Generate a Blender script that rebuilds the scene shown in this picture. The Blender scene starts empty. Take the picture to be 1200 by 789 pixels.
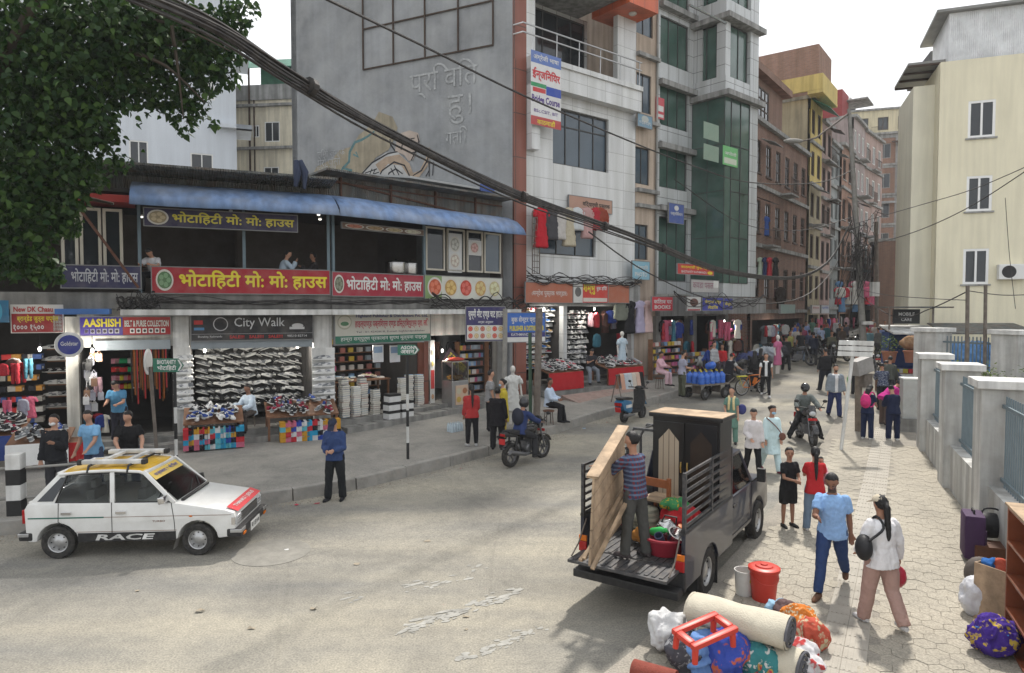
import bpy,bmesh,math,random
from mathutils import Vector,Matrix,noise
R=math.radians
random.seed(7)
SC=bpy.context.scene
COL=SC.collection
# ------------------------------------------------------------------ camera, sky, sun, exposure
FPX,HOR,CAMH=800.0,362.0,4.0
PITCH=math.atan((394.5-HOR)/FPX)
CAM=Vector((0,0,CAMH))
cd=bpy.data.cameras.new('camera')
cam=bpy.data.objects.new('camera',cd);COL.objects.link(cam)
cam.location=CAM
cam.rotation_euler=(math.pi/2-PITCH,0,0)
cd.sensor_width=36;cd.lens=36*FPX/1200.0
cd.clip_start=0.1;cd.clip_end=3000
SC.camera=cam
SUN_EL,SUN_AZ=R(54),R(22)              # azimuth from +Y towards +X
w=bpy.data.worlds.new('World');SC.world=w;w.use_nodes=True
nt=w.node_tree;N=nt.nodes;L=nt.links
bg=N['Background'];bg.inputs['Strength'].default_value=0.095
sky=N.new('ShaderNodeTexSky');sky.sky_type='NISHITA';sky.sun_disc=False
sky.sun_elevation=SUN_EL;sky.sun_rotation=SUN_AZ;sky.dust_density=4;sky.air_density=1.2
tc=N.new('ShaderNodeTexCoord');cn=N.new('ShaderNodeTexNoise')
cn.inputs['Scale'].default_value=2.2;cn.inputs['Detail'].default_value=5
L.new(tc.outputs['Generated'],cn.inputs['Vector'])
cr=N.new('ShaderNodeValToRGB')
cr.color_ramp.elements[0].position=.3;cr.color_ramp.elements[0].color=(8.6,8.9,9.3,1)
cr.color_ramp.elements[1].position=.75;cr.color_ramp.elements[1].color=(10.2,10.3,10.4,1)
L.new(cn.outputs['Fac'],cr.inputs['Fac'])
mx=N.new('ShaderNodeMixRGB');mx.inputs['Fac'].default_value=.88
L.new(sky.outputs['Color'],mx.inputs['Color1']);L.new(cr.outputs['Color'],mx.inputs['Color2'])
L.new(mx.outputs['Color'],bg.inputs['Color'])
sd=bpy.data.lights.new('sun','SUN');sd.energy=3.3;sd.angle=R(3);sd.color=(1,.95,.88)
sun=bpy.data.objects.new('sun',sd);COL.objects.link(sun)
sv=Vector((math.sin(SUN_AZ)*math.cos(SUN_EL),math.cos(SUN_AZ)*math.cos(SUN_EL),math.sin(SUN_EL)))
sun.rotation_euler=sv.to_track_quat('Z','Y').to_euler();sun.location=(0,20,40)
SC.view_settings.view_transform='Standard';SC.view_settings.look='None'
SC.view_settings.exposure=0.62;SC.view_settings.gamma=1
SC.render.engine='CYCLES'
SC.cycles.max_bounces=6;SC.cycles.transparent_max_bounces=8
SC.cycles.use_denoising=True
# ------------------------------------------------------------------ photogrammetry helpers
FW=Vector((0,math.cos(PITCH),-math.sin(PITCH)));UP=Vector((0,math.sin(PITCH),math.cos(PITCH)))
def ray(u,v):return Vector(((u-600)/FPX,0,0))+UP*((394.5-v)/FPX)+FW
def gz(y):                                  # the street climbs away from the camera
    def sp(t):return math.log(1+math.exp(max(-40,min(40,t/2.0))))*2.0
    return .06*(sp(y-17)-sp(y-62))
def gnd(u,v,dz=0.0):
    d=ray(u,v);z=0
    for _ in range(40):
        if d.z>-1e-4:break
        t=(z+dz-CAMH)/d.z
        p=CAM+d*t
        z=z*.5+gz(min(p.y,120))*.5
    return Vector((p.x,p.y,gz(p.y)+dz))
def atY(u,v,y):
    d=ray(u,v);return CAM+d*(y/d.y)
def atZ(u,v,z):
    d=ray(u,v);return CAM+d*((z-CAMH)/d.z)
class Fac:                                  # a vertical facade plane: x along, y inward, z up
    def __init__(s,x,y,dx,dy,z0=0):
        l=math.hypot(dx,dy);s.o=Vector((x,y,z0));s.d=Vector((dx/l,dy/l,0));s.n=Vector((-s.d.y,s.d.x,0));s.ang=math.atan2(dy,dx)
    def px(s,u,v,off=0.0):               # local (x, z) of a photo pixel on the plane pushed in by off
        d=ray(u,v);p0=s.o+s.n*off
        t=(p0-CAM).dot(s.n)/d.dot(s.n);p=CAM+d*t
        return(p-s.o).dot(s.d),p.z-s.o.z
    def W(s,x,y,z):return s.o+s.d*x+s.n*y+Vector((0,0,z))
# ------------------------------------------------------------------ materials
MATS={}
def mat(name,col,rough=.8,var=.12,scale=2.0,bump=0.0,bscale=30.0,metal=0.0,spec=.3,streak=0.0,dust=0.0,dustcol=(.32,.29,.25),coat=0.0):
    if name in MATS:return MATS[name]
    m=bpy.data.materials.new(name);m.use_nodes=True;MATS[name]=m
    t=m.node_tree;n=t.nodes;l=t.links;b=n['Principled BSDF']
    b.inputs['Roughness'].default_value=rough;b.inputs['Metallic'].default_value=metal
    b.inputs['Specular IOR Level'].default_value=spec;b.inputs['Coat Weight'].default_value=coat
    c=(*col,1)
    if var<=0 and bump<=0 and dust<=0:
        b.inputs['Base Color'].default_value=c;return m
    co=n.new('ShaderNodeTexCoord')
    ns=n.new('ShaderNodeTexNoise');ns.inputs['Scale'].default_value=scale;ns.inputs['Detail'].default_value=7;ns.inputs['Roughness'].default_value=.65
    l.new(co.outputs['Object'],ns.inputs['Vector'])
    rp=n.new('ShaderNodeValToRGB')
    rp.color_ramp.elements[0].position=.3;rp.color_ramp.elements[1].position=.7
    rp.color_ramp.elements[0].color=(*[max(0,x*(1-var))for x in col],1)
    rp.color_ramp.elements[1].color=(*[min(1,x*(1+var))for x in col],1)
    l.new(ns.outputs['Fac'],rp.inputs['Fac']);out=rp.outputs['Color']
    if streak>0:
        mp=n.new('ShaderNodeMapping');mp.inputs['Scale'].default_value=(2.5,2.5,.18);l.new(co.outputs['Object'],mp.inputs['Vector'])
        s2=n.new('ShaderNodeTexNoise');s2.inputs['Scale'].default_value=1.6;s2.inputs['Detail'].default_value=6;l.new(mp.outputs['Vector'],s2.inputs['Vector'])
        r2=n.new('ShaderNodeValToRGB');r2.color_ramp.elements[0].position=.38;r2.color_ramp.elements[1].position=.62
        r2.color_ramp.elements[0].color=(1-streak,1-streak,1-streak,1);r2.color_ramp.elements[1].color=(1,1,1,1)
        l.new(s2.outputs['Fac'],r2.inputs['Fac'])
        mm=n.new('ShaderNodeMixRGB');mm.blend_type='MULTIPLY';mm.inputs['Fac'].default_value=1
        l.new(out,mm.inputs['Color1']);l.new(r2.outputs['Color'],mm.inputs['Color2']);out=mm.outputs['Color']
    if dust>0:
        s3=n.new('ShaderNodeTexNoise');s3.inputs['Scale'].default_value=scale*2.3;s3.inputs['Detail'].default_value=8;l.new(co.outputs['Object'],s3.inputs['Vector'])
        r3=n.new('ShaderNodeValToRGB');r3.color_ramp.elements[0].position=.42;r3.color_ramp.elements[1].position=.75
        r3.color_ramp.elements[0].color=(0,0,0,1);r3.color_ramp.elements[1].color=(dust,dust,dust,1)
        l.new(s3.outputs['Fac'],r3.inputs['Fac'])
        mm=n.new('ShaderNodeMixRGB');l.new(r3.outputs['Color'],mm.inputs['Fac']);l.new(out,mm.inputs['Color1']);mm.inputs['Color2'].default_value=(*dustcol,1);out=mm.outputs['Color']
    l.new(out,b.inputs['Base Color'])
    if bump>0:
        s4=n.new('ShaderNodeTexNoise');s4.inputs['Scale'].default_value=bscale;s4.inputs['Detail'].default_value=4;l.new(co.outputs['Object'],s4.inputs['Vector'])
        bp=n.new('ShaderNodeBump');bp.inputs['Strength'].default_value=bump;bp.inputs['Distance'].default_value=.02
        l.new(s4.outputs['Fac'],bp.inputs['Height']);l.new(bp.outputs['Normal'],b.inputs['Normal'])
    return m
def emit(name,col,s):
    m=bpy.data.materials.new(name);m.use_nodes=True;b=m.node_tree.nodes['Principled BSDF']
    b.inputs['Emission Color'].default_value=(*col,1);b.inputs['Emission Strength'].default_value=s;b.inputs['Base Color'].default_value=(*col,1);return m
def glassmat(name,tint,k):                # see-through pane: tinted transparency under a clear reflection
    m=bpy.data.materials.new(name);m.use_nodes=True;t=m.node_tree;n=t.nodes;l=t.links
    out=n['Material Output'];n.remove(n['Principled BSDF'])
    tr=n.new('ShaderNodeBsdfTransparent');tr.inputs['Color'].default_value=(*tint,1)
    gl=n.new('ShaderNodeBsdfGlossy');gl.inputs['Roughness'].default_value=.06
    lw=n.new('ShaderNodeFresnel');lw.inputs['IOR'].default_value=1.5
    ma=n.new('ShaderNodeMath');ma.operation='ADD';ma.inputs[1].default_value=k;l.new(lw.outputs[0],ma.inputs[0])
    mi=n.new('ShaderNodeMixShader');l.new(ma.outputs[0],mi.inputs[0]);l.new(tr.outputs[0],mi.inputs[1]);l.new(gl.outputs[0],mi.inputs[2])
    l.new(mi.outputs[0],out.inputs['Surface']);MATS[name]=m;return m
# ------------------------------------------------------------------ mesh builder
class MB:
    def __init__(s):s.v=[];s.f=[];s.m=[];s.mi=0
    def add(s,vs,fs,mi=None):
        b=len(s.v);s.v+=[tuple(p)for p in vs];s.f+=[tuple(i+b for i in f)for f in fs];s.m+=[s.mi if mi is None else mi]*len(fs);return s
    def box(s,x0,y0,z0,x1,y1,z1,mi=None):
        if x0>x1:x0,x1=x1,x0
        if y0>y1:y0,y1=y1,y0
        if z0>z1:z0,z1=z1,z0
        return s.add([(x0,y0,z0),(x1,y0,z0),(x1,y1,z0),(x0,y1,z0),(x0,y0,z1),(x1,y0,z1),(x1,y1,z1),(x0,y1,z1)],
                     [(0,3,2,1),(4,5,6,7),(0,1,5,4),(1,2,6,5),(2,3,7,6),(3,0,4,7)],mi)
    def obox(s,c,ax,ay,az,mi=None):    # oriented box from centre and three half-axis vectors
        c,ax,ay,az=Vector(c),Vector(ax),Vector(ay),Vector(az)
        vs=[c+ax*i+ay*j+az*k for k in(-1,1)for i,j in((-1,-1),(1,-1),(1,1),(-1,1))]
        return s.add(vs,[(0,3,2,1),(4,5,6,7),(0,1,5,4),(1,2,6,5),(2,3,7,6),(3,0,4,7)],mi)
    def bar(s,p,q,wd,ht=None,mi=None,up=(0,0,1)):
        p,q=Vector(p),Vector(q);d=q-p;u=Vector(up)
        if abs(d.normalized().dot(u))>.98:u=Vector((0,1,0))
        sx=d.cross(u).normalized()*wd*.5;sz=sx.cross(d).normalized()*(ht or wd)*.5
        return s.obox((p+q)/2,d*.5,sx,sz,mi)
    def tube(s,pts,r,n=8,mi=None,cap=True):
        pts=[Vector(p)for p in pts];k=len(pts)
        rs=r if isinstance(r,(list,tuple))else[r]*k
        vs=[];fs=[];u=None
        for i in range(k):
            d=(pts[min(i+1,k-1)]-pts[max(i-1,0)]).normalized()
            if u is None:u=d.orthogonal().normalized()
            u=(u-d*u.dot(d)).normalized()if(u-d*u.dot(d)).length>1e-5 else d.orthogonal().normalized()
            w_=d.cross(u)
            for j in range(n):
                a=2*math.pi*j/n;vs.append(pts[i]+(u*math.cos(a)+w_*math.sin(a))*rs[i])
        for i in range(k-1):
            for j in range(n):
                a=i*n+j;b=i*n+(j+1)%n;fs.append((a,b,b+n,a+n))
        if cap:fs.append(tuple(range(n))[::-1]);fs.append(tuple(range((k-1)*n,k*n)))
        return s.add(vs,fs,mi)
    def lathe(s,prof,n=16,mi=None,c=(0,0,0),axis='z',cap=True):
        vs=[];fs=[];k=len(prof)
        for r,h in prof:
            for j in range(n):
                a=2*math.pi*j/n;x,y=r*math.cos(a),r*math.sin(a)
                p=(x,y,h)if axis=='z' else((h,x,y)if axis=='x' else(y,h,x))
                vs.append((p[0]+c[0],p[1]+c[1],p[2]+c[2]))
        for i in range(k-1):
            for j in range(n):
                a=i*n+j;b=i*n+(j+1)%n;fs.append((a,b,b+n,a+n))
        if cap:fs.append(tuple(range(n))[::-1]);fs.append(tuple(range((k-1)*n,k*n)))
        return s.add(vs,fs,mi)
    def prism(s,pts,axis,a0,a1,mi=None):   # polygon extruded along an axis; pts in the other two coords
        def P(p,a):return(a,p[0],p[1])if axis=='x' else((p[0],a,p[1])if axis=='y' else(p[0],p[1],a))
        k=len(pts);vs=[P(p,a0)for p in pts]+[P(p,a1)for p in pts]
        fs=[tuple(range(k))[::-1],tuple(range(k,2*k))]+[(i,(i+1)%k,(i+1)%k+k,i+k)for i in range(k)]
        return s.add(vs,fs,mi)
    def ell(s,c,r,n=12,m=8,mi=None,rot=None):
        c=Vector(c);vs=[];fs=[]
        if not isinstance(r,(tuple,list)):r=(r,r,r)
        for i in range(m+1):
            th=math.pi*i/m
            for j in range(n):
                a=2*math.pi*j/n
                p=Vector((r[0]*math.sin(th)*math.cos(a),r[1]*math.sin(th)*math.sin(a),-r[2]*math.cos(th)))
                if rot:p=rot@p
                vs.append(c+p)
        for i in range(m):
            for j in range(n):
                a=i*n+j;b=i*n+(j+1)%n;fs.append((a,b,b+n,a+n))
        return s.add(vs,fs,mi)
    def quad(s,a,b,c,d,mi=None):return s.add([a,b,c,d],[(0,1,2,3)],mi)
    def mesh(s,name,smooth=None,merge=False,bevel=0.0,fixn=True):
        me=bpy.data.meshes.new(name);me.from_pydata(s.v,[],s.f)
        for p,i in zip(me.polygons,s.m):p.material_index=i
        if fixn or bevel or merge:
            bm=bmesh.new();bm.from_mesh(me)
            if merge or bevel:bmesh.ops.remove_doubles(bm,verts=bm.verts,dist=1e-5)
            bmesh.ops.recalc_face_normals(bm,faces=bm.faces)
            if bevel:
                es=[e for e in bm.edges if len(e.link_faces)==2 and e.calc_face_angle(0)>.5]
                bmesh.ops.bevel(bm,geom=es,offset=bevel,segments=2,affect='EDGES',profile=.6,clamp_overlap=True)
            bm.to_mesh(me);bm.free()
        if smooth is not None:
            for p in me.polygons:p.use_smooth=True
            if smooth<3:me.set_sharp_from_angle(angle=smooth)
        return me
    def build(s,name,mats,parent=None,smooth=None,bevel=0.0,loc=None,merge=False,fixn=True):
        me=s.mesh(name,smooth,merge,bevel,fixn);return link(name,me,mats,parent,loc)
def link(name,me,mats=None,parent=None,loc=None):
    if mats is not None:
        for m in(mats if isinstance(mats,(list,tuple))else[mats]):me.materials.append(m)
    o=bpy.data.objects.new(name,me);COL.objects.link(o)
    if parent:o.parent=parent
    if loc is not None:o.location=loc
    return o
def tag(o,label=None,cat=None,group=None,kind=None):
    if label:o['label']=label
    if cat:o['category']=cat
    if group:o['group']=group
    if kind:o['kind']=kind
    return o
def root(name,loc=(0,0,0),rz=0.0,label=None,cat=None,group=None):
    o=bpy.data.objects.new(name,None);COL.objects.link(o);o.location=loc;o.rotation_euler=(0,0,rz);o.empty_display_size=.2
    return tag(o,label,cat,group)
CHILD={}
def copytree(o,parent=None):
    c=o.copy();COL.objects.link(c)
    if parent:c.parent=parent
    for ch in list(o.children):copytree(ch,c)
    return c
def lettering(txt,w_,h_,m,parent,x=0,y=0,z=0,name='lettering',bold=.012,fit=True,rot=None,shear=0):
    """text standing in the local XZ plane, bottom-left at (x, y, z), facing -y, fitted to w_ x h_"""
    cu=bpy.data.curves.new('lettering','FONT');cu.body=txt;cu.size=1;dv=any(ord(q)>0x8ff for q in txt);cu.offset=0 if dv else bold;cu.resolution_u=2;cu.shear=shear
    to=bpy.data.objects.new('lettering',cu);COL.objects.link(to)
    dg=bpy.context.evaluated_depsgraph_get();me=bpy.data.meshes.new_from_object(to.evaluated_get(dg))
    bpy.data.objects.remove(to);bpy.data.curves.remove(cu)
    bm=bmesh.new();bm.from_mesh(me);seen=set();k=0
    bm.verts.ensure_lookup_table();bm.edges.ensure_lookup_table();bm.faces.ensure_lookup_table();n0,e0,f0=len(bm.verts),len(bm.edges),len(bm.faces)
    for v0 in bm.verts:
        if v0 in seen:continue
        st=[v0];seen.add(v0);isl=[]
        while st:
            q=st.pop();isl.append(q)
            for e in q.link_edges:
                o2=e.other_vert(q)
                if o2 not in seen:seen.add(o2);st.append(o2)
        for q in isl:q.co.z=(k%4)*.0007
        k+=1
    if dv and bold>0:                      # heavier strokes: the same glyphs again, a little aside
        for dx,dy,dz in((bold*1.6,0,.0002),(bold*.8,bold,.0004),(bold*.8,-bold,.0006)):
            g=bmesh.ops.duplicate(bm,geom=bm.verts[:n0]+bm.edges[:e0]+bm.faces[:f0])['geom']
            for q in g:
                if isinstance(q,bmesh.types.BMVert):q.co+=Vector((dx,dy,dz))
    xs=[q.co.x for q in bm.verts];ys=[q.co.y for q in bm.verts]
    if not xs:bm.free();return None
    x0,x1,y0,y1=min(xs),max(xs),min(ys),max(ys)
    sx=w_/(x1-x0);sy=h_/(y1-y0)
    if not fit:sx=sy=min(sx,sy)
    for q in bm.verts:q.co=Vector((x+(q.co.x-x0)*sx,y-q.co.z,z+(q.co.y-y0)*sy))
    bm.to_mesh(me);bm.free();me.materials.clear()
    return link(name,me,m,parent)
# ------------------------------------------------------------------ ground, road, kerbs, pavements
def groundmat(name,c1,c2,c3,sc=.35,rough=.95,speck=True,tracks=False):
    m=bpy.data.materials.new(name);m.use_nodes=True;t=m.node_tree;n=t.nodes;l=t.links;b=n['Principled BSDF']
    b.inputs['Roughness'].default_value=rough;b.inputs['Specular IOR Level'].default_value=.15
    co=n.new('ShaderNodeTexCoord')
    a=n.new('ShaderNodeTexNoise');a.inputs['Scale'].default_value=sc;a.inputs['Detail'].default_value=9;a.inputs['Roughness'].default_value=.62;a.inputs['Distortion'].default_value=.6
    l.new(co.outputs['Object'],a.inputs['Vector'])
    r=n.new('ShaderNodeValToRGB');e=r.color_ramp.elements
    e[0].position=.34;e[0].color=(*c1,1);e[1].position=.68;e[1].color=(*c3,1);q=e.new(.5);q.color=(*c2,1)
    l.new(a.outputs['Fac'],r.inputs['Fac']);out=r.outputs['Color']
    f=n.new('ShaderNodeTexNoise');f.inputs['Scale'].default_value=42;f.inputs['Detail'].default_value=3;l.new(co.outputs['Object'],f.inputs['Vector'])
    fr=n.new('ShaderNodeValToRGB');fr.color_ramp.elements[0].position=.3;fr.color_ramp.elements[1].position=.7
    fr.color_ramp.elements[0].color=(.70,.70,.70,1);fr.color_ramp.elements[1].color=(1.18,1.17,1.15,1);l.new(f.outputs['Fac'],fr.inputs['Fac'])
    mm=n.new('ShaderNodeMixRGB');mm.blend_type='MULTIPLY';mm.inputs['Fac'].default_value=1;l.new(out,mm.inputs['Color1']);l.new(fr.outputs['Color'],mm.inputs['Color2']);out=mm.outputs['Color']
    pn=n.new('ShaderNodeTexNoise');pn.inputs['Scale'].default_value=5;pn.inputs['Detail'].default_value=6;pn.inputs['Roughness'].default_value=.7;l.new(co.outputs['Object'],pn.inputs['Vector'])
    pr_=n.new('ShaderNodeValToRGB');pr_.color_ramp.elements[0].position=.32;pr_.color_ramp.elements[1].position=.62;pr_.color_ramp.elements[0].color=(.80,.80,.81,1);pr_.color_ramp.elements[1].color=(1.08,1.07,1.05,1);l.new(pn.outputs['Fac'],pr_.inputs['Fac'])
    mq=n.new('ShaderNodeMixRGB');mq.blend_type='MULTIPLY';mq.inputs['Fac'].default_value=.65 if tracks else .3;l.new(out,mq.inputs['Color1']);l.new(pr_.outputs['Color'],mq.inputs['Color2']);out=mq.outputs['Color']
    if tracks:                              # polished wheel paths and dusty drifts running along the street
        mp=n.new('ShaderNodeMapping');mp.inputs['Rotation'].default_value=(0,0,R(-38));mp.inputs['Scale'].default_value=(.09,.8,1);l.new(co.outputs['Object'],mp.inputs['Vector'])
        s=n.new('ShaderNodeTexNoise');s.inputs['Scale'].default_value=1.0;s.inputs['Detail'].default_value=6;l.new(mp.outputs['Vector'],s.inputs['Vector'])
        sr=n.new('ShaderNodeValToRGB');sr.color_ramp.elements[0].position=.36;sr.color_ramp.elements[1].position=.66
        sr.color_ramp.elements[0].color=(.72,.73,.76,1);sr.color_ramp.elements[1].color=(1.16,1.12,1.04,1);l.new(s.outputs['Fac'],sr.inputs['Fac'])
        m2=n.new('ShaderNodeMixRGB');m2.blend_type='MULTIPLY';m2.inputs['Fac'].default_value=.9;l.new(out,m2.inputs['Color1']);l.new(sr.outputs['Color'],m2.inputs['Color2']);out=m2.outputs['Color']
        vo=n.new('ShaderNodeTexVoronoi');vo.feature='DISTANCE_TO_EDGE';vo.inputs['Scale'].default_value=.3
        ad=n.new('ShaderNodeMixRGB');ad.inputs['Fac'].default_value=.25;l.new(co.outputs['Object'],ad.inputs['Color1']);l.new(a.outputs['Color'],ad.inputs['Color2']);l.new(ad.outputs['Color'],vo.inputs['Vector'])
        vr=n.new('ShaderNodeValToRGB');vr.color_ramp.elements[0].position=.0;vr.color_ramp.elements[1].position=.006
        vr.color_ramp.elements[0].color=(.85,.85,.85,1);vr.color_ramp.elements[1].color=(1,1,1,1);l.new(vo.outputs['Distance'],vr.inputs['Fac'])
        m3=n.new('ShaderNodeMixRGB');m3.blend_type='MULTIPLY';m3.inputs['Fac'].default_value=.6;l.new(out,m3.inputs['Color1']);l.new(vr.outputs['Color'],m3.inputs['Color2']);out=m3.outputs['Color']
    l.new(out,b.inputs['Base Color'])
    bp=n.new('ShaderNodeBump');bp.inputs['Strength'].default_value=.35;bp.inputs['Distance'].default_value=.015
    l.new(f.outputs['Fac'],bp.inputs['Height']);l.new(bp.outputs['Normal'],b.inputs['Normal'])
    return m
def sheet(name,xs,ys,dz,m,kind='structure'):
    b=MB();k=len(xs)
    for y in ys:
        for x in xs:b.v.append((x,y,gz(y)+dz))
    for j in range(len(ys)-1):
        for i in range(k-1):
            a=j*k+i;b.f.append((a,a+1,a+1+k,a+k));b.m.append(0)
    o=b.build(name,m,smooth=.6);o['kind']=kind;return o
M_earth=groundmat('packed earth',(.20,.18,.15),(.25,.23,.19),(.30,.27,.23),.2)
M_road=groundmat('dusty asphalt',(.215,.208,.188),(.27,.261,.233),(.325,.31,.268),.42,tracks=True)
M_walk=groundmat('dusty concrete',(.20,.195,.18),(.26,.25,.23),(.31,.295,.265),.9)
M_kerb=mat('kerb concrete',(.25,.24,.22),.9,.25,3,.5,12,dust=.5)
sheet('ground',[-1500,-300,-60,-20,20,60,300,1500],[-1500,-200,-20,5]+[10+2*i for i in range(30)]+[75,100,300,1500],-.02,M_earth)
def strip(name,left,right,dz,m,nsub=6):       # sheet between two polylines (lists of (x, y)) resampled together
    b=MB();k=nsub+1
    for(x0,y0),(x1,y1)in zip(left,right):
        for i in range(k):
            t=i/nsub;x=x0+(x1-x0)*t;y=y0+(y1-y0)*t;b.v.append((x,y,gz(y)+dz))
    for j in range(len(left)-1):
        for i in range(k-1):
            a=j*k+i;b.f.append((a,a+1,a+1+k,a+k));b.m.append(0)
    o=b.build(name,m,smooth=.6);o['kind']='structure';return o
def resample(poly,n):
    d=[0]
    for a,b in zip(poly,poly[1:]):d.append(d[-1]+math.hypot(b[0]-a[0],b[1]-a[1]))
    out=[]
    for i in range(n):
        t=d[-1]*i/(n-1);j=max(k for k in range(len(d))if d[k]<=t+1e-9);j=min(j,len(poly)-2)
        f=(t-d[j])/max(1e-9,d[j+1]-d[j]);out.append((poly[j][0]+(poly[j+1][0]-poly[j][0])*f,poly[j][1]+(poly[j+1][1]-poly[j][1])*f))
    return out
KERB_PX=[(-160,640),(0,625),(150,611),(300,592),(400,576),(480,556),(560,536),(650,506),(700,490),(760,474),(800,462),(850,446)]
KERB=[tuple(gnd(u,v)[:2])for u,v in KERB_PX]+[(18.5,41.5),(23.5,48.5),(30,57.5),(41,73)]
BACK=[(-22,16),(-14,19.8),(-11,21),(-7,23),(-4.5,25),(-2,27),(0.5,29),(4,31.5),(6.5,34),(9,36),(12,38),(16,41),(21,46),(26,51.5),(32.5,60),(43.5,75.5)]
kl=resample(KERB,60);bl=resample(BACK,60)
road_r=[(x+22,y-6 if y<40 else y-4)for x,y in kl]
sheet('road',[-60,-30,-20,-14,-10,-6,-2,2,6,10,14,18,22,26,30,36,44,60],[-6,0,4]+[6+1.5*i for i in range(46)]+[80,100],0,M_road)
strip('pavement',bl,kl,.25,M_walk,8)
b=MB()                                            # kerb stones, one run
for(x0,y0),(x1,y1)in zip(kl,kl[1:]):
    d=Vector((x1-x0,y1-y0,0));nrm=Vector((d.y,-d.x,0)).normalized()
    jit=random.uniform(-.006,.012)
    p=[Vector((x0,y0,0)),Vector((x1,y1,0))]
    z=[gz(y0),gz(y1)]
    if d.length<.02:continue
    e=d.normalized()*.006
    vs=[]
    for q,zz,s in((p[0],z[0],1),(p[1],z[1],-1)):
        q=q+e*s
        for off,h in((-.02,-.05),(.16,-.05),(.145,.24+jit),(.13,.256+jit),(-.02,.256+jit)):
            vs.append((q.x+nrm.x*off,q.y+nrm.y*off,zz+h))
    b.add(vs,[(0,1,2,3,4),(9,8,7,6,5)]+[(i,i+5,(i+1)%5+5,(i+1)%5)for i in range(5)])
o=b.build('kerb',M_kerb);o['kind']='structure'
# right-hand pavement: hexagonal pavers, flush with the road, ending in broken earth up the street
RW_L=[(-3.2,3.5),(-.6,5.2),(1.5,7.4),(2.4,8.7),(3.3,9.9),(4.2,11.3),(5.1,12.7),(6.1,14.3),(7.2,16.0),(8.4,18.0),(9.9,20.5),(11.6,23.4)]
RW_R=[(4.0,0.5),(4.9,3.0),(5.7,5.2),(6.5,7.0),(7.0,8.2),(7.8,10.2),(8.6,12.0),(9.4,14.2),(10.4,16.6),(11.5,19.0),(12.7,21.6),(14.2,24.8)]
def hexmat():
    m=groundmat('hexagonal pavers',(.30,.278,.235),(.355,.328,.275),(.405,.372,.31),.55)
    return m
M_hex=hexmat()
M_joint=groundmat('paver joint grit',(.235,.218,.19),(.275,.255,.22),(.315,.29,.25),2.0)
rl,rr=resample(RW_L,40),resample(RW_R,40)
strip('pavement_bed',[(x-.28,y+.1)for x,y in rl],rr,.045,M_joint,8)
def inside(px,py,poly):
    c=False;j=len(poly)-1
    for i in range(len(poly)):
        xi,yi=poly[i];xj,yj=poly[j]
        if(yi>py)!=(yj>py)and px<(xj-xi)*(py-yi)/(yj-yi)+xi:c=not c
        j=i
    return c
poly=rl+rr[::-1]
b=MB();hs=.135;ca,sa=math.cos(R(62)),math.sin(R(62))
rnd=random.Random(3)
tact0=Vector(gnd(1012,640)[:2]).to_3d();tactd=(Vector(gnd(1036,505)[:2]).to_3d()-tact0).normalized();tactn=Vector((tactd.y,-tactd.x,0))
for i in range(-20,90):
    for j in range(-60,60):
        a=i*hs*1.5;c=(j+.5*(i%2))*hs*math.sqrt(3)
        x=2+a*ca-c*sa;y=3+a*sa+c*ca
        if not inside(x,y,poly)or y>23 or y<3.5:continue
        if y>20.5 and rnd.random()<(y-20)/3.2:continue
        q=Vector((x,y,0))-tact0
        if abs(q.dot(tactn))<.27 and y>4:continue
        dz=.052+rnd.uniform(-.003,.004);tx,ty=rnd.uniform(-.009,.009),rnd.uniform(-.009,.009)
        vs=[]
        for rr_,zz in((hs*.985,-.005),(hs*.955,0)):
            for k in range(6):
                ang=R(60*k+62);ox,oy=rr_*math.cos(ang),rr_*math.sin(ang)
                vs.append((x+ox,y+oy,gz(y+oy)+dz+zz+ox*tx+oy*ty))
        b.add(vs,[(6,7,8,9,10,11)]+[(k,(k+1)%6,(k+1)%6+6,k+6)for k in range(6)])
o=b.build('pavement_pavers',M_hex,fixn=False);o['kind']='structure'
b=MB()                                            # ribbed guiding strip
tl=21
for i in range(-30,int(tl/.3)):
    p=tact0+tactd*(i*.3)
    if p.y<4 or p.y>21:continue
    for s in(-1,):
        for k in range(2):
            o_=tactn*(-.125+.25*k);c=p+o_
            zz=gz(c.y)+.05+rnd.uniform(-.002,.003)
            b.obox((c.x,c.y,zz-.01),tactd*.146+Vector((0,0,(gz(c.y+.15)-gz(c.y-.15))/2)),tactn*.121,(0,0,.012))
            for r_ in range(4):
                c2=c+tactn*(-.085+.057*r_);b.obox((c2.x,c2.y,zz+.004),tactd*.13,tactn*.012,(0,0,.003))
o=b.build('pavement_guiding_strip',mat('guiding tile',(.35,.325,.28),.9,.14,2,.3,30));o['kind']='structure'
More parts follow.
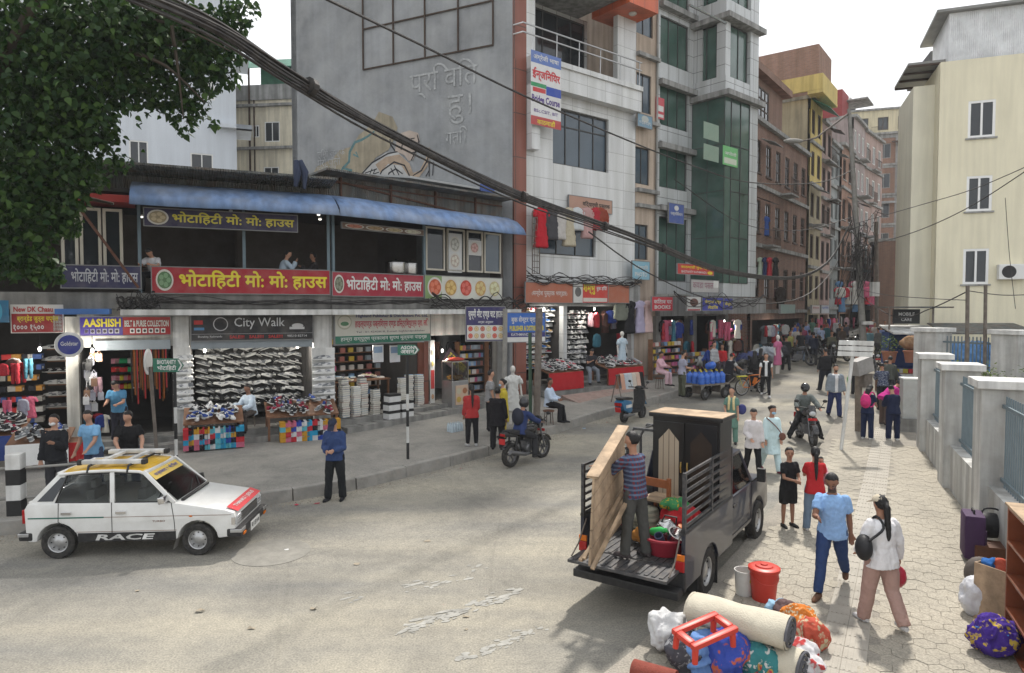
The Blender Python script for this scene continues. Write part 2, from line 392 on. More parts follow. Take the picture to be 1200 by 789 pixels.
# ------------------------------------------------------------------ buildings
def FM(F):return Matrix.Translation(F.o)@Matrix.Rotation(F.ang,4,'Z')
def put(o,F):                              # set a child that was modelled in facade F's frame
    o.matrix_local=o.parent.matrix_basis.inverted()@FM(F)if o.parent else FM(F);return o
def bsplit(b,name,m,parent,F):         # every box of the builder becomes a part of its own
    for i in range(0,len(b.v),8):put(MB().add(b.v[i:i+8],[tuple(j-i for j in f)for f in b.f if i<=f[0]<i+8]).build(name,m,parent),F)
def broot(name,F,label,cat='building',group=None):
    return root(name,F.o,F.ang,label,cat,group)
def wallholes(b,x0,x1,z0,z1,rects,y=0.0,depth=.2,mi=0,rmi=None):
    xs=sorted({x0,x1,*[min(max(r[i],x0),x1)for r in rects for i in(0,2)]});zs=sorted({z0,z1,*[min(max(r[i],z0),z1)for r in rects for i in(1,3)]})
    for i in range(len(xs)-1):
        for j in range(len(zs)-1):
            cx,cz=(xs[i]+xs[i+1])/2,(zs[j]+zs[j+1])/2
            if any(r[0]<cx<r[2]and r[1]<cz<r[3]for r in rects):continue
            b.quad((xs[i],y,zs[j]),(xs[i+1],y,zs[j]),(xs[i+1],y,zs[j+1]),(xs[i],y,zs[j+1]),mi)
    for r in rects:
        a,c,d,e=r[:4];rm=mi if rmi is None else rmi
        b.quad((a,y,c),(a,y+depth,c),(a,y+depth,e),(a,y,e),rm);b.quad((d,y,c),(d,y,e),(d,y+depth,e),(d,y+depth,c),rm)
        b.quad((a,y,c),(d,y,c),(d,y+depth,c),(a,y+depth,c),rm);b.quad((a,y,e),(a,y+depth,e),(d,y+depth,e),(d,y,e),rm)
    return b
def R4(F,u0,v0,u1,v1,off=0.0):         # photo corners (top-left, bottom-right) -> local rectangle
    a,z1=F.px(u0,v0,off);c,z0=F.px(u1,v1,off);return(min(a,c),min(z0,z1),max(a,c),max(z0,z1))
def window(parent,F,r,fm,gm,nx=2,nz=1,fw=.05,y=.1,name='window',sill=None,split=None):
    x0,z0,x1,z1=r;b=MB();w_,h_=x1-x0,z1-z0
    b.box(0,y-.04,0,fw,y+.04,h_);b.box(w_-fw,y-.04,0,w_,y+.04,h_);b.box(fw,y-.04,0,w_-fw,y+.04,fw);b.box(fw,y-.04,h_-fw,w_-fw,y+.04,h_)
    for i in range(1,nx):xx=w_*i/nx;b.box(xx-fw*.4,y-.035,fw,xx+fw*.4,y+.035,h_-fw)
    for j in range(1,nz):zz=h_*j/nz;b.box(fw,y-.03,zz-fw*.35,w_-fw,y+.03,zz+fw*.35)
    if split:zz=h_*split;b.box(fw,y-.03,zz-fw*.4,w_-fw,y+.03,zz+fw*.4)
    o=b.build(name,fm,parent);o.matrix_local=parent.matrix_basis.inverted()@FM(F)@Matrix.Translation((x0,0,z0))
    g=MB();g.box(fw*.6,y-.004,fw*.6,w_-fw*.6,y+.012,h_-fw*.6);g.build('pane',gm,o)
    if sill:
        s=MB();s.box(-.08,-.07,-.07,w_+.08,.0,-.002);s.build('sill',sill,o)
    return o
def rep(o,parent,F,x,z):                # a copy of a window (and its pane) at another place of the facade
    c=copytree(o,parent);c.matrix_local=parent.matrix_basis.inverted()@FM(F)@Matrix.Translation((x,0,z));return c
def tilemat(name,c1,c2,tw=.9,th=.6,mortar=(.2,.2,.2),ms=.012,rough=.35,streak=.25,spec=.4,off=0.0):
    m=bpy.data.materials.new(name);m.use_nodes=True;t=m.node_tree;n=t.nodes;l=t.links;b=n['Principled BSDF'];b.inputs['Roughness'].default_value=rough;b.inputs['Specular IOR Level'].default_value=spec
    co=n.new('ShaderNodeTexCoord');sp=n.new('ShaderNodeSeparateXYZ');l.new(co.outputs['Object'],sp.inputs[0])
    ad=n.new('ShaderNodeMath');ad.operation='ADD';l.new(sp.outputs['X'],ad.inputs[0]);l.new(sp.outputs['Y'],ad.inputs[1])
    cb=n.new('ShaderNodeCombineXYZ');l.new(ad.outputs[0],cb.inputs['X']);l.new(sp.outputs['Z'],cb.inputs['Y'])
    br=n.new('ShaderNodeTexBrick');br.offset=off;br.inputs['Scale'].default_value=1;br.inputs['Brick Width'].default_value=tw;br.inputs['Row Height'].default_value=th
    br.inputs['Mortar Size'].default_value=ms;br.inputs['Color1'].default_value=(*c1,1);br.inputs['Color2'].default_value=(*c2,1);br.inputs['Mortar'].default_value=(*mortar,1)
    l.new(cb.outputs[0],br.inputs['Vector'])
    mp=n.new('ShaderNodeMapping');mp.inputs['Scale'].default_value=(1.6,1.6,.15);l.new(co.outputs['Object'],mp.inputs['Vector'])
    s2=n.new('ShaderNodeTexNoise');s2.inputs['Scale'].default_value=1.3;s2.inputs['Detail'].default_value=7;l.new(mp.outputs['Vector'],s2.inputs['Vector'])
    r2=n.new('ShaderNodeValToRGB');r2.color_ramp.elements[0].position=.35;r2.color_ramp.elements[1].position=.65
    k=1-streak;r2.color_ramp.elements[0].color=(k,k,k*.97,1);r2.color_ramp.elements[1].color=(1,1,1,1);l.new(s2.outputs['Fac'],r2.inputs['Fac'])
    mm=n.new('ShaderNodeMixRGB');mm.blend_type='MULTIPLY';mm.inputs['Fac'].default_value=1;l.new(br.outputs['Color'],mm.inputs['Color1']);l.new(r2.outputs['Color'],mm.inputs['Color2'])
    l.new(mm.outputs['Color'],b.inputs['Base Color'])
    bp=n.new('ShaderNodeBump');bp.inputs['Strength'].default_value=.4;bp.inputs['Distance'].default_value=.01;bp.invert=True;l.new(br.outputs['Fac'],bp.inputs['Height']);l.new(bp.outputs['Normal'],b.inputs['Normal'])
    MATS[name]=m;return m
def corrmat(name,col,axis='X',sc=18,streak=.3,rough=.55,rust=.3):
    m=mat(name,col,rough,.2,1.2,streak=streak,dust=rust,dustcol=(.20,.12,.07));n=m.node_tree.nodes;l=m.node_tree.links
    co=n['Texture Coordinate'];wv=n.new('ShaderNodeTexWave');wv.bands_direction=axis;wv.inputs['Scale'].default_value=sc/6.28;l.new(co.outputs['Object'],wv.inputs['Vector'])
    bp=n.new('ShaderNodeBump');bp.inputs['Strength'].default_value=1;bp.inputs['Distance'].default_value=.03;l.new(wv.outputs['Fac'],bp.inputs['Height']);l.new(bp.outputs['Normal'],n['Principled BSDF'].inputs['Normal']);return m
G_dark=mat('dark window glass',(.018,.022,.026),.06,0,spec=.6)
G_green=mat('green tinted glass',(.045,.092,.074),.15,.4,.5,spec=.9,dust=.25,dustcol=(.14,.17,.15))
G_blue=mat('blue grey window glass',(.06,.085,.11),.12,.2,.8,spec=.6)
M_dfr=mat('dark aluminium frame',(.05,.05,.05),.5,.1);M_wfr=mat('white frame paint',(.72,.72,.70),.5,.05)
M_brfr=mat('dark timber frame',(.055,.035,.024),.7,.25,6);M_conc=mat('grey raw concrete',(.23,.225,.21),.92,.28,1.1,.4,14,streak=.35)
M_plas=mat('grey cement plaster',(.265,.275,.285),.9,.30,.45,.35,9,streak=.10,dust=.5,dustcol=(.34,.345,.34))
M_wtile=tilemat('white facade tile',(.66,.67,.67),(.61,.62,.63),1.0,.75,(.36,.36,.36),.010)
M_gtile=tilemat('pale grey facade tile',(.52,.54,.55),(.47,.49,.50),.8,.75,(.16,.16,.16),.014)
M_red=tilemat('red brown facade panel',(.27,.10,.072),(.23,.085,.062),.8,1.6,(.1,.06,.05),.02,.5)
M_orange=tilemat('orange facade panel',(.62,.13,.045),(.54,.11,.04),.7,.6,(.25,.07,.04),.012,.3)
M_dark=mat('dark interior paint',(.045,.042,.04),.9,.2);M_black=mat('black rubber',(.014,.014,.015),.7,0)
M_rail=mat('brushed steel rail',(.45,.45,.45),.3,0,metal=1)
M_white=mat('old white paint',(.66,.66,.64),.7,.14,1.5,streak=.35,dust=.35);M_ledge=mat('grey ledge cement',(.30,.30,.29),.9,.25,1.5,streak=.4)
# ---- white-tiled shop house with the long plaster side wall
C0=(0.05,25.4)
FWT=Fac(*C0,.78,.63);LW=6.75
FGW=Fac(-9.6,30.1,9.65,-4.7);LG=math.hypot(9.65,4.7)
wb=broot('tiled_shop_house',FWT,'white tiled shop house with an orange balcony box and a grey mural-painted side wall')
r_bal=R4(FWT,606,0,738,0);zf=FWT.px(640,85)[1]
z_bal0=FWT.px(606,62)[1];z_bal1=z_bal0+3.1
r2=R4(FWT,648,124,713,203);r1=R4(FWT,631,242,698,302);zsb1=FWT.px(616,331)[1];zsb0=FWT.px(616,355)[1]
rb=(1.05,z_bal0-.05,5.6,z_bal1);rs1=(.3,0.0,2.55,zsb0-.12);rs2=(2.75,0.0,LW-.15,zsb0-.12);rtop=(1.05,z_bal1+.9,LW-1.9,z_bal1+3.6)
b=MB();wallholes(b,.62,LW,0,23,[rb,r2,r1,rs2,(.62,0,2.55,zsb0-.12),rtop],0,.25,0)
b.box(LW-.02,.003,0,LW,9,23,0);b.box(.62,8.9,0,LW,9,23,0)
put(b.build('front_wall',M_wtile,wb),FWT)
b=MB();b.box(0,-.06,.2,.58,.25,z_bal0-.25);b.box(0,-.03,z_bal0-.25,.6,.2,23,0);put(b.build('corner_panel',M_red,wb),FWT)
b=MB();b.box(.6,-.35,r2[1]+.3,1.0,-.003,z_bal0-.5);put(b.build('pilaster',M_wtile,wb),FWT)
b=MB();b.box(1.05,1.8,z_bal0-.3,5.6,1.9,z_bal1);b.box(1.05,.26,z_bal0-.3,1.06,1.8,z_bal1);put(b.build('balcony_back',M_gtile,wb),FWT)
window(wb,FWT,(1.3,z_bal0+.1,5.3,z_bal1-.25),M_dfr,G_dark,5,1,.07,1.7)
b=MB();b.box(.1,-1.0,z_bal1,LW-1.7,2.2,z_bal1+.75);put(b.build('upper_bay',M_wtile,wb),FWT)
b=MB();b.box(.1,-.98,z_bal1-.02,LW-1.7,2.0,z_bal1-.003);put(b.build('bay_soffit',M_ledge,wb),FWT)
for i in range(3):
    b=MB();b.lathe([(.16,0),(.17,-.03),(.12,-.08),(.02,-.09)],14,c=(1.3+i*1.35,-.4,z_bal1-.02));put(b.build('soffit_lamp',mat('frosted lamp glass',(.5,.48,.44),.3,0),wb),FWT)
b=MB();b.box(LW-1.68,-1.1,z_bal1-.28,LW+.1,1.0,z_bal1+1.2);b.box(LW-1.68,-1.1,z_bal1+2.6,LW+.1,1.0,z_bal1+6);b.box(LW-.1,-1.1,z_bal1+1.2,LW+.1,1.0,z_bal1+2.6);b.box(LW-1.68,-1.1,z_bal1+1.2,LW-1.5,1.0,z_bal1+2.6);b.box(LW-1.5,.6,z_bal1+1.2,LW-.1,.8,z_bal1+2.6);put(b.build('balcony_box',M_orange,wb),FWT)
b=MB();b.lathe([(.16,0),(.17,-.03),(.12,-.08),(.02,-.09)],14,c=(LW-.8,-.5,z_bal1-.29));put(b.build('soffit_lamp',MATS['frosted lamp glass'],wb),FWT)
b=MB()
for zz in(1.5,1.85):b.tube([(LW-1.5,-.95,z_bal1+zz),(LW-.1,-.95,z_bal1+zz)],.03,8)
put(b.build('box_rail',M_rail,wb),FWT)
b=MB();b.box(.6,-.5,z_bal0-.25,LW-.1,.02,z_bal0-.06);put(b.build('balcony_slab',M_wtile,wb),FWT)
b=MB()
for zz in(z_bal0+.95,z_bal0+.62):b.tube([(.0,0,zz),(.1,-.42,zz),(LW-.12,-.42,zz)],.03,8)
for i in range(6):
    xx=.6+i*1.18;b.tube([(xx,-.4,z_bal0-.06),(xx,-.42,z_bal0+.95)],.022,6)
put(b.build('balcony_rail',M_rail,wb),FWT)
b=MB();b.box(.6,-.42,z_bal0-1.1,LW-.1,-.02,z_bal0-.252);put(b.build('parapet',M_wtile,wb),FWT)
window(wb,FWT,r2,M_dfr,G_blue,4,1,.06,.16,split=.7);window(wb,FWT,r1,M_dfr,G_blue,3,1,.06,.16,split=.62);window(wb,FWT,rtop,M_dfr,G_blue,5,1,.06,.16)
b=MB();b.box(.62,-.34,zsb0-.05,LW-.02,-.02,zsb1+.02);put(b.build('fascia',M_ledge,wb),FWT)
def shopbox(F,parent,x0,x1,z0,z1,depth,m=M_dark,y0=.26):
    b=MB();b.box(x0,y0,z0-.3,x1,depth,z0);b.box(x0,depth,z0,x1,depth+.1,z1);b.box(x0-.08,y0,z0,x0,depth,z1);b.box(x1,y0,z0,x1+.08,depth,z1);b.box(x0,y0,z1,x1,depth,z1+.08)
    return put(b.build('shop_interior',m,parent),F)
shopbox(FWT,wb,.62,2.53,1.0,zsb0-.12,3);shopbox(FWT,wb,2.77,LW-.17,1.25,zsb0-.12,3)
b=MB();b.box(.003,.02,0,LG,.3,24);b.box(0,.02,0,.3,8,24)
gw=put(b.build('side_wall',M_plas,wb),FGW)
# iron grid and window-less frame high on the plaster wall
b=MB();gx0,gz0=FGW.px(426,82);gx1,_=FGW.px(578,53);gh=1.62
for i in range(5):xx=gx0+(gx1-gx0)*i/4;b.box(xx-.025,-.05,gz0,xx+.025,-.001,gz0+gh*3)
for j in range(4):b.box(gx0-.02,-.048,gz0+j*gh-.025,gx1+.02,-.003,gz0+j*gh+.025)
put(b.build('iron_grid',M_brfr,wb),FGW)
# ---- mural and chalk writing on the plaster wall (flat paint)
def ribbon(b,pts,wd,F,y,mi=0):
    P_=[Vector((F.px(u,v)[0],0,F.px(u,v)[1]))for u,v in pts];k=len(P_);vs=[]
    for i in range(k):
        d=(P_[min(i+1,k-1)]-P_[max(i-1,0)]).normalized();s=Vector((-d.z,0,d.x))*wd*(.6+.4*math.sin(math.pi*i/max(1,k-1)))
        vs+=[P_[i]+s+Vector((0,y,0)),P_[i]-s+Vector((0,y,0))]
    b.add(vs,[(2*i,2*i+1,2*i+3,2*i+2)for i in range(k-1)],mi)
def flatpoly(pts,F,y,m,name,parent):
    b=MB();vs=[(F.px(u,v)[0],y,F.px(u,v)[1])for u,v in pts];b.add(vs,[tuple(range(len(vs)))]);return put(b.build(name,m,parent),F)
P_ochre=mat('faded ochre mural paint',(.33,.29,.215),.9,.22,1.3,streak=.3);P_skin=mat('mural skin paint',(.42,.35,.30),.9,.2,1.2);P_ink=mat('mural black line paint',(.03,.03,.035),.9,.2);P_teal=mat('mural teal paint',(.10,.19,.20),.9,.3,4);P_chalk=mat('white chalk paint',(.345,.355,.36),.9,.45,5,dust=.75,dustcol=(.27,.28,.285));P_pale=mat('mural pale paint',(.42,.42,.41),.9,.2,2);P_or=mat('mural orange paint',(.36,.28,.21),.9,.25,3)
mu=root('wall_mural',FGW.W(3,0,6),FGW.ang,'faded mural of a crouching figure with ochre haze on the grey plaster wall','mural')
oc=[(362,212),(371,196),(390,186),(398,176),(412,172),(421,158),(436,146),(444,131),(460,137),(466,150),(462,163),(455,176),(440,185),(431,200),(428,214)]
flatpoly(oc,FGW,-.002,P_ochre,'ochre_haze',mu)
flatpoly([(424,214),(426,200),(437,190),(452,179),(466,178),(478,190),(484,205),(488,216)],FGW,-.003,P_pale,'painted_shoulder',mu)
flatpoly([(463,177),(465,163),(470,156),(480,153),(490,156),(492,165),(489,176),(484,187),(479,189),(474,182)],FGW,-.004,P_skin,'painted_face',mu)
flatpoly([(440,193),(452,184),(468,181),(480,192),(484,203),(492,200),(499,186),(503,172),(505,178),(501,195),(490,209),(480,208),(470,194),(455,192),(446,203)],FGW,-.005,P_or,'painted_arm',mu)
b=MB()
for pts in([(424,215),(425,203),(436,191),(455,180),(466,178)],[(440,215),(448,200),(462,190),(474,194),(482,210)],[(463,177),(458,170),(457,163)],[(469,160),(472,168),(470,176)],[(489,158),(491,166),(487,178),(482,188)],[(481,163),(486,162)],[(483,179),(488,178)],[(452,214),(456,203),(464,198),(472,204)],[(430,213),(436,198)],[(433,214),(440,198)],[(427,208),(444,202)],[(428,203),(442,198)],[(484,206),(494,200),(501,188),(504,174)],[(458,197),(466,213)],[(462,194),(470,210)],[(500,190),(506,191)],[(503,190),(503,207)],[(508,190),(507,206)],[(499,207),(503,200)]):
    ribbon(b,pts,.035,FGW,-.007)
put(b.build('painted_outline',P_ink,mu),FGW)
b=MB()
for pts in([(388,203),(397,206),(402,197),(409,190),(410,178),(416,167),(424,164),(431,160),(439,154)],[(402,197),(412,200),(410,208)],[(399,205),(406,212)],[(414,181),(420,184),(417,178)]):ribbon(b,pts,.06,FGW,-.006)
put(b.build('painted_branch',P_teal,mu),FGW)
def chalk(txt,u0,v0,u1,v1,F=FGW):
    r=R4(F,u0,v0,u1,v1);o=lettering(txt,r[2]-r[0],r[3]-r[1],P_chalk,mu,r[0],-.004,r[1],'chalk_writing',-.002);put(o,F)
chalk('प्रि वित',480,80,560,106);chalk('हु।',524,113,552,143);chalk('गति।',522,150,548,167)
for i,s in enumerate(('तिमी जुमाफे','मेरो पालो','फूलको साथ','धेरै')):chalk(s,372,176+i*9,404-i*5,184+i*9)
# ---- beige strip house
FS=Fac(*FWT.W(LW,0,0)[:2],.75,.66);LS=1.5
M_beige=mat('peach plaster',(.47,.385,.31),.85,.14,.9,streak=.3)
sb=broot('narrow_house',FS,'narrow peach plastered house squeezed between the white tiled house and the glass tower')
wr=[R4(FS,746,84,763,135),R4(FS,744,171,761,218),R4(FS,742,262,759,305),R4(FS,745,-20,765,46)]
b=MB();wallholes(b,.02,LS-.01,0,23,wr,0,.2);b.box(.02,.25,0,LS-.01,6,23);put(b.build('wall',M_beige,sb),FS)
for r in wr:window(sb,FS,r,M_dfr,G_blue,2,1,.05,.1)
b=MB()
for v in(62,140,222,240):zz=FS.px(745,v)[1];b.box(.0,-.2,zz-.1,LS,-.001,zz+.06)
bsplit(b,'ledge',M_ledge,sb,FS)
b=MB();b.tube([(LS-.1,-.08,4),(LS-.1,-.08,22)],.05,8);put(b.build('drain_pipe',M_ledge,sb),FS)
# ---- glass tower
FT=Fac(*FS.W(LS,0,0)[:2],.75,.66);LT=2.7;BD=1.75;LB=2.85
tb=broot('glass_tower',FT,'tall grey tiled tower with green glass bay and ledges beside the red brick house')
zg=FT.px(790,345)[1]
fl=[FT.px(767,v)[1]for v in(243,170,95,10)]   # ledge heights on the recessed wall
fl=[fl[0],fl[0]+(fl[2]-fl[0])/2,fl[2],fl[2]+3.4]
rects=[(.2,zg+.6,LT-.3,fl[0]-.35)]+[(.2,z+.95,LT-.35,z+3.0)for z in fl[:3]]+[(.2,fl[3]+.3,LT-.35,fl[3]+3)]
b=MB();wallholes(b,.01,LT+LB,zg,25,rects,0,.25);b.box(LT+LB-.03,.26,zg,LT+LB,8,25);put(b.build('wall',M_gtile,tb),FT)
for r in rects:window(tb,FT,r,M_dfr,G_green,3,1,.05,.12)
b=MB()
for z in fl:b.box(.0,-.3,z-.12,LT-.02,-.001,z+.12)
bsplit(b,'ledge',M_ledge,tb,FT)
FB=Fac(*FT.W(LT,-BD,0)[:2],.75,.66)     # bay front plane
zb0=FT.px(808,320)[1]
lv=[FB.px(849,108)[1],FB.px(849,35)[1]];lv=[lv[0],lv[0]+3.4]
b=MB();b.box(.02,.02,zg-.1,LB,BD-.002,zg+.5);b.box(.002,.015,zg+.5,.5,BD-.002,lv[0]-.15,1);b.box(2.1,.013,zg+.5,LB,BD-.002,25,0)
for z0_,z1_ in((lv[0],lv[0]+.8),(lv[1],lv[1]+.8),(lv[1]+3.1,25)):b.box(.02,.03,z0_+.1,2.1,BD-.004,z1_)
for z0_ in(lv[0]+.8,lv[1]+.8):
    b.box(.02,.05,z0_,.42,.5,z0_+2.4);b.box(.9,1.0,z0_,2.1,BD-.006,z0_+2.4,0);b.box(.05,1.3,z0_,.9,BD-.006,z0_+2.4,0)
put(b.build('bay',[M_gtile,G_green],tb),FB)
b=MB();zz0,zz1=zg+.52,lv[0]-.16
b.box(.5,.02,zz0,2.1,.06,zz1,0)
for xx in(.5,1.3,2.08):b.box(xx-.02,-.01,zz0,xx+.02,.018,zz1,1)
for k in range(5):z_=zz0+(zz1-zz0)*k/4;b.box(.5,-.012,z_-.015,2.08,.016,z_+.015,1)
for yy in(.02,.9,BD-.02):b.box(-.012,yy,zz0,.0,yy+.03,zz1,1)
for k in range(5):z_=zz0+(zz1-zz0)*k/4;b.box(-.014,.04,z_-.015,-.001,BD-.03,z_+.015,1)
put(b.build('curtain_glazing',[G_green,M_dfr],tb),FB)
for z0_ in(lv[0]+.8,lv[1]+.8):
    window(tb,FB,(.5,z0_,2.05,z0_+2.4),M_dfr,G_green,2,1,.05,.2)
    FR=Fac(*FB.W(.06,BD,0)[:2],-FB.n.x,-FB.n.y);window(tb,FR,(.1,z0_,BD-.55,z0_+2.4),M_dfr,G_green,2,1,.05,.1)
b=MB()
for z in lv+[lv[1]+3.3]:b.box(-.25,-.3,z-.15,LB+.15,BD-.02,z+.09)
bsplit(b,'bay_ledge',M_ledge,tb,FB)
b=MB();b.box(.0,-.25,zg-1.0,LT+LB+.05,.3,zg-.12);b.box(LT+.02,-BD,zg-.9,LT+LB+1.0,-.26,zg-.14);put(b.build('shop_fascia',mat('grey metal fascia',(.24,.24,.235),.6,.2,1,streak=.4),tb),FT)
shopbox(FT,tb,.05,LT+LB-.1,1.35,zg-1.0,3.4,M_dark,.02)
b=MB()
for xx in(.0,LT+.1,LT+LB+.02):b.box(xx-.16,-.2,0,xx+.16,.3,zg-1.0)
bsplit(b,'shop_pillar',M_conc,tb,FT)
# ---- old town houses up the street
def brickmat(name,c1,c2,mo=(.25,.22,.19)):return tilemat(name,c1,c2,.24,.075,mo,.012,.9,.3,.15,.5)
M_brick=brickmat('red brick',(.26,.13,.092),(.20,.10,.075));M_brick2=brickmat('weathered orange brick',(.36,.19,.13),(.28,.14,.10))
M_yel=mat('yellow wall paint',(.54,.42,.15),.85,.12,.8,streak=.25);M_yel2=mat('dull ochre wall paint',(.36,.31,.21),.85,.16,.8,streak=.3);M_pink=mat('pink wall paint',(.37,.27,.24),.85,.14,.8,streak=.3);M_gry=mat('bluish grey wall paint',(.27,.29,.29),.85,.14,.8,streak=.35);M_mauve=mat('mauve wall paint',(.34,.28,.27),.85,.14,.8,streak=.3)
def townhouse(F,Lh,zs,cols,wm,nw,label,fm=M_brfr,gm=G_dark,depth=7,z_shop=None,ww=.85,wh=1.6,sill=None,cornice=True,name='town_house',shopmat=M_dark,nz=1,grp=None,fan=False):
    rt=broot(name,F,label,'house',grp);zb=gz(F.o.y)-.6
    rects=[];rows=[]
    for z0_,z1_ in zip(zs,zs[1:]):
        row=[]
        for i in range(nw):
            xc=Lh*(i+.5)/nw;zc=z0_+(z1_-z0_)*.2;row.append((xc-ww/2,zc,xc+ww/2,zc+min(wh,(z1_-z0_)*.68)))
        rects+=row;rows.append(row)
    b=MB();shop=(.3,zb,Lh-.3,zs[0]-.5)
    for k,(z0_,z1_)in enumerate(zip(zs,zs[1:])):
        wallholes(b,0,Lh,z0_,z1_,rows[k],0,.18,min(k,len(wm)-1))
    wallholes(b,0,Lh,zb,zs[0],[shop],0,.3,0)
    for x0,x1 in((0,.12),(Lh-.12,Lh)):b.box(x0+.002,.2,zb,x1-.002,depth,zs[-1],0)
    b.box(.1,depth-.1,zb,Lh-.1,depth,zs[-1],0)
    put(b.build('wall',wm,rt),F)
    b=MB();b.box(-.05,-.25,zs[-1],Lh+.05,depth,zs[-1]+.22);put(b.build('roof',M_ledge,rt),F)
    if cornice:
        b=MB()
        for z_ in zs[:-1]:b.box(.01,-.16,z_-.14,Lh-.01,-.001,z_+.06)
        bsplit(b,'cornice',M_ledge,rt,F)
    first={}
    for row in rows:
        for r in row:
            k=round(r[3]-r[1],3)
            if k not in first:first[k]=window(rt,F,r,fm,gm,2,nz,.09,.08,sill=sill)
            else:rep(first[k],rt,F,r[0],r[1])
    rb_=random.Random(int(Lh*100)+nw)
    for k,z0_ in enumerate(zs[1:-1]):
        if rb_.random()<.65:
            xa=rb_.uniform(0,Lh*.5);xb=min(Lh,xa+rb_.uniform(1.2,2.2));d_=rb_.uniform(.5,.9);b=MB();b.box(xa,-d_,z0_-.1,xb,-.17,z0_);put(b.build('balcony',M_ledge,rt),F)
            b=MB();b.box(xa,-d_,z0_+.85,xb,-d_+.04,z0_+.9)
            for q in range(9):xx=xa+.02+(xb-xa-.05)*q/8;b.box(xx,-d_+.01,z0_,xx+.02,-d_+.03,z0_+.85)
            put(b.build('balcony_rail',M_brfr,rt),F)
        if rb_.random()<.5:xa=rb_.uniform(0,Lh*.6);b=MB();b.prism([(-.9,z0_+2.1),(-.17,z0_+2.4),(-.17,z0_+2.44),(-.9,z0_+2.14)],'x',xa,xa+1.5);put(b.build('rain_hood',rb_.choice([M_ledge,M_brfr,M_ledge]),rt),F)
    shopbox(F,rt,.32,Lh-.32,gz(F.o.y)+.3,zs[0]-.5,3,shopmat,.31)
    return rt
FK=Fac(12.6,36.1,.6,.8);LK=11.2
zk=[FK.px(880,v)[1]for v in(360,285,213)];zk=[zk[0]-.2,zk[1],zk[2],FK.px(880,138)[1]]
kb=townhouse(FK,LK,zk,None,[M_brick],6,'long red brick house with dark carved timber windows beside the glass tower',ww=.95,wh=1.75,sill=M_brfr,nz=3)
b=MB();b.box(0,.6,zk[3]+.2,7.4,6,zk[3]+3.0);b.box(-.3,.1,zk[3]+3.0,7.8,6.3,zk[3]+3.4);put(b.build('top_storey',M_brick,kb),FK)
window(kb,Fac(*FK.W(0,.6,0)[:2],.6,.8),(2.4,zk[3]+.7,4.4,zk[3]+2.5),M_brfr,G_dark,3,3,.09,-.05)
b=MB();b.box(2.2,3,zk[3]+3.4,4.0,6,zk[3]+4.6);put(b.build('roof_hut',M_brick2,kb),FK)
E1=FK.W(LK,0,0)
def nextF(prev,Lp,dx=.6,dy=.8,off=0.0):p=prev.W(Lp,off,0);return Fac(p.x,p.y,dx,dy)
FY=nextF(FK,LK,off=-.15);LY=3.2;zy=[zk[0]+.2]+[zk[0]+.2+2.72*i for i in(1,2,3,4,5)]
yb=townhouse(FY,LY,zy,None,[M_yel2,M_yel2,M_yel2,M_yel,M_yel],2,'house with bright yellow upper storeys and a green awning beside the long brick house',ww=.9,fm=M_brfr)
b=MB();b.box(-.9,-.9,zy[-1]+.22,LY+.1,-.75,zy[-1]+1.2);b.box(-.9,-.75,zy[-1]+.22,-.75,2,zy[-1]+1.2);b.box(-.92,-.92,zy[-1]+.0,LY+.1,0,zy[-1]+.2);put(b.build('terrace_parapet',M_yel,yb),FY)
b=MB();b.prism([(-1.1,zy[-2]+2.0),(0,zy[-2]+2.7),(0,zy[-2]+2.74),(-1.1,zy[-2]+2.04)],'x',.2,LY);put(b.build('awning',mat('green tarpaulin',(.02,.16,.11),.5,.2,3),yb),FY)
FP=nextF(FY,LY);LP=3.0;zp=[zy[0]]+[zy[0]+2.55*i for i in(1,2,3,4,5)]
pb=townhouse(FP,LP,zp,None,[M_pink],2,'tall narrow pink house with shuttered windows next to the yellow house',ww=.95)
b=MB();b.box(.2,1.0,zp[-1]+.2,LP-.1,5,zp[-1]+3);b.box(-.5,.2,zp[-1]+3,LP+.3,5.5,zp[-1]+3.25);b.box(-.5,.2,zp[-1]+3.25,LP+.3,.4,zp[-1]+5.2);b.box(-.5,.4,zp[-1]+3.25,-.3,5.5,zp[-1]+5.2);put(b.build('brick_penthouse',M_brick2,pb),FP)
FG2=nextF(FP,LP,off=.15);LG2=3.4
gb=townhouse(FG2,LG2,[zp[0]]+[zp[0]+3.0*i for i in(1,2,3,4)],None,[M_gry],2,'bluish grey house with a flat roof standing between two pink houses',ww=1.0,fm=M_gry)
FQ=nextF(FG2,LG2,off=-.15);LQ=4.2
qb=townhouse(FQ,LQ,[zp[0]]+[zp[0]+3.1*i for i in(1,2,3,4)],None,[M_brick2],2,'brick house with arched reddish windows behind the leaning street pole',ww=1.1,sill=M_ledge)
FM_=nextF(FQ,LQ);LM=5.0
mb_=townhouse(FM_,LM,[zp[0]+.2]+[zp[0]+.2+3.05*i for i in(1,2,3,4,5)],None,[M_mauve],3,'mauve plastered house with a red roof room and a tin canopy far up the street',ww=1.0,fm=M_wfr)
b=MB();b.box(.5,1,zp[0]+15.6,3,4,zp[0]+18.0);put(b.build('roof_room',mat('dark red paint',(.26,.05,.05),.8,.15),mb_),FM_)
b=MB();b.box(2.2,-.6,zp[0]+17.4,5,3,zp[0]+17.52);put(b.build('tin_canopy',M_ledge,mb_),FM_)
FN=nextF(FM_,LM,.66,.75);LN=6
townhouse(FN,LN,[zp[0]+.3]+[zp[0]+.3+3.0*i for i in(1,2,3,4,5)],None,[M_pink,M_brick2,M_pink],3,'pink and brick house with a green roof sheet, last in the visible row',ww=1.0,fm=M_wfr)
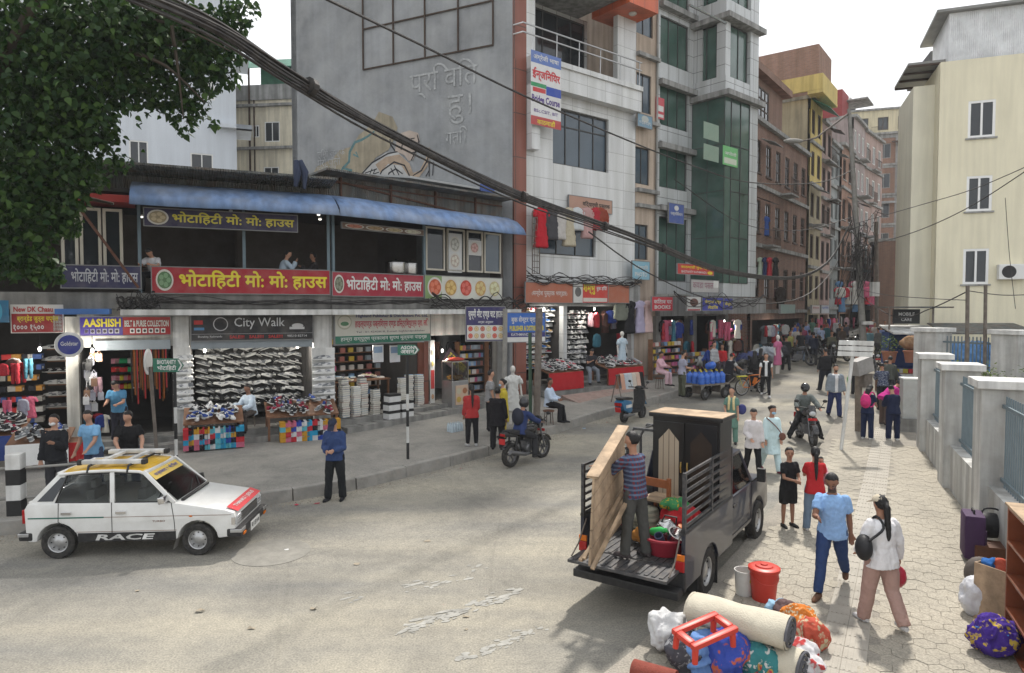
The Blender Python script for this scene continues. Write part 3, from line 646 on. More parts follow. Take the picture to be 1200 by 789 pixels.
# closing houses at the far end of the street
FE=Fac(36.5,76,.93,-.36)
eb=townhouse(FE,8,[3.6+3.2*i for i in range(7)],None,[M_brick2],3,'unplastered brick block with concrete frame closing the far end of the street',ww=1.3,fm=M_ledge,sill=None)
b=MB()
for xx in(0,2.6,5.3,8):b.box(xx-.22,-.05,2,xx+.22,-.002,22.8)
for i in range(1,7):b.box(0,-.06,3.6+3.2*i-.4,8,-.003,3.6+3.2*i+.0)
put(b.build('concrete_frame',M_ledge,eb),FE)
FE2=Fac(41,88,.95,-.3);M_crm=mat('cream wall paint',(.58,.52,.36),.85,.08,.6,streak=.2)
e2=townhouse(FE2,9,[4+3.1*i for i in range(9)],None,[M_crm],4,'cream coloured block with a black water tank rising behind the far brick block',ww=1.2)
b=MB();b.lathe([(.1,0),(.75,.0),(.8,.15),(.8,1.5),(.7,1.75),(.3,1.95),(.3,2.05),(.02,2.06)],18);tk=root('water_tank',FE2.W(2,2,29.1),0,'black plastic water tank on the roof of the far cream block','water tank');b.build('tank_body',mat('black plastic',(.02,.02,.022),.45,0),tk,smooth=.6)
# ---- right side: cream block, its annex, grey concrete house
FC=Fac(18.55,30.0,.94,-.35);LC=13
cb=broot('cream_block',FC,'plain cream block with white framed windows and a white tin top storey on the right')
M_cream=mat('smooth cream paint',(.76,.71,.54),.8,.05,.5,streak=.10);M_cream2=mat('pale cream paint',(.72,.69,.56),.8,.06,.5,streak=.10)
zt=FC.px(1112,72)[1]
wrs=[R4(FC,1135,119,1166,160),R4(FC,1133,207,1162,247),R4(FC,1129,292,1158,333)]
wrs+=[(r[0]+3.6,r[1],r[2]+3.6,r[3])for r in wrs]+[(r[0]+7.2,r[1],r[2]+7.2,r[3])for r in wrs]
b=MB();wallholes(b,0,LC,-.5,zt,wrs,0,.15);b.box(0,.16,-.5,.2,10,zt);b.box(LC-.2,.16,-.5,LC,10,zt);b.box(.2,9.8,-.5,LC-.2,10,zt);b.box(.2,.3,zt-.2,LC-.2,9.8,zt-.01)
put(b.build('wall',M_cream,cb),FC)
for r in wrs:window(cb,FC,r,mat('bright white frame',(.8,.8,.79),.4,0),G_dark,2,1,.10,.05,sill=M_ledge)
b=MB();b.box(-.85,.9,-.5,-.003,4.6,FC.px(1090,93)[1]);put(b.build('annex',M_cream2,cb),FC)
zt2=FC.px(1120,14)[1]
b=MB();b.box(.3,.12,zt,LC,3.2,zt2);put(b.build('tin_storey',corrmat('white corrugated sheet',(.80,.82,.84),'X',26,.06,.5,.02),cb),FC)
b=MB();b.prism([(-.14,zt2+.02),(3.4,zt2-.25),(3.4,zt2-.13),(-.14,zt2+.14)],'x',-.2,LC);b.box(-1.15,.5,zt2-1.9,.28,4,zt2-1.8);put(b.build('tin_roof',mat('grey tin sheet',(.22,.22,.21),.5,.2,2),cb),FC)
b=MB()
for yy in(.5,1.6,2.7,3.9):b.box(-1.15,yy,zt2-1.99,.28,yy+.06,zt2-1.902)
bsplit(b,'roof_batten',M_brfr,cb,FC)
FCG=Fac(23.3,38.6,.94,-.3)
cg=broot('concrete_house',FCG,'dark unpainted concrete house with stub balconies behind the cream block')
b=MB();b.box(0,0,0,4,3.2,FCG.px(1070,62)[1]);put(b.build('wall',mat('dark wet concrete',(.13,.13,.13),.9,.3,.6,.3,10,streak=.45),cg),FCG)
b=MB()
for v in(90,155,225):z_=FCG.px(1060,v)[1];b.box(-.5,.3,z_,.0,3,z_+.16)
bsplit(b,'balcony_slab',M_conc,cg,FCG)
b=MB();b.box(-.35,-.2,FCG.px(1060,270)[1],.5,-.001,FCG.px(1060,258)[1]);put(b.build('cooler_box',M_white,cg),FCG)
# brick shop house low on the right of the street end
FRB=Fac(26.6,46.5,.66,.75);pR=FRB.W(0,0,0)
FRB=Fac(33.0,62.0,-.5,-.86)
townhouse(FRB,10,[5.8,9.2],None,[M_brick],4,'low red brick house on the right hand side of the far street',ww=1.0,depth=4)
# ---- pale building and old cream house behind the restaurant
FPB=Fac(*atY(95,200,31)[:2],.92,.38)
pbld=broot('pale_building',FPB,'pale bluish white building with small windows behind the big tree')
LPB=FPB.px(277,150)[0];M_pale=mat('pale bluish white paint',(.62,.66,.71),.8,.05,.4,streak=.08)
wrs=[R4(FPB,151,164,174,194),R4(FPB,223,179,250,206),R4(FPB,243,95,252,118)]
b=MB();wallholes(b,-8,LPB,0,25,wrs,0,.15);b.box(LPB-.2,.16,0,LPB,9,25);b.box(-8,8.9,0,LPB-.2,9,25);put(b.build('wall',M_pale,pbld),FPB)
for r in wrs:window(pbld,FPB,r,M_wfr,G_dark,2,1,.06,.05)
b=MB();zl=FPB.px(278,150)[1];b.box(LPB-1.2,-.35,zl-.1,LPB+.7,-.001,zl+.1);b.box(LPB+.001,-.35,zl-.1,LPB+.7,2,zl+.1);zl=FPB.px(278,68)[1];b.box(LPB+.001,-.35,zl-.1,LPB+.6,2,zl+.1);bsplit(b,'ledge',M_pale,pbld,FPB)
FOC=Fac(*atY(276,200,42)[:2],.95,-.12)
ocb=broot('old_cream_house',FOC,'old stained cream house with a green tarpaulin on its roof terrace')
LOC_=FOC.px(352,150)[0];ztop=FOC.px(300,118)[1]
wrs=[R4(FOC,310,143,328,166),R4(FOC,309,196,327,212),R4(FOC,296,147,304,161)]
b=MB();wallholes(b,-2,LOC_,0,ztop,wrs,0,.15);b.box(-2,7,0,LOC_,7.1,ztop);put(b.build('wall',mat('stained cream paint',(.72,.66,.52),.88,.15,.7,streak=.3),ocb),FOC)
for r in wrs:window(ocb,FOC,r,M_wfr,G_dark,2,1,.06,.05)
b=MB()
for v in(124,174):zz=FOC.px(300,v)[1];b.box(-1.6,-.25,zz-.1,LOC_+.2,-.001,zz+.05)
b.box(-2,-.1,ztop,LOC_,0,ztop+.9);bsplit(b,'ledge',M_ledge,ocb,FOC)
b=MB();b.box(1.2,1,ztop+.0,LOC_+1,1.1,ztop+2.6);b.prism([(-.4,ztop+1.8),(1.2,ztop+2.8),(1.2,ztop+2.84),(-.4,ztop+1.84)],'x',-.3,LOC_);put(b.build('tarpaulin',mat('faded green tarpaulin',(.06,.17,.12),.6,.3,2),ocb),FOC)
b=MB();b.tube([(1.0,-.1,2),(1.0,-.1,ztop+2)],.06,8);b.tube([(1.3,-.1,2),(1.3,-.1,ztop)],.045,8);put(b.build('drain_pipe',M_brfr,ocb),FOC)
# background mass of the town on the hillside beyond, far left and far right
# ------------------------------------------------------------------ the corner restaurant over its row of shops
BP=(-5.4,20.1)
F1=Fac(-14.53,16.04,.9,.4);L1=math.hypot(BP[0]+14.53,BP[1]-16.04);F1=Fac(-14.53,16.04,BP[0]+14.53,BP[1]-16.04)
F2=Fac(BP[0],BP[1],-.12-BP[0],25.3-BP[1]);L2=math.hypot(-.12-BP[0],25.3-BP[1])
rbld=broot('corner_restaurant',F1,'two storey corner restaurant with open upper floor and blue awning over a row of shops')
M_stain=mat('stained white plaster',(.52,.51,.47),.9,.2,1.3,.2,10,streak=.45,dust=.5);M_blueaw=mat('faded blue fibre sheet',(.17,.265,.46),.5,.14,.5,streak=.35,dust=.5,dustcol=(.35,.34,.30))
M_tin=corrmat('old dark tin sheet',(.16,.17,.165),'X',30,.4,.6,.5);M_post=mat('painted blue grey post',(.14,.19,.22),.6,.1)
x1=lambda u:F1.px(u,420)[0]
x2=lambda u:F2.px(u,420)[0]
ZC=4.0
# pillars between the shops
def box_part(F,name,m,*boxes,bevel=0):
    b=MB()
    for bx in boxes:b.box(*bx)
    return put(b.build(name,m,rbld,bevel=bevel),F)
for u0,u1 in((203,222),(368,392)):box_part(F1,'pillar',M_white,(x1(u0),0,0,x1(u1)if u1<380 else L1,.35,ZC-.2))
box_part(F1,'pillar',M_stain,(x1(76),.1,0,x1(91),.4,ZC-.2));box_part(F2,'pillar',M_white,(.0,.02,0,.12,.35,ZC-.2))
box_part(F2,'pillar',M_red,(x2(497),.0,0,x2(502),.4,ZC-.2));box_part(F2,'pillar',M_conc,(L2-.5,.1,0,L2-.02,.5,ZC-.2))
# slab edge, canopy, upper floor
box_part(F1,'floor_slab',M_conc,(0,-.12,ZC,L1+.05,6,ZC+.42));box_part(F2,'floor_slab',M_conc,(.03,-.12,ZC-.002,L2,5,ZC+.418))
box_part(F1,'canopy',M_white,(x1(146),-.75,ZC-.17,L1+.3,-.122,ZC-.02));box_part(F2,'canopy',M_white,(-.3,-.752,ZC-.172,L2-.1,-.124,ZC-.018))
box_part(F1,'canopy',mat('blue tin',(.06,.15,.38),.5,.2,2),(x1(72),-.7,ZC-.14,x1(133),-.13,ZC+.0))
box_part(F1,'shop_lintel',M_stain,(x1(91),.03,3.0,L1,.3,ZC-.01));box_part(F2,'shop_lintel',M_stain,(.12,.03,3.1,L2-.02,.3,ZC-.01))
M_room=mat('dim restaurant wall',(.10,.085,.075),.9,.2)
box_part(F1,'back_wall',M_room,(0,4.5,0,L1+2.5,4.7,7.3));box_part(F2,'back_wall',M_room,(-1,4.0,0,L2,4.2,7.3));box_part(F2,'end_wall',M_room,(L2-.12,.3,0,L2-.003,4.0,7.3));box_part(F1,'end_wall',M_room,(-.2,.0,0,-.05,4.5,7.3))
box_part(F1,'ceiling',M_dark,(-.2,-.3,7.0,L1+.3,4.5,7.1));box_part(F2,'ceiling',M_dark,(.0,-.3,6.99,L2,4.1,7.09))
for F,L_,xs in((F1,L1,[x1(164)+.05,x1(288),x1(386)]),(F2,L2,[x2(391),x2(497)])):
    for xx in xs:box_part(F,'upper_post',M_post,(xx-.04,-.06,ZC+.42,xx+.04,.02,7.0))
# shop interiors
shops=[(F1,1.0,x1(74)),(F1,x1(93),x1(200)),(F1,x1(224),x1(366)),(F2,.16,x2(496)),(F2,x2(511),L2-.55)]
for F,a,c in shops:
    z_=gz(F.W(a,0,0).y)+.5
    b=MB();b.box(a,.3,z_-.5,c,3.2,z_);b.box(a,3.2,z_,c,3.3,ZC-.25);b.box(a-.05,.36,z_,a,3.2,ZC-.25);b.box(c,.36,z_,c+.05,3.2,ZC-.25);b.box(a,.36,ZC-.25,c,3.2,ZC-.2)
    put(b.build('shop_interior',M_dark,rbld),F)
for F,a,c,zz in((F1,x1(112),x1(200),3.12),(F1,x1(224),x1(366),3.1),(F2,.16,x2(496),3.1)):box_part(F,'shutter_box',mat('grey steel shutter',(.23,.26,.28),.5,.15,2),(a,-.05,zz-.2,c,.028,zz+.05))
# step / plinth in front of the shops
for F,a,c in((F1,x1(20),L1+.2),(F2,.0,L2)):
    b=MB();n=14
    for i in range(n):
        xa,xb=a+(c-a)*i/n,a+(c-a)*(i+1)/n;zz=gz(F.W((xa+xb)/2,0,0).y)
        b.box(xa,-.55,-.2,xb,.3,zz+.5+.004*(i%2));b.box(xa,-1.0,-.2,xb,-.552,zz+.37+.003*(i%2))
    put(b.build('shop_step',M_conc,rbld),F)
# left wing windows of the upper floor
lw=[(x1(75),4.6,x1(95),6.6),(x1(97),4.6,x1(122),6.6),(x1(124),4.6,x1(147),6.6)]
M_alu=mat('cream aluminium frame',(.46,.43,.36),.5,.1)
for r in lw:window(rbld,F1,(r[0],r[1]+.35,r[2],r[3]),M_alu,G_dark,1,1,.07,.05)
b=MB();b.prism([(-.5,6.72),(.6,6.72),(.6,7.0),(-.5,6.9)],'x',x1(85),x1(160));put(b.build('eave_trim',mat('red eave paint',(.30,.035,.03),.6,.15),rbld),F1)
b=MB();b.tube([(x1(92),-.25,6.75),(x1(165),-.2,4.55)],.035,8);put(b.build('brace_pole',mat('rusty pole',(.13,.06,.04),.8,.3,8),rbld),F1)
# right hand windows of the upper floor
for u0,u1 in((499,522),(524,545),(547,566),(567,587)):
    window(rbld,F2,(x2(u0),5.28,x2(u1)-.03,6.72),M_alu,G_dark if u0<560 else G_blue,1,1,.06,.0)
# awning: curved faded blue sheet
def awn(F,x0,x1_,e0,e1):
    b=MB();prof=[(.35,7.38),(-.2,7.3),(-.65,7.12),(-.95,6.85),(-1.05,6.62)];k=len(prof);n=max(2,int((x1_-x0)/.8));vs=[]
    for i in range(n+1):
        t=i/n
        for j,(yy,zz)in enumerate(prof):
            q=j/(k-1);xx=x0+(x1_-x0)*t+(e0*(1-t)+e1*t)*q;vs.append((xx,yy+random.uniform(-.012,.012),zz+random.uniform(-.012,.012)))
    b.add(vs,[(i*k+j,(i+1)*k+j,(i+1)*k+j+1,i*k+j+1)for i in range(n)for j in range(k-1)])
    o=put(b.build('awning',M_blueaw,rbld,smooth=.5),F);s=o.modifiers.new('thick','SOLIDIFY');s.thickness=.03
    return o
turn=(F2.ang-F1.ang)/2
awn(F1,x1(160),L1,0,1.05*math.tan(turn));awn(F2,0,L2-.25,-1.05*math.tan(turn),.1)
# corrugated wall between awning and roof, roof sheets
box_part(F1,'tin_wall',M_tin,(x1(110),.3,6.95,L1+.1,.36,7.55));box_part(F2,'tin_wall',M_tin,(0,.3,6.95,L2-.05,.36,8.02))
b=MB();b.prism([(-.9,7.62),(4.6,7.42),(4.6,7.48),(-.9,7.68)],'x',-.3,L1+.15);put(b.build('tin_roof',M_tin,rbld),F1)
b=MB();b.prism([(-.35,7.98),(4.1,7.8),(4.1,7.86),(-.35,8.04)],'x',-.2,L2-.03);put(b.build('tin_roof',M_tin,rbld),F2)
M_rust=mat('rusty angle iron',(.10,.05,.035),.8,.3,6)
b=MB();b.bar((.2,.27,7.85),(L2-1.5,.27,7.3),.05,.05)
for xx in(.6,2.4,4.2,6.0):b.box(xx-.025,.22,7.0,xx+.025,.29,7.98)
b.bar((0,.255,7.78),(L2-.1,.255,7.78),.04,.04);put(b.build('roof_brace',M_rust,rbld),F2)
# low shed roof of the neighbour above the tin wall
b=MB();b.prism([(.6,8.35),(3.0,8.75),(3.0,8.82),(.6,8.42)],'x',3.4,L2-.2);sh=root('shed_roof',F2.W(3.4,.6,8.35),F2.ang,'pale grey sheet roof with a blue edge lying over the tin wall','roof');put(b.build('sheet',mat('pale grey sheet',(.36,.37,.37),.6,.15,1),sh),F2)
b=MB();b.box(L2-.9,.55,8.3,L2-.2,.59,8.55);put(b.build('blue_edge',mat('blue tin edge',(.05,.09,.28),.5,.1),sh),F2)
jk=MB();jk.tube([(x1(346),-.85,8.06),(x1(346)+.02,-.95,7.7),(x1(346)-.04,-.93,7.35)],[.07,.11,.05],8);jk.tube([(x1(350),-.85,8.06),(x1(350)+.12,-.95,7.75),(x1(350)+.1,-.93,7.3)],[.08,.1,.04],8)
tag(put(jk.build('jacket',mat('dark blue cloth',(.035,.045,.08),.9,.2,8),None,smooth=1),F1),'dark blue jacket hung over the edge of the tin roof','jacket')
# restaurant furniture seen through the openings
M_wood=mat('brown table wood',(.16,.08,.045),.6,.25,5);M_steel=mat('steel pot',(.5,.5,.5),.25,.1,metal=1)
for xx,yy in((x1(186),1.0),(x1(330),1.0),(x1(250),2.4)):
    t=root('dining_table',F1.W(xx,yy,ZC+.42),F1.ang,['wooden dining table behind the man in white upstairs','wooden dining table behind the man in pale blue upstairs','wooden dining table deep inside the upper floor'][(xx>x1(200))+(yy>2)],'table','tables in the open restaurant')
    b=MB();b.box(-.5,-.35,.72,.5,.35,.76);b.build('tabletop',M_wood,t)
    for sx in(-1,1):
        for sy in(-1,1):b=MB();b.box(sx*.44-.03,sy*.3-.03,0,sx*.44+.03,sy*.3+.03,.719);b.build('leg',M_wood,t)
for u,s,lab in((472,.34,'large steel steamer pot on the kitchen counter upstairs'),(489,.26,'small steel pot beside the large steamer upstairs')):
    t=root('steel_pot',F2.W(x2(u),.35,ZC+1.12),0,lab,'pot');b=MB();b.lathe([(.05,0),(s*.95,0),(s,.06),(s,.34),(s*1.05,.35),(s*1.05,.37),(s*.5,.44),(.02,.45)],20);b.build('pot_body',M_steel,t,smooth=.6);b=MB();b.lathe([(.03,.45),(.05,.48),(.02,.5)],10);b.build('lid_knob',M_black,t,smooth=.6)
box_part(F2,'kitchen_counter',M_wood,(x2(430),.15,ZC+.42,x2(497),.8,ZC+1.12))
M_lamp=emit('lamp tube',(1,.96,.88),1.2)
for F,xx,yy,zz in((F1,x1(182),1.6,6.75),(F1,x1(275),1.2,6.8),(F1,x1(310),2.0,6.8),(F2,x2(395),1.0,6.85),(F2,x2(408),1.6,6.8),(F1,x1(160),2.5,6.7)):
    t=root('ceiling_lamp',F.W(xx,yy,zz),F.ang,'small lit lamp under the dark restaurant ceiling','lamp','lamps under the restaurant ceiling');b=MB();b.lathe([(.02,.1),(.05,.09),(.055,.04)],12,cap=True);b.build('lamp_cap',M_wfr,t,smooth=.6);b=MB();b.lathe([(.05,.038),(.045,.0),(.01,-.01)],12);b.build('bulb',M_lamp,t,smooth=.6)
# ------------------------------------------------------------------ trees and plants
def leafmat(name,c1,c2):
    m=bpy.data.materials.new(name);m.use_nodes=True;t=m.node_tree;n=t.nodes;l=t.links;b=n['Principled BSDF'];b.inputs['Roughness'].default_value=.5;b.inputs['Specular IOR Level'].default_value=.2
    g=n.new('ShaderNodeNewGeometry');r=n.new('ShaderNodeValToRGB');r.color_ramp.elements[0].color=(*c1,1);r.color_ramp.elements[1].color=(*c2,1);e3=r.color_ramp.elements.new(.82);e3.color=(*[(a+b_*2)/3*.75 for a,b_ in zip(c1,c2)],1)
    l.new(g.outputs['Random Per Island'],r.inputs['Fac']);l.new(r.outputs['Color'],b.inputs['Base Color'])
    tr=n.new('ShaderNodeBsdfTranslucent');l.new(r.outputs['Color'],tr.inputs['Color']);mi=n.new('ShaderNodeMixShader');mi.inputs[0].default_value=.22
    l.new(b.outputs[0],mi.inputs[1]);l.new(tr.outputs[0],mi.inputs[2]);l.new(mi.outputs[0],n['Material Output'].inputs['Surface']);return m
M_leaf=leafmat('peepal leaf',(.010,.036,.009),(.060,.118,.022));M_bark=mat('grey brown bark',(.05,.04,.03),.95,.3,4,.8,14)
def leaves(pts,size,rnd,name,m,parent,droop=.8,heart=True):
    b=MB()
    shp=[(0,0),(.32,.12),(.42,.38),(.25,.68),(0,1.15),(-.25,.68),(-.42,.38),(-.32,.12)]if heart else[(0,0),(.16,.4),(0,1),(-.16,.4)]
    for p in pts:
        s=size*rnd.uniform(.5,1.25);a=rnd.uniform(0,6.283);dn=rnd.uniform(.2,1.0)*droop
        t=Vector((math.cos(a)*(1.1-dn),math.sin(a)*(1.1-dn),-dn)).normalized();n_=Vector((rnd.uniform(-1,1),rnd.uniform(-1,1),rnd.uniform(.2,1)));sd_=t.cross(n_)
        if sd_.length<.05:continue
        sd_.normalize();nn=sd_.cross(t);k=len(b.v)
        for(x,y)in shp:b.v.append(tuple(p+sd_*(x*s)+t*(y*s)+nn*(abs(x)*.25*s-y*y*.08*s)))
        b.f.append(tuple(range(k,k+len(shp))));b.m.append(0)
    return b.build(name,m,parent,fixn=False)
def curve(pts,n):
    """Catmull-Rom through points"""
    P_=[pts[0]]+list(pts)+[pts[-1]];out=[]
    seg=len(pts)-1
    for i in range(seg):
        for j in range(n):
            t=j/n;a,b_,c,d=P_[i:i+4]
            out.append(.5*((2*b_)+(c-a)*t+(2*a-5*b_+4*c-d)*t*t+(3*b_-a-3*c+d)*t**3))
    return out+[pts[-1]]
rnd=random.Random(11)
tx,ty=-12.6,12.5
tree=root('peepal_tree',(tx,ty,gz(ty)),0,'big peepal tree with drooping heart shaped leaves hanging in at the upper left','tree')
limbs=[[(0,0,0),(.1,.1,3),(.4,.3,5.2),(.9,.5,7.5)],[(.4,.3,5.0),(2.0,.8,7.2),(4.2,1.3,8.8),(6.2,1.6,9.5)],[(.3,.2,4.2),(1.8,1.2,5.8),(3.2,1.8,6.4),(4.2,2.0,6.2)],[(.9,.5,7.5),(1.8,.4,9.8),(3.4,.6,11.5)],[(.2,.2,4),(-1.5,.5,6.5),(-3,1,8.5)],[(.1,.2,3.4),(1.2,1.8,4.8),(2.2,2.4,5.0)],[(2.0,.8,7.2),(3.2,.2,8.4),(5.0,-.4,10.4)]]
b=MB()
for i,q in enumerate(limbs):b.tube(q,[.42,.36,.26,.12]if i==0 else[.2,.13,.07,.025][:len(q)],9)
for u0,v0,u1,v1 in((40,60,180,95),(100,120,45,210),(150,60,240,120),(60,180,70,290),(130,20,270,60),(30,130,135,180),(200,30,215,140)):b.tube(curve([atY(u0,v0,13.4)-tree.location,atY((u0+u1)/2,(v0+v1)/2-12,13.6)-tree.location,atY(u1,v1,13.9)-tree.location],5),[.05-.04*i/10 for i in range(11)],6)
b.build('trunk',M_bark,tree,smooth=1)
pts=[]
# leafy clumps (world position, radius): hanging masses with gaps between
def cl(u,v,Y,r,n):
    c=atY(u,v,Y)-tree.location
    for _ in range(n):
        d=Vector((rnd.gauss(0,1),rnd.gauss(0,1),rnd.gauss(0,1)));d.normalize();d*=r*rnd.random()**.45
        pts.append(c+Vector((d.x,d.y*.8,d.z*.8)))
for u,v,Y,r,n in[(20,20,13,1.3,800),(80,30,13,1.3,800),(140,25,13.5,1.1,650),(190,40,14,1.0,520),(235,45,14.5,.85,380),(262,30,14.5,.6,180),(250,75,14.5,.6,190),(225,90,14.5,.65,230),(205,120,14.5,.5,120),(232,128,14.6,.36,60),(215,148,14.6,.25,24),(165,85,14,.7,300),(120,80,13.5,.9,480),(60,90,13,1.2,800),(0,90,13,1.2,800),(20,160,13,1.2,800),(90,140,13.3,.8,420),(118,158,13.5,.45,110),(135,188,13.5,.3,42),(108,120,13.5,.5,150),(60,190,13.2,.9,520),(100,205,13.4,.45,120),(10,230,13,1.0,620),(50,250,13.2,.7,320),(80,232,13.3,.4,110),(82,262,13.3,.28,50),(30,300,13.2,.6,230),(55,318,13.3,.34,80),(-20,300,13,.8,320),(185,10,14,.8,300),(282,10,14.6,.4,70),(276,62,14.6,.3,40),(270,95,14.7,.2,18),(252,145,14.7,.14,8),(148,118,14,.3,40),(175,118,14.2,.34,50)]:cl(u,v,Y,r,int(n*1.65))
for _ in range(2600):                        # the rest of the crown above and out of frame
    a=rnd.uniform(0,6.283);r_=rnd.random()**.5*6;pts.append(Vector((math.cos(a)*r_-.5,math.sin(a)*r_*.7+.5,rnd.uniform(7.5,13))))
leaves(pts,.135,rnd,'crown',M_leaf,tree)
M_lf2=leafmat('shrub leaf',(.05,.10,.02),(.20,.26,.05))
# ------------------------------------------------------------------ poles, wires
M_wire=mat('black cable sheath',(.022,.02,.02),.6,.3,3,dust=.35,dustcol=(.14,.125,.11));M_galv=mat('dusty galvanised pole',(.22,.215,.20),.7,.25,3,dust=.4);M_rustp=mat('old rusted steel pole',(.12,.10,.085),.8,.3,3,dust=.3)
def wpt(u,v,Y):return atY(u,v,Y)
def cable(name,pts,r,label,group=None,n=6,sides=6,m=None):
    b=MB();q=curve([Vector(p)for p in pts],n);o_=q[0].copy();b.tube([p-o_ for p in q],r,sides)
    o=b.build(name,m or M_wire,None,smooth=1,loc=o_);return tag(o,label,'cable',group)
poleP=gnd(1014,432);poleT=atY(995,128,poleP.y+.6)
pl=root('street_pole',poleP,0,'tall leaning grey street pole with a lamp arm and a tangle of cables','pole')
pt=poleT-poleP
b=MB();b.tube([(0,0,-.3),pt*.35,pt],[.17,.15,.09],12);b.build('pole',M_galv,pl,smooth=1)
b=MB();e=atY(938,166,poleP.y-.5)-poleP;b.tube([pt*.985,e+Vector((.8,.1,.2)),e],[.05,.04,.035],8);b.build('lamp_arm',M_rustp,pl,smooth=1)
b=MB();b.ell(e+Vector((-.35,0,.02)),(.5,.17,.12),12,6);b.build('lamp_head',M_galv,pl,smooth=1)
b=MB();b.box(.15,-.25,3.6,.5,.05,4.3);b.box(-.3,-.3,2.2,.2,-.1,2.35);b.build('junction_box',M_white,pl)
bt=wpt(999,262,poleP.y)
BUN=[(120,-28,6.6),(250,32,7.8),(340,88,9.0),(450,152,11),(600,226,14.3),(700,262,17),(770,288,20),(850,318,24.5),(930,325,29),(972,305,32),(998,258,poleP.y)]
br=[.075,.085,.085,.082,.08,.08,.085,.075,.05,.04,.03]
rnd=random.Random(5)
for k in range(12):
    a=k*2.399;rr_=math.sqrt((k+.5)/12);tw=rnd.uniform(-.5,.5);pts=[]
    for i,(u,v,Y)in enumerate(BUN):
        aa=a+tw*i*.5;pts.append(wpt(u,v,Y)+Vector((math.cos(aa)*.5,math.cos(aa)*.5,math.sin(aa)))*br[i]*rr_*1.35+Vector((0,0,-rnd.random()*.05)))
    cable('overhead_cable',pts,.018 if k%3 else .025,'black cable twisted into the thick bundle sagging from upper left to the pole','cables of the thick bundle',7)
for i in(2,4,5,6):                       # ties round the bundle
    p=wpt(*BUN[i]);q=wpt(*BUN[i+1]);d=(q-p).normalized();tag(MB().tube([-d*.05,d*.05],br[i]+.035,10).build('cable_tie',M_wire,None,loc=p+d*.4),'black tie wrapped round the thick overhead cable bundle','tie','ties of the cable bundle')
for pts,r,lab in[([(372,-6,9),(500,56,12),(640,124,15.5),(800,190,22),(880,214,27),(960,214,32),(998,200,poleP.y)],.022,'single grey cable crossing in front of the plaster wall above the bundle'),([(690,272,19),(760,320,23),(840,352,28),(930,352,31),(975,318,33),(999,262,poleP.y)],.022,'pale cable looping low beneath the bundle towards the pole'),([(790,210,26),(870,262,30),(940,270,33),(1000,254,poleP.y)],.018,'thin cable sagging past the brick house windows to the pole'),([(1003,290,poleP.y),(1060,276,26),(1130,246,22),(1215,192,18)],.015,'thin cable rising from the pole past the cream block lower window'),([(1003,262,poleP.y),(1080,240,26),(1140,222,22),(1215,190,19)],.013,'thin cable rising from the pole past the cream block middle window'),([(1005,345,poleP.y),(1050,372,28),(1090,362,25),(1135,341,21)],.02,'black cable drooping from the pole to the short twin posts'),([(1135,341,21),(1175,346,22),(1215,345,23)],.014,'thin cable from the twin posts towards the right'),([(1133,352,21),(1090,350,24),(1040,346,28),(1010,340,poleP.y)],.013,'thin straight cable between the twin posts and the pole'),([(1178,232,27),(1183,300,27),(1190,362,26)],.012,'thin cable hanging down beside the cooling unit')]:
    cable('street_cable',[wpt(*p)for p in pts],r,lab)
# tangle round the pole
b=MB();rnd=random.Random(9);c=wpt(1006,290,poleP.y)-poleP
for k in range(20):
    pts=[Vector((0,-.12,0))+c+Vector((rnd.gauss(0,.42),rnd.gauss(0,.25),rnd.gauss(-.5,1.0)))for _ in range(4)];b.tube(curve(pts,5),rnd.uniform(.010,.02),5)
t_=b.build('cable_tangle',M_wire,pl)
# cable tangle along the white house fascia and the restaurant slab
def swag(name,F,x0,x1_,z,y,n,sag,label,seed,amp=.12,r=.014):
    rnd=random.Random(seed);b=MB();o_=F.W(x0,y,z)
    for k in range(n):
        pts=[]
        for i in range(9):
            t=i/8;pts.append(F.W(x0+(x1_-x0)*t,y-rnd.uniform(.0,.12),z+rnd.gauss(0,amp)-sag*math.sin(math.pi*((t*(1+k%3))%1)))-o_)
        b.tube(curve(pts,4),r*rnd.uniform(.7,1.4),5)
    return tag(b.build(name,M_wire,None,loc=o_),label,'cables')
swag('wire_tangle',FWT,.3,LW-.1,zsb1+.2,-.4,12,.15,'tangled black wires lying along the top of the red brown signboard',2)
swag('wire_tangle',F2,3.5,L2+.8,4.25,-.35,12,.2,'tangled black wires bunched below the food picture panel',3,.16)
swag('wire_tangle',F1,x1(140),x1(190),4.18,-.25,14,.05,'tangled black wires at the left end of the concrete slab edge',4,.13)
swag('wire_tangle',F1,x1(185),L1+3,4.22,-.2,7,.05,'black wires running along the concrete slab edge under the red signs',6,.06)
swag('wire_tangle',FT,-1.6,LT+LB,zg-.05,-2.1,5,.5,'slack black wires looping across the glass tower shop fascia',8,.1)
# ladder-like iron rack with wires at the corner of the white house
b=MB();f=Fac(*FWT.W(.5,-.5,0)[:2],.78,.63);z0_,z1_=f.px(606,320)[1],f.px(612,246)[1]
for xx in(.0,.35):b.box(xx-.015,-.015,z0_,xx+.015,.015,z1_)
for i in range(11):zz=z0_+(z1_-z0_)*i/10;b.box(-.015,-.013,zz-.012,.365,.013,zz+.012)
for xx in(.12,.23):b.box(xx-.01,-.01,z0_,xx+.01,.01,z1_)
tag(put(b.build('cable_rack',M_rustp),f),'narrow iron ladder rack fixed to the corner of the white house','rack')
def post(name,u,v,Y,vt,r,label,m,ut=None,cat='post'):
    p=gnd(u,v)if Y is None else Vector((*atY(u,v,Y)[:2],gz(Y)));t=atY(ut or u,vt,p.y);b=MB();b.tube([(0,0,-.1),t-p],r,10);o=b.build(name,m,None,smooth=.6,loc=p);return tag(o,label,cat),p,t
post('crooked_post',628,522,None,362,.1,'crooked rusted steel post standing before the blue shop sign',M_rustp,632)
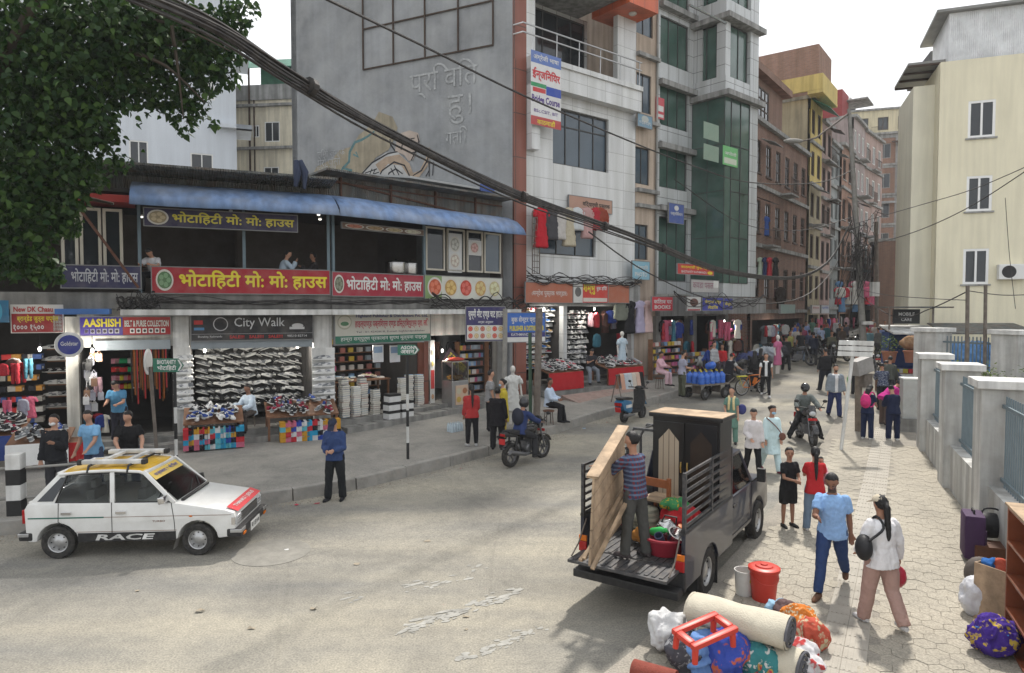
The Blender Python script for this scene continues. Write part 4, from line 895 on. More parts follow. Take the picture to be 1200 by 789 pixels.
post('steel_pipe',591,512,None,362,.07,'grey steel pipe holding the hanging blue and white food sign',M_galv,592)
post('steel_pipe',622,520,None,390,.05,'dark green pipe beside the crooked rusted post',mat('dark green pipe',(.05,.09,.06),.7,.2),621)
post('short_post',1134,440,21.0,335,.055,'left of the twin dark posts in front of the cream block',M_rustp);post('short_post',1155,440,21.2,334,.05,'right of the twin dark posts in front of the cream block',M_rustp)
post('timber_post',1006,507,None,428,.1,'weathered square post with an old metal meter box near the schoolgirls',mat('weathered timber',(.17,.14,.11),.9,.3,5,.5,20))
o,p,t_=post('far_pole',1027,424,44,260,.12,'thin far pole behind the cable-tangled street pole',M_rustp)
mb=root('meter_box',gnd(1006,507)+Vector((-.05,-.2,1.95)),R(20),'battered grey metal meter box on the weathered post','meter box');b=MB();b.obox((0,0,.1),(.3,0,.08),(0,.16,0),(-.06,0,.22));b.build('case',mat('grey painted metal',(.25,.24,.23),.5,.2,5),mb,bevel=.015);b=MB();b.obox((.18,.02,-.35),(.16,0,0),(0,.12,0),(0,0,.2));b.build('meter',M_rustp,mb,bevel=.01)
# white leaning direction sign with three blank boards
sgp=gnd(985,529);sgt=atY(1001,400,sgp.y)
sg=root('board_sign',sgp,0,'leaning white pole carrying three plain horizontal boards','sign');dv=sgt-sgp
b=MB();b.tube([(0,0,-.1),dv],.045,10);b.build('pole',M_white,sg,smooth=.6)
ax=Vector((1,-.06,-.03)).normalized();axn=Vector((0,-1,0));azv=dv.normalized()
for i,(k,hw)in enumerate(((.985,.46),(.935,.46),(.885,.46))):b=MB();b.obox(dv*k+ax*(.12 if i else .1)*.3+axn*.06,ax*hw,axn*.012,azv*.062);b.build('board',M_white,sg,bevel=.004)
# ------------------------------------------------------------------ vehicles (local x forward, y left, z up)
M_carw=mat('worn white car paint',(.66,.66,.64),.35,.07,2.5,coat=.3,dust=.22,dustcol=(.42,.39,.34));M_carblk=mat('black plastic trim',(.018,.018,.019),.5,.1,6,dust=.2,dustcol=(.12,.11,.1));M_chrome=mat('chrome',(.65,.65,.66),.18,0,metal=1);M_tyre=mat('dusty tyre rubber',(.022,.021,.02),.85,.2,8,.4,40,dust=.35,dustcol=(.12,.11,.095));M_yroof=mat('yellow roof paint',(.60,.36,.02),.5,.18,2.5,dust=.3);M_steelw=mat('silver wheel steel',(.42,.42,.42),.35,.1,9,metal=.7)
M_lamp_g=mat('headlamp glass',(.42,.43,.44),.12,.15,40,.5,60,spec=.7);M_amber=mat('amber lens',(.55,.14,.01),.25,.1);M_redl=mat('red lens',(.32,.012,.012),.2,.1);M_seat=mat('grey seat cloth',(.30,.29,.27),.9,.2);glassmat('car glass',(.68,.70,.70),-.03);M_cglass=MATS['car glass'];M_pl=mat('red number plate',(.45,.02,.02),.5,.05);M_plw=mat('white number plate',(.6,.6,.58),.5,.05)
def wheel(parent,x,y,r,wd,side,rimk=.62,steer=0,spokes=0,rimm=None,name='wheel'):
    w_=bpy.data.objects.new(name,None);COL.objects.link(w_);w_.parent=parent;w_.location=(x,y,r);w_.rotation_euler=(0,0,steer)
    b=MB();h=wd/2;b.lathe([(r*rimk,-h*.8),(r*.9,-h),(r*.985,-h*.75),(r,-h*.3),(r,h*.3),(r*.985,h*.75),(r*.9,h),(r*rimk,h*.8)],32,axis='y',cap=False);b.build('tyre',M_tyre,w_,smooth=.7)
    b=MB();rr_=r*rimk;o_=h*.62*side
    if spokes:
        b.lathe([(rr_*1.02,-h*.6),(rr_*1.02,h*.6),(rr_*.9,h*.5),(rr_*.9,-h*.5),(rr_*1.02,-h*.6)],28,axis='y',cap=False);b.lathe([(.02,-.05),(.035,-.05),(.035,.05),(.02,.05)],12,axis='y')
        for k in range(spokes):a=2*math.pi*k/spokes;b.bar((.03*math.cos(a),0,.03*math.sin(a)),(rr_*.93*math.cos(a),0,rr_*.93*math.sin(a)),.012 if spokes>8 else .035,.012 if spokes>8 else .02)
    else:
        b.lathe([(rr_*1.0,o_*1.25),(rr_*.93,o_*1.1),(rr_*.88,o_*.45),(rr_*.55,o_*.55),(rr_*.42,o_*.95),(rr_*.2,o_*1.0),(.004,o_*1.05)],24,axis='y',cap=False);b.lathe([(rr_,-h*.7),(rr_,h*.7)],24,axis='y',cap=False)
        for k in range(8):a=2*math.pi*k/8;b.obox((rr_*.72*math.cos(a),o_*.62,rr_*.72*math.sin(a)),(rr_*.05,0,0),(0,abs(o_)*.16,0),(0,0,rr_*.05),1)
    b.build('rim',[rimm or M_steelw,M_carblk],w_,smooth=.7);return w_
# ---- white hatchback taxi
pr,pf=gnd(70,655),gnd(231,651);hv=(pf-pr);ang=math.atan2(hv.y,hv.x);side_in=Vector((-math.sin(ang),math.cos(ang),0))
mid=(pr+pf)/2+side_in*.69;ctr=mid-Vector((math.cos(ang),math.sin(ang),0))*.04
car=root('hatchback_car',(ctr.x,ctr.y,0),ang,'old white hatchback with yellow roof, roof rack and black sill parked at the left kerb','car')
RX,FX,WR=-1.05,1.125,.262
def arch(cx,r,z0,n=10,a0=None):
    a0=math.asin(max(-1,min(1,(z0-WR)/r)));return[(cx+r*math.cos(math.pi-a0-(math.pi-2*a0)*i/n),WR+r*math.sin(math.pi-a0-(math.pi-2*a0)*i/n))for i in range(n+1)]
zs_=.25
prof=[(-1.53,.36),(-1.50,zs_+.03)]+arch(RX,.315,zs_+.03)+arch(FX,.315,zs_+.03)+[(1.62,zs_+.05),(1.72,.36),(1.725,.62),(1.70,.70),(1.55,.745),(1.1,.82),(.80,.872),(.5,.885),(-1.2,.905),(-1.50,.90),(-1.55,.80)]
b=MB();b.prism(prof,'y',-.70,.70);b.build('body',M_carw,car,smooth=.6,bevel=.035)
tb=lambda x,y:(x,y,.89)
ROOF=[(-1.06,1.345),(-.7,1.385),(-.2,1.40),(.18,1.375),(.27,1.34)]
b=MB()
for sy in(-1,1):                                  # pillars, belt and roof rails
    y0,y1_=sy*.672,sy*.575
    for(xa,xb,wd_)in((.76,.25,.06),(-.20,-.24,.07),(-1.44,-1.05,.17)):
        b.bar((xa,y0,.87),(xb,y1_,1.36),.045,wd_,up=(1,0,.01))if wd_<.1 else b.add([(xa-.06,y0,.88),(xa+.34,y0,.88),(xb+.10,y1_,1.36),(xb-.02,y1_,1.36),(xa-.06,y0-sy*.05,.88),(xa+.34,y0-sy*.05,.88),(xb+.10,y1_-sy*.05,1.36),(xb-.02,y1_-sy*.05,1.36)],[(0,1,2,3),(7,6,5,4),(0,4,5,1),(1,5,6,2),(2,6,7,3),(3,7,4,0)])
    b.tube([(x,sy*.578,z-.012)for x,z in ROOF],.026,8)
b.bar((-1.49,-.62,.89),(-1.49,.62,.89),.06,.05);b.bar((-1.07,-.56,1.345),(-1.07,.56,1.345),.07,.05);b.bar((.26,-.56,1.345),(.26,.56,1.345),.07,.05)
b.build('cabin_frame',M_carw,car,smooth=.6,bevel=.008)
vs=[];b=MB();n=9
for x,z in ROOF:
    for j in range(n):t=-1+2*j/(n-1);vs.append((x,t*.56,z+.03*(1-t**4)))
b.add(vs,[(i*n+j,i*n+j+1,(i+1)*n+j+1,(i+1)*n+j)for i in range(len(ROOF)-1)for j in range(n-1)]);rf=b.build('roof',M_yroof,car,smooth=.6);s_=rf.modifiers.new('t','SOLIDIFY');s_.thickness=.03
def pane(name,pts,m=None,th=.006):
    b=MB();c=sum((Vector(p)for p in pts),Vector())/len(pts);nrm=(Vector(pts[1])-Vector(pts[0])).cross(Vector(pts[2])-Vector(pts[0])).normalized();k=len(pts)
    b.add([Vector(p)for p in pts]+[Vector(p)+nrm*th for p in pts],[tuple(range(k))[::-1],tuple(range(k,2*k))]+[(i,(i+1)%k,(i+1)%k+k,i+k)for i in range(k)]);return b.build(name,m or M_cglass,car)
for sy in(-1,1):
    q=lambda x,z:(x,sy*(.672-(z-.88)/.48*.097),z)
    pane('side_window',[q(-1.06,.905),q(-.26,.90),q(-.275,1.325),q(-.90,1.315)]);pane('side_window',[q(-.15,.90),q(.68,.895),q(.24,1.315),q(-.20,1.325)])
    pane('quarter_window',[q(-1.36,.925),q(-1.12,.925),q(-.93,1.30),q(-1.03,1.29)],G_dark)
    b=MB();b.tube([q(-1.08,.895),q(-.18,.892),q(.72,.89),q(.25,1.335),q(-.2,1.345),q(-.93,1.335),q(-1.08,.895)],.012,6);b.build('window_rubber',M_carblk,car)
pane('windscreen',[(.79,-.62,.895),(.79,.62,.895),(.27,.52,1.33),(.27,-.52,1.33)]);pane('rear_window',[(-1.47,.56,.95),(-1.47,-.56,.95),(-1.10,-.5,1.31),(-1.10,.5,1.31)],G_dark)
ws=lambda t,y:(.79-.52*t,y,.895+.435*t)
b=MB();wn=Vector((.435,0,.52)).normalized()*.012;b.add([Vector(ws(.72,-.54))+wn,Vector(ws(.72,.54))+wn,Vector(ws(.99,.52))+wn,Vector(ws(.99,-.52))+wn],[(0,1,2,3)]);bn=b.build('sun_strip',mat('yellow film',(.62,.44,.10),.5,.1),car)
lt=lettering('धन्यबाद ! भेटौंला',.86,.10,mat('blue letter film',(.02,.05,.3),.5,0),bn,-.43,0,0)
lt.matrix_local=Matrix.Translation(Vector(ws(.77,0))+wn*1.4)@Matrix.Rotation(R(90),4,'Z')@Matrix.Rotation(R(-50),4,'X')
b=MB();b.bar((.84,-.55,.885),(.84,.55,.885),.05,.03);b.bar((.80,-.1,.92),(.66,.32,1.02),.012,.012);b.bar((.80,.28,.92),(.64,.55,1.03),.012,.012);b.build('wiper',M_carblk,car)
for x in(.18,-.62):
    for y in((-.3,.3)if x>0 else(-.3,.3)):b=MB();b.box(x-.08,y-.2,.5,x+.06,y+.2,1.06);b.box(x-.07,y-.1,1.06,x+.03,y+.1,1.2);b.build('seat',M_seat,car,bevel=.04,smooth=.8)
b=MB();b.lathe([(.17,-.012),(.185,0),(.17,.012),(.155,0),(.17,-.012)],24,cap=False);st=b.build('steering_wheel',M_carblk,car,smooth=1);st.location=(.46,-.3,.96);st.rotation_euler=(0,R(-62),0)
for x in(RX,FX):
    for sy in(-1,1):wheel(car,x,sy*.63,WR,.15,sy,.60,R(-7)if x>0 else 0)
for sy in(-1,1):                                   # door seams, band, handles
    y=sy*.7015;b=MB()
    for pts in([(-1.02,.90),(-1.03,.60),(-.76,.42),(-.72,.30)],[(-.205,.90),(-.205,.30)],[(.72,.88),(.76,.60),(.78,.30)],[(-.72,.30),(.78,.30)]):b.tube([(p_[0],y,p_[1])for p_ in pts],.006,4)
    b.build('door_seam',M_carblk,car)
    b=MB();b.box(-.73,y-.003*sy,.275,.785,y+.004*sy,.415);bd_=b.build('sill_band',M_carblk,car)
    b=MB();b.box(-1.49,y-.002*sy,.655,-.33,y+.003*sy,.675);b.build('green_stripe',mat('dark green tape',(.02,.12,.09),.5,.1),car);b=MB();b.box(-.33,y-.002*sy,.662,1.66,y+.003*sy,.668);b.build('brown_stripe',mat('brown tape',(.16,.07,.04),.5,.1),car);b=MB();b.box(-.75,y-.002*sy,.43,.8,y+.003*sy,.436);b.build('lower_stripe',MATS['brown tape'],car)
    for xx in(-.98,-.14):b=MB();b.box(xx,y-.01,.715,xx+.16,y+.022*sy,.765);b.build('door_handle',M_chrome,car,bevel=.008)
    b=MB();b.ell((1.02,y,.655),(.03,.012,.015));b.build('side_lamp',M_amber,car,smooth=1)
    b=MB();b.obox((.62,sy*.77,.95),(.05,0,.01),(0,.08,0),(-.01,0,.055));b.bar((.64,sy*.68,.9),(.62,sy*.74,.94),.03,.03);b.build('wing_mirror',M_chrome if sy<0 else M_carblk,car,bevel=.02,smooth=.8)
    b=MB();b.box(RX+.02,sy*.56,.1,RX+.03,sy*.7,.3);b.build('mud_flap',M_carblk,car)if sy>0 else None;b=MB();b.add([(FX-.33,sy*.69,.32),(FX-.33,sy*.5,.32),(FX-.40,sy*.5,.10),(FX-.40,sy*.69,.10)],[(0,1,2,3)]);b.build('mud_flap',M_seat,car)
lettering('RACE',.92,.095,M_white,car,-.46,-.7075,.295,bold=.03,shear=.15)
lettering('TURBO',.2,.03,MATS['brown tape'],car,.42,-.7025,.57)
for x0,x1_,s_ in((1.58,1.82,1),(-1.64,-1.42,-1)):
    b=MB();b.box(x0,-.71,.30,x1_,.71,.44);b.build('bumper',M_carblk,car,bevel=.035,smooth=.8)
    for sy in(-1,1):b=MB();b.box(min(x0,x1_)+(.06 if s_>0 else-.006),sy*.50,.37,max(x0,x1_)-(.06 if s_<0 else-.006),sy*.716,.425);b.build('bumper_corner',M_steelw,car,bevel=.01)
b=MB();b.box(1.70,-.42,.48,1.735,.42,.63)
for k in range(5):b.box(1.735,-.42,.49+k*.028,1.742,.42,.50+k*.028,1)
b.build('grille',[M_carblk,M_chrome],car)
b=MB();b.add([(1.56,-.62,.772),(1.56,.62,.772),(1.742,.62,.70),(1.742,-.62,.70)],[(0,1,2,3)]);rs=b.build('bonnet_strip',mat('red bonnet film',(.50,.02,.03),.45,.1),car);lt=lettering('THANKS ! JESUS',.95,.085,M_white,rs,-.47,0,0,bold=.02);lt.matrix_local=Matrix.Translation((1.69,0,.727))@Matrix.Rotation(R(90),4,'Z')@Matrix.Rotation(R(-67),4,'X')
for sy in(-1,1):
    b=MB();b.box(1.69,sy*.44,.48,1.742,sy*.66,.635);hl=b.build('headlight',M_lamp_g,car,bevel=.015)
    b=MB()
    for k in range(3):b.box(1.744,sy*.44,.515+k*.04,1.752,sy*.66,.523+k*.04)
    b.box(1.66,sy*.668,.5,1.72,sy*.704,.62);b.build('lamp_guard',M_chrome,car)
    b=MB();b.box(1.80,sy*.5,.305,1.835,sy*.62,.35);b.build('indicator',M_amber,car,bevel=.008);b=MB();b.box(-1.585,sy*.5,.58,-1.53,sy*.69,.80);b.build('tail_light',M_redl,car,bevel=.01)
b=MB();b.box(1.822,-.24,.25,1.83,.24,.40);pl_=b.build('number_plate',M_plw,car);lt=lettering('बा २ झ ५०७',.40,.09,M_black,pl_,-.2,0,0);lt.matrix_local=Matrix.Translation((1.8325,0,.28))@Matrix.Rotation(R(90),4,'Z')
b=MB()                                             # roof rack: two white rails, dark feet
for x in(-.62,.0):b.tube([(x,-.60,1.36),(x,-.55,1.46),(x,.55,1.46),(x,.60,1.36)],.02,8)
b.build('rack_bar',M_carblk,car)
for y in(-.42,.42):b=MB();b.box(-.78,y-.055,1.465,.16,y+.055,1.535);b.build('rack_rail',M_white,car,bevel=.02,smooth=.8);[MB().box(xa_,y-.06,1.455,xa_+.069,y+.06,1.54).build('rail_cap',M_carblk,car,bevel=.015)for xa_ in(.161,-.85)]
b=MB();b.bar((-.5,-.36,1.50),(-.5,.36,1.50),.07,.04);b.bar((-.1,-.36,1.50),(-.1,.36,1.50),.07,.04);b.build('rack_slat',M_white,car)
# ---- dark blue pickup with cage, dropped tailgate
pr,pf=gnd(828,697),gnd(889,630);hv=pf-pr;ang=math.atan2(hv.y,hv.x);TL=Vector((-math.sin(ang),math.cos(ang),0));TF=Vector((math.cos(ang),math.sin(ang),0))
TYS=.88;tk0=pr+TL*.80*TYS;WBT=2.78
trk=root('pickup_truck',(tk0.x,tk0.y,0),ang,'dark navy pickup with railed bed and lowered tailgate being loaded with furniture','pickup')
trk.scale=(1,TYS,1)
def TW(x,y,z):return Vector((tk0.x,tk0.y,0))+TF*x+TL*(y*TYS)+Vector((0,0,z))
M_navyp=mat('worn navy truck paint',(.012,.016,.032),.35,.25,2.5,coat=.4,dust=.10,dustcol=(.08,.07,.06));M_bedm=mat('scratched bed metal',(.055,.055,.058),.6,.4,4,.3,20,dust=.5,dustcol=(.22,.19,.16))
WRT=.335;BF=.70;BH=.82;x0b=-1.02;xcb=1.12
def arch2(cx,r,z0,n=12):a0=math.asin((z0-WRT)/r);return[(cx+r*math.cos(math.pi-a0-(math.pi-2*a0)*i/n),WRT+r*math.sin(math.pi-a0-(math.pi-2*a0)*i/n))for i in range(n+1)]
for sy in(-1,1):
    b=MB();b.prism([(x0b,BH+.32),(x0b,.42)]+arch2(0,.40,.42)+[(xcb-.03,.42),(xcb-.03,BH+.32)],'y',sy*BH-.03,sy*BH+.03);b.build('bed_side',M_navyp,trk,bevel=.012)
    b=MB();b.tube([(x0b,sy*BH,BH+.33),(xcb-.04,sy*BH,BH+.33)],.035,8);b.build('side_rim',M_carblk,trk,smooth=1)
b=MB();b.box(x0b,-BH+.03,BF-.06,xcb-.04,BH-.03,BF)
for k in range(13):y=-.7+k*1.4/12;b.box(x0b+.01,y-.03,BF,xcb-.05,y+.03,BF+.012)
b.box(xcb-.05,-BH+.03,BF,xcb-.03,BH-.03,BF+.5);b.build('bed_floor',M_bedm,trk)
b=MB();b.box(-1.50,-BH+.04,BF-.055,x0b-.01,BH-.04,BF-.015)
for k in range(13):y=-.68+k*1.36/12;b.box(-1.46,y-.03,BF-.014,x0b-.04,y+.03,BF+.0)
b.build('tailgate',M_bedm,trk,bevel=.006)
for sy in(-1,1):b=MB();b.tube([(x0b+.03,sy*(BH-.06),BF+.4),(-1.2,sy*(BH-.05),BF+.12),(-1.40,sy*(BH-.05),BF+.0)],.012,6);b.build('tailgate_chain',M_rustp,trk)
b=MB();b.box(-1.05,-.86,.40,-.98,.86,.64);b.box(-1.25,-.84,.36,-1.06,.84,.47);b.build('rear_bumper',M_carblk,trk,bevel=.02)
for sy in(-1,1):
    b=MB();b.box(-1.062,sy*.72,.66,-1.03,sy*.852,.80);b.build('tail_lamp',M_redl,trk,bevel=.008);b=MB();b.box(-1.062,sy*.72,.803,-1.03,sy*.852,.88);b.build('turn_lamp',M_amber,trk,bevel=.008)
for x in(0,WBT):
    for sy in(-1,1):wheel(trk,x,sy*.73,WRT,.20,sy,.60)
b=MB();b.box(-.95,-.45,.42,3.4,.45,.5);b.tube([(0,-.7,WRT),(0,.7,WRT)],.06,8);b.tube([(WBT,-.7,WRT),(WBT,.7,WRT)],.05,8);b.build('chassis',M_carblk,trk)
capr=[(xcb,.42),(WBT-.45,.42)]+arch2(WBT,.42,.42)+[(3.42,.45),(3.46,.55),(3.44,.95),(3.25,1.03),(2.42,1.10),(xcb,1.10)]
b=MB();b.prism(capr,'y',-.80,.80);b.build('cab',M_navyp,trk,smooth=.6,bevel=.03)
b=MB()
for sy in(-1,1):
    b.bar((2.42,sy*.76,1.08),(1.98,sy*.66,1.66),.05,.06);b.bar((xcb+.05,sy*.76,1.08),(xcb+.16,sy*.66,1.66),.05,.12);b.bar((1.5,sy*.76,1.08),(1.5,sy*.66,1.66),.03,.03)if False else None
b.box(xcb+.12,-.68,1.64,2.0,.68,1.70);b.build('cab_frame',M_navyp,trk,smooth=.6,bevel=.015)
def pane2(name,pts,m):
    b=MB();nrm=(Vector(pts[1])-Vector(pts[0])).cross(Vector(pts[2])-Vector(pts[0])).normalized();k=len(pts);b.add([Vector(p)for p in pts]+[Vector(p)+nrm*.006 for p in pts],[tuple(range(k))[::-1],tuple(range(k,2*k))]+[(i,(i+1)%k,(i+1)%k+k,i+k)for i in range(k)]);b.build(name,m,trk)
for sy in(-1,1):pane2('side_window',[(xcb+.14,sy*.758,1.10),(2.36,sy*.758,1.10),(1.97,sy*.668,1.63),(xcb+.22,sy*.668,1.63)],M_cglass)
pane2('windscreen',[(2.41,-.7,1.10),(2.41,.7,1.10),(1.99,.62,1.64),(1.99,-.62,1.64)],M_cglass);pane2('rear_window',[(xcb+.06,.66,1.14),(xcb+.06,-.66,1.14),(xcb+.16,-.6,1.62),(xcb+.16,.6,1.62)],M_cglass)
for y in(-.36,.36):b=MB();b.box(1.35,y-.25,.8,1.55,y+.25,1.4);b.build('seat',M_seat,trk,bevel=.05)
for sy in(-1,1):
    b=MB();b.tube([(2.3,sy*.80,1.10),(2.32,sy*.92,1.2)],.014,6);b.obox((2.32,sy*.98,1.24),(.035,0,0),(0,.075,0),(0,0,.11));b.build('wing_mirror',M_carblk,trk,bevel=.015)
    b=MB();b.tube([(xcb+.06,sy*.803,1.08),(xcb+.1,sy*.803,.5),(2.3,sy*.803,.5),(2.34,sy*.803,1.08)],.006,4);b.build('door_seam',M_carblk,trk);b=MB();b.box(1.22,sy*.80,.93,1.38,sy*.825,.97);b.build('door_handle',M_carblk,trk);b=MB();b.box(3.40,sy*.5,.72,3.475,sy*.76,.92);b.build('headlight',M_lamp_g,trk,bevel=.015)
    b=MB();b.box(-.05+.42,sy*.74,.05,-.05+.43,sy*.84,.5);b.box(-.46,sy*.62,.2,-.45,sy*.83,.5);b.build('mud_flap',M_carblk,trk)
def cage(sy,xs,ztop,nb,m=M_carblk):
    b=MB();z0_=BH+.36
    for x in xs:b.box(x-.025,sy*BH-.025,z0_-.05,x+.025,sy*BH+.025,ztop)
    for k in range(nb):z=z0_+.04+(ztop-z0_-.06)*k/(nb-1);b.box(xs[0]+.026,sy*BH-.016,z-.016,xs[-1]-.026,sy*BH+.016,z+.016)
    return b.build('bed_rail',m,trk)
M_rails=mat('black painted rail',(.03,.032,.036),.45,.2,6,dust=.4,dustcol=(.2,.18,.16))
cage(-1,[x0b+.03,.1,xcb-.08],1.92,7,M_rails);cage(1,[x0b+.03,-.2,.5],1.86,7,M_rails)
b=MB();b.tube([(.5,BH,1.2),(.5,BH,1.84),(.62,BH-.05,2.12),(.62,.15,2.12)],.025,6);b.tube([(1.0,BH,1.2),(1.0,BH,1.95),(1.05,BH-.1,2.12),(1.05,.1,2.12)],.025,6);b.tube([(.5,BH,1.84),(1.0,BH,1.95)],.02,6);b.tube([(.62,BH-.2,2.12),(1.05,BH-.2,2.12)],.02,6);b.tube([(.5,BH,1.5),(1.0,BH,1.5)],.02,6);b.build('bed_hoop',M_rails,trk)
# load: wardrobe, door panel, slats, basin, sacks ------------------------------------
M_bwood=mat('black lacquered wood',(.010,.010,.011),.28,.2,4,coat=.25);M_rawwood=mat('raw planed wood',(.40,.29,.19),.75,.3,6,.25,18,streak=.4);M_drk=mat('dark stained wood',(.10,.04,.02),.55,.3,5)
wd_o=root('wardrobe',TW(.76,-.24,BF+.14),ang+R(-92),'black lacquered two door wardrobe standing on the pickup bed','wardrobe')   # local -y faces the tailgate
w2,h2,d2=.52,1.52,.26
b=MB();b.box(-w2,-d2,0,w2,d2,h2);b.build('carcass',M_bwood,wd_o,bevel=.006)
b=MB();b.box(-w2-.05,-d2-.05,h2,w2+.05,d2+.04,h2+.06);b.build('cornice',M_bwood,wd_o,bevel=.015);b=MB();b.box(-w2-.045,-d2-.045,h2+.061,w2+.045,d2+.035,h2+.07);b.build('raw_top',M_rawwood,wd_o)
for sx in(-1,1):
    dr=MB();dr.box(sx*.015,-d2-.026,.08,sx*(w2-.03),-d2-.002,h2-.06);dor=dr.build('door',M_bwood,wd_o,bevel=.006)
    b=MB();x0,x1_=(.09,w2-.11)if sx>0 else(-w2+.11,-.09);b.prism([(x0,.22),(x1_,.22),(x1_,h2-.34),((x0+x1_)/2+.05,h2-.22),((x0+x1_)/2,h2-.16),((x0+x1_)/2-.05,h2-.22),(x0,h2-.34)],'y',-d2-.034,-d2-.027);b.build('panel' if sx>0 else 'mirror',mat('near black door panel',(.028,.018,.013),.4,.3,3)if sx>0 else tilemat('painted plank reflection',(.40,.33,.25),(.34,.27,.20),.09,3,(.16,.12,.09),.006,.12,.2),dor)  # mirror face: the reflected planks are painted into its colour
    b=MB();b.tube([(sx*.05,-d2-.05,.72),(sx*.05,-d2-.06,.80),(sx*.05,-d2-.05,.88)],.012,6);b.build('handle',mat('brass',(.5,.35,.12),.3,0,metal=1),dor)
# plank door panel held upright by the man
A_,B_,C_,D_=atY(692,664,8.25),atY(697,560,8.35),atY(733,500,9.55),atY(730,612,9.45)
dp=root('door_panel',A_,0,'tall raw wood plank panel held upright on the tailgate by the man in plaid','wood panel')
nrm=(B_-A_).cross(D_-A_).normalized();N5=5
for i in range(N5):
    t0,t1=i/N5+.006,(i+1)/N5-.006;P4=[A_+(B_-A_)*t0,A_+(B_-A_)*t1,D_+(C_-D_)*t1,D_+(C_-D_)*t0];b=MB();vs=[p-A_ for p in P4]+[p-A_+nrm*.03 for p in P4];b.add(vs,[(0,1,2,3),(7,6,5,4),(0,4,5,1),(1,5,6,2),(2,6,7,3),(3,7,4,0)]);b.build('plank',M_rawwood,dp)
b=MB();b.bar(B_-A_+nrm*.03,C_-A_+nrm*.03,.16,.035,up=tuple(B_-A_));b.build('top_board',M_rawwood,dp)
for pa,pb,lab in((atY(684,655,8.3),atY(734,572,9.1),'long raw wood batten leaning on the panel at the tailgate'),(atY(694,667,8.2),atY(736,585,8.9),'second raw wood batten resting across the tailgate edge'),(atY(680,657,8.45),atY(694,640,8.7),'short raw wood batten sticking out left of the tailgate')):b=MB();b.bar((0,0,0),pb-pa,.05,.03);tag(b.build('wood_batten',M_rawwood,None,loc=pa),lab,'batten')
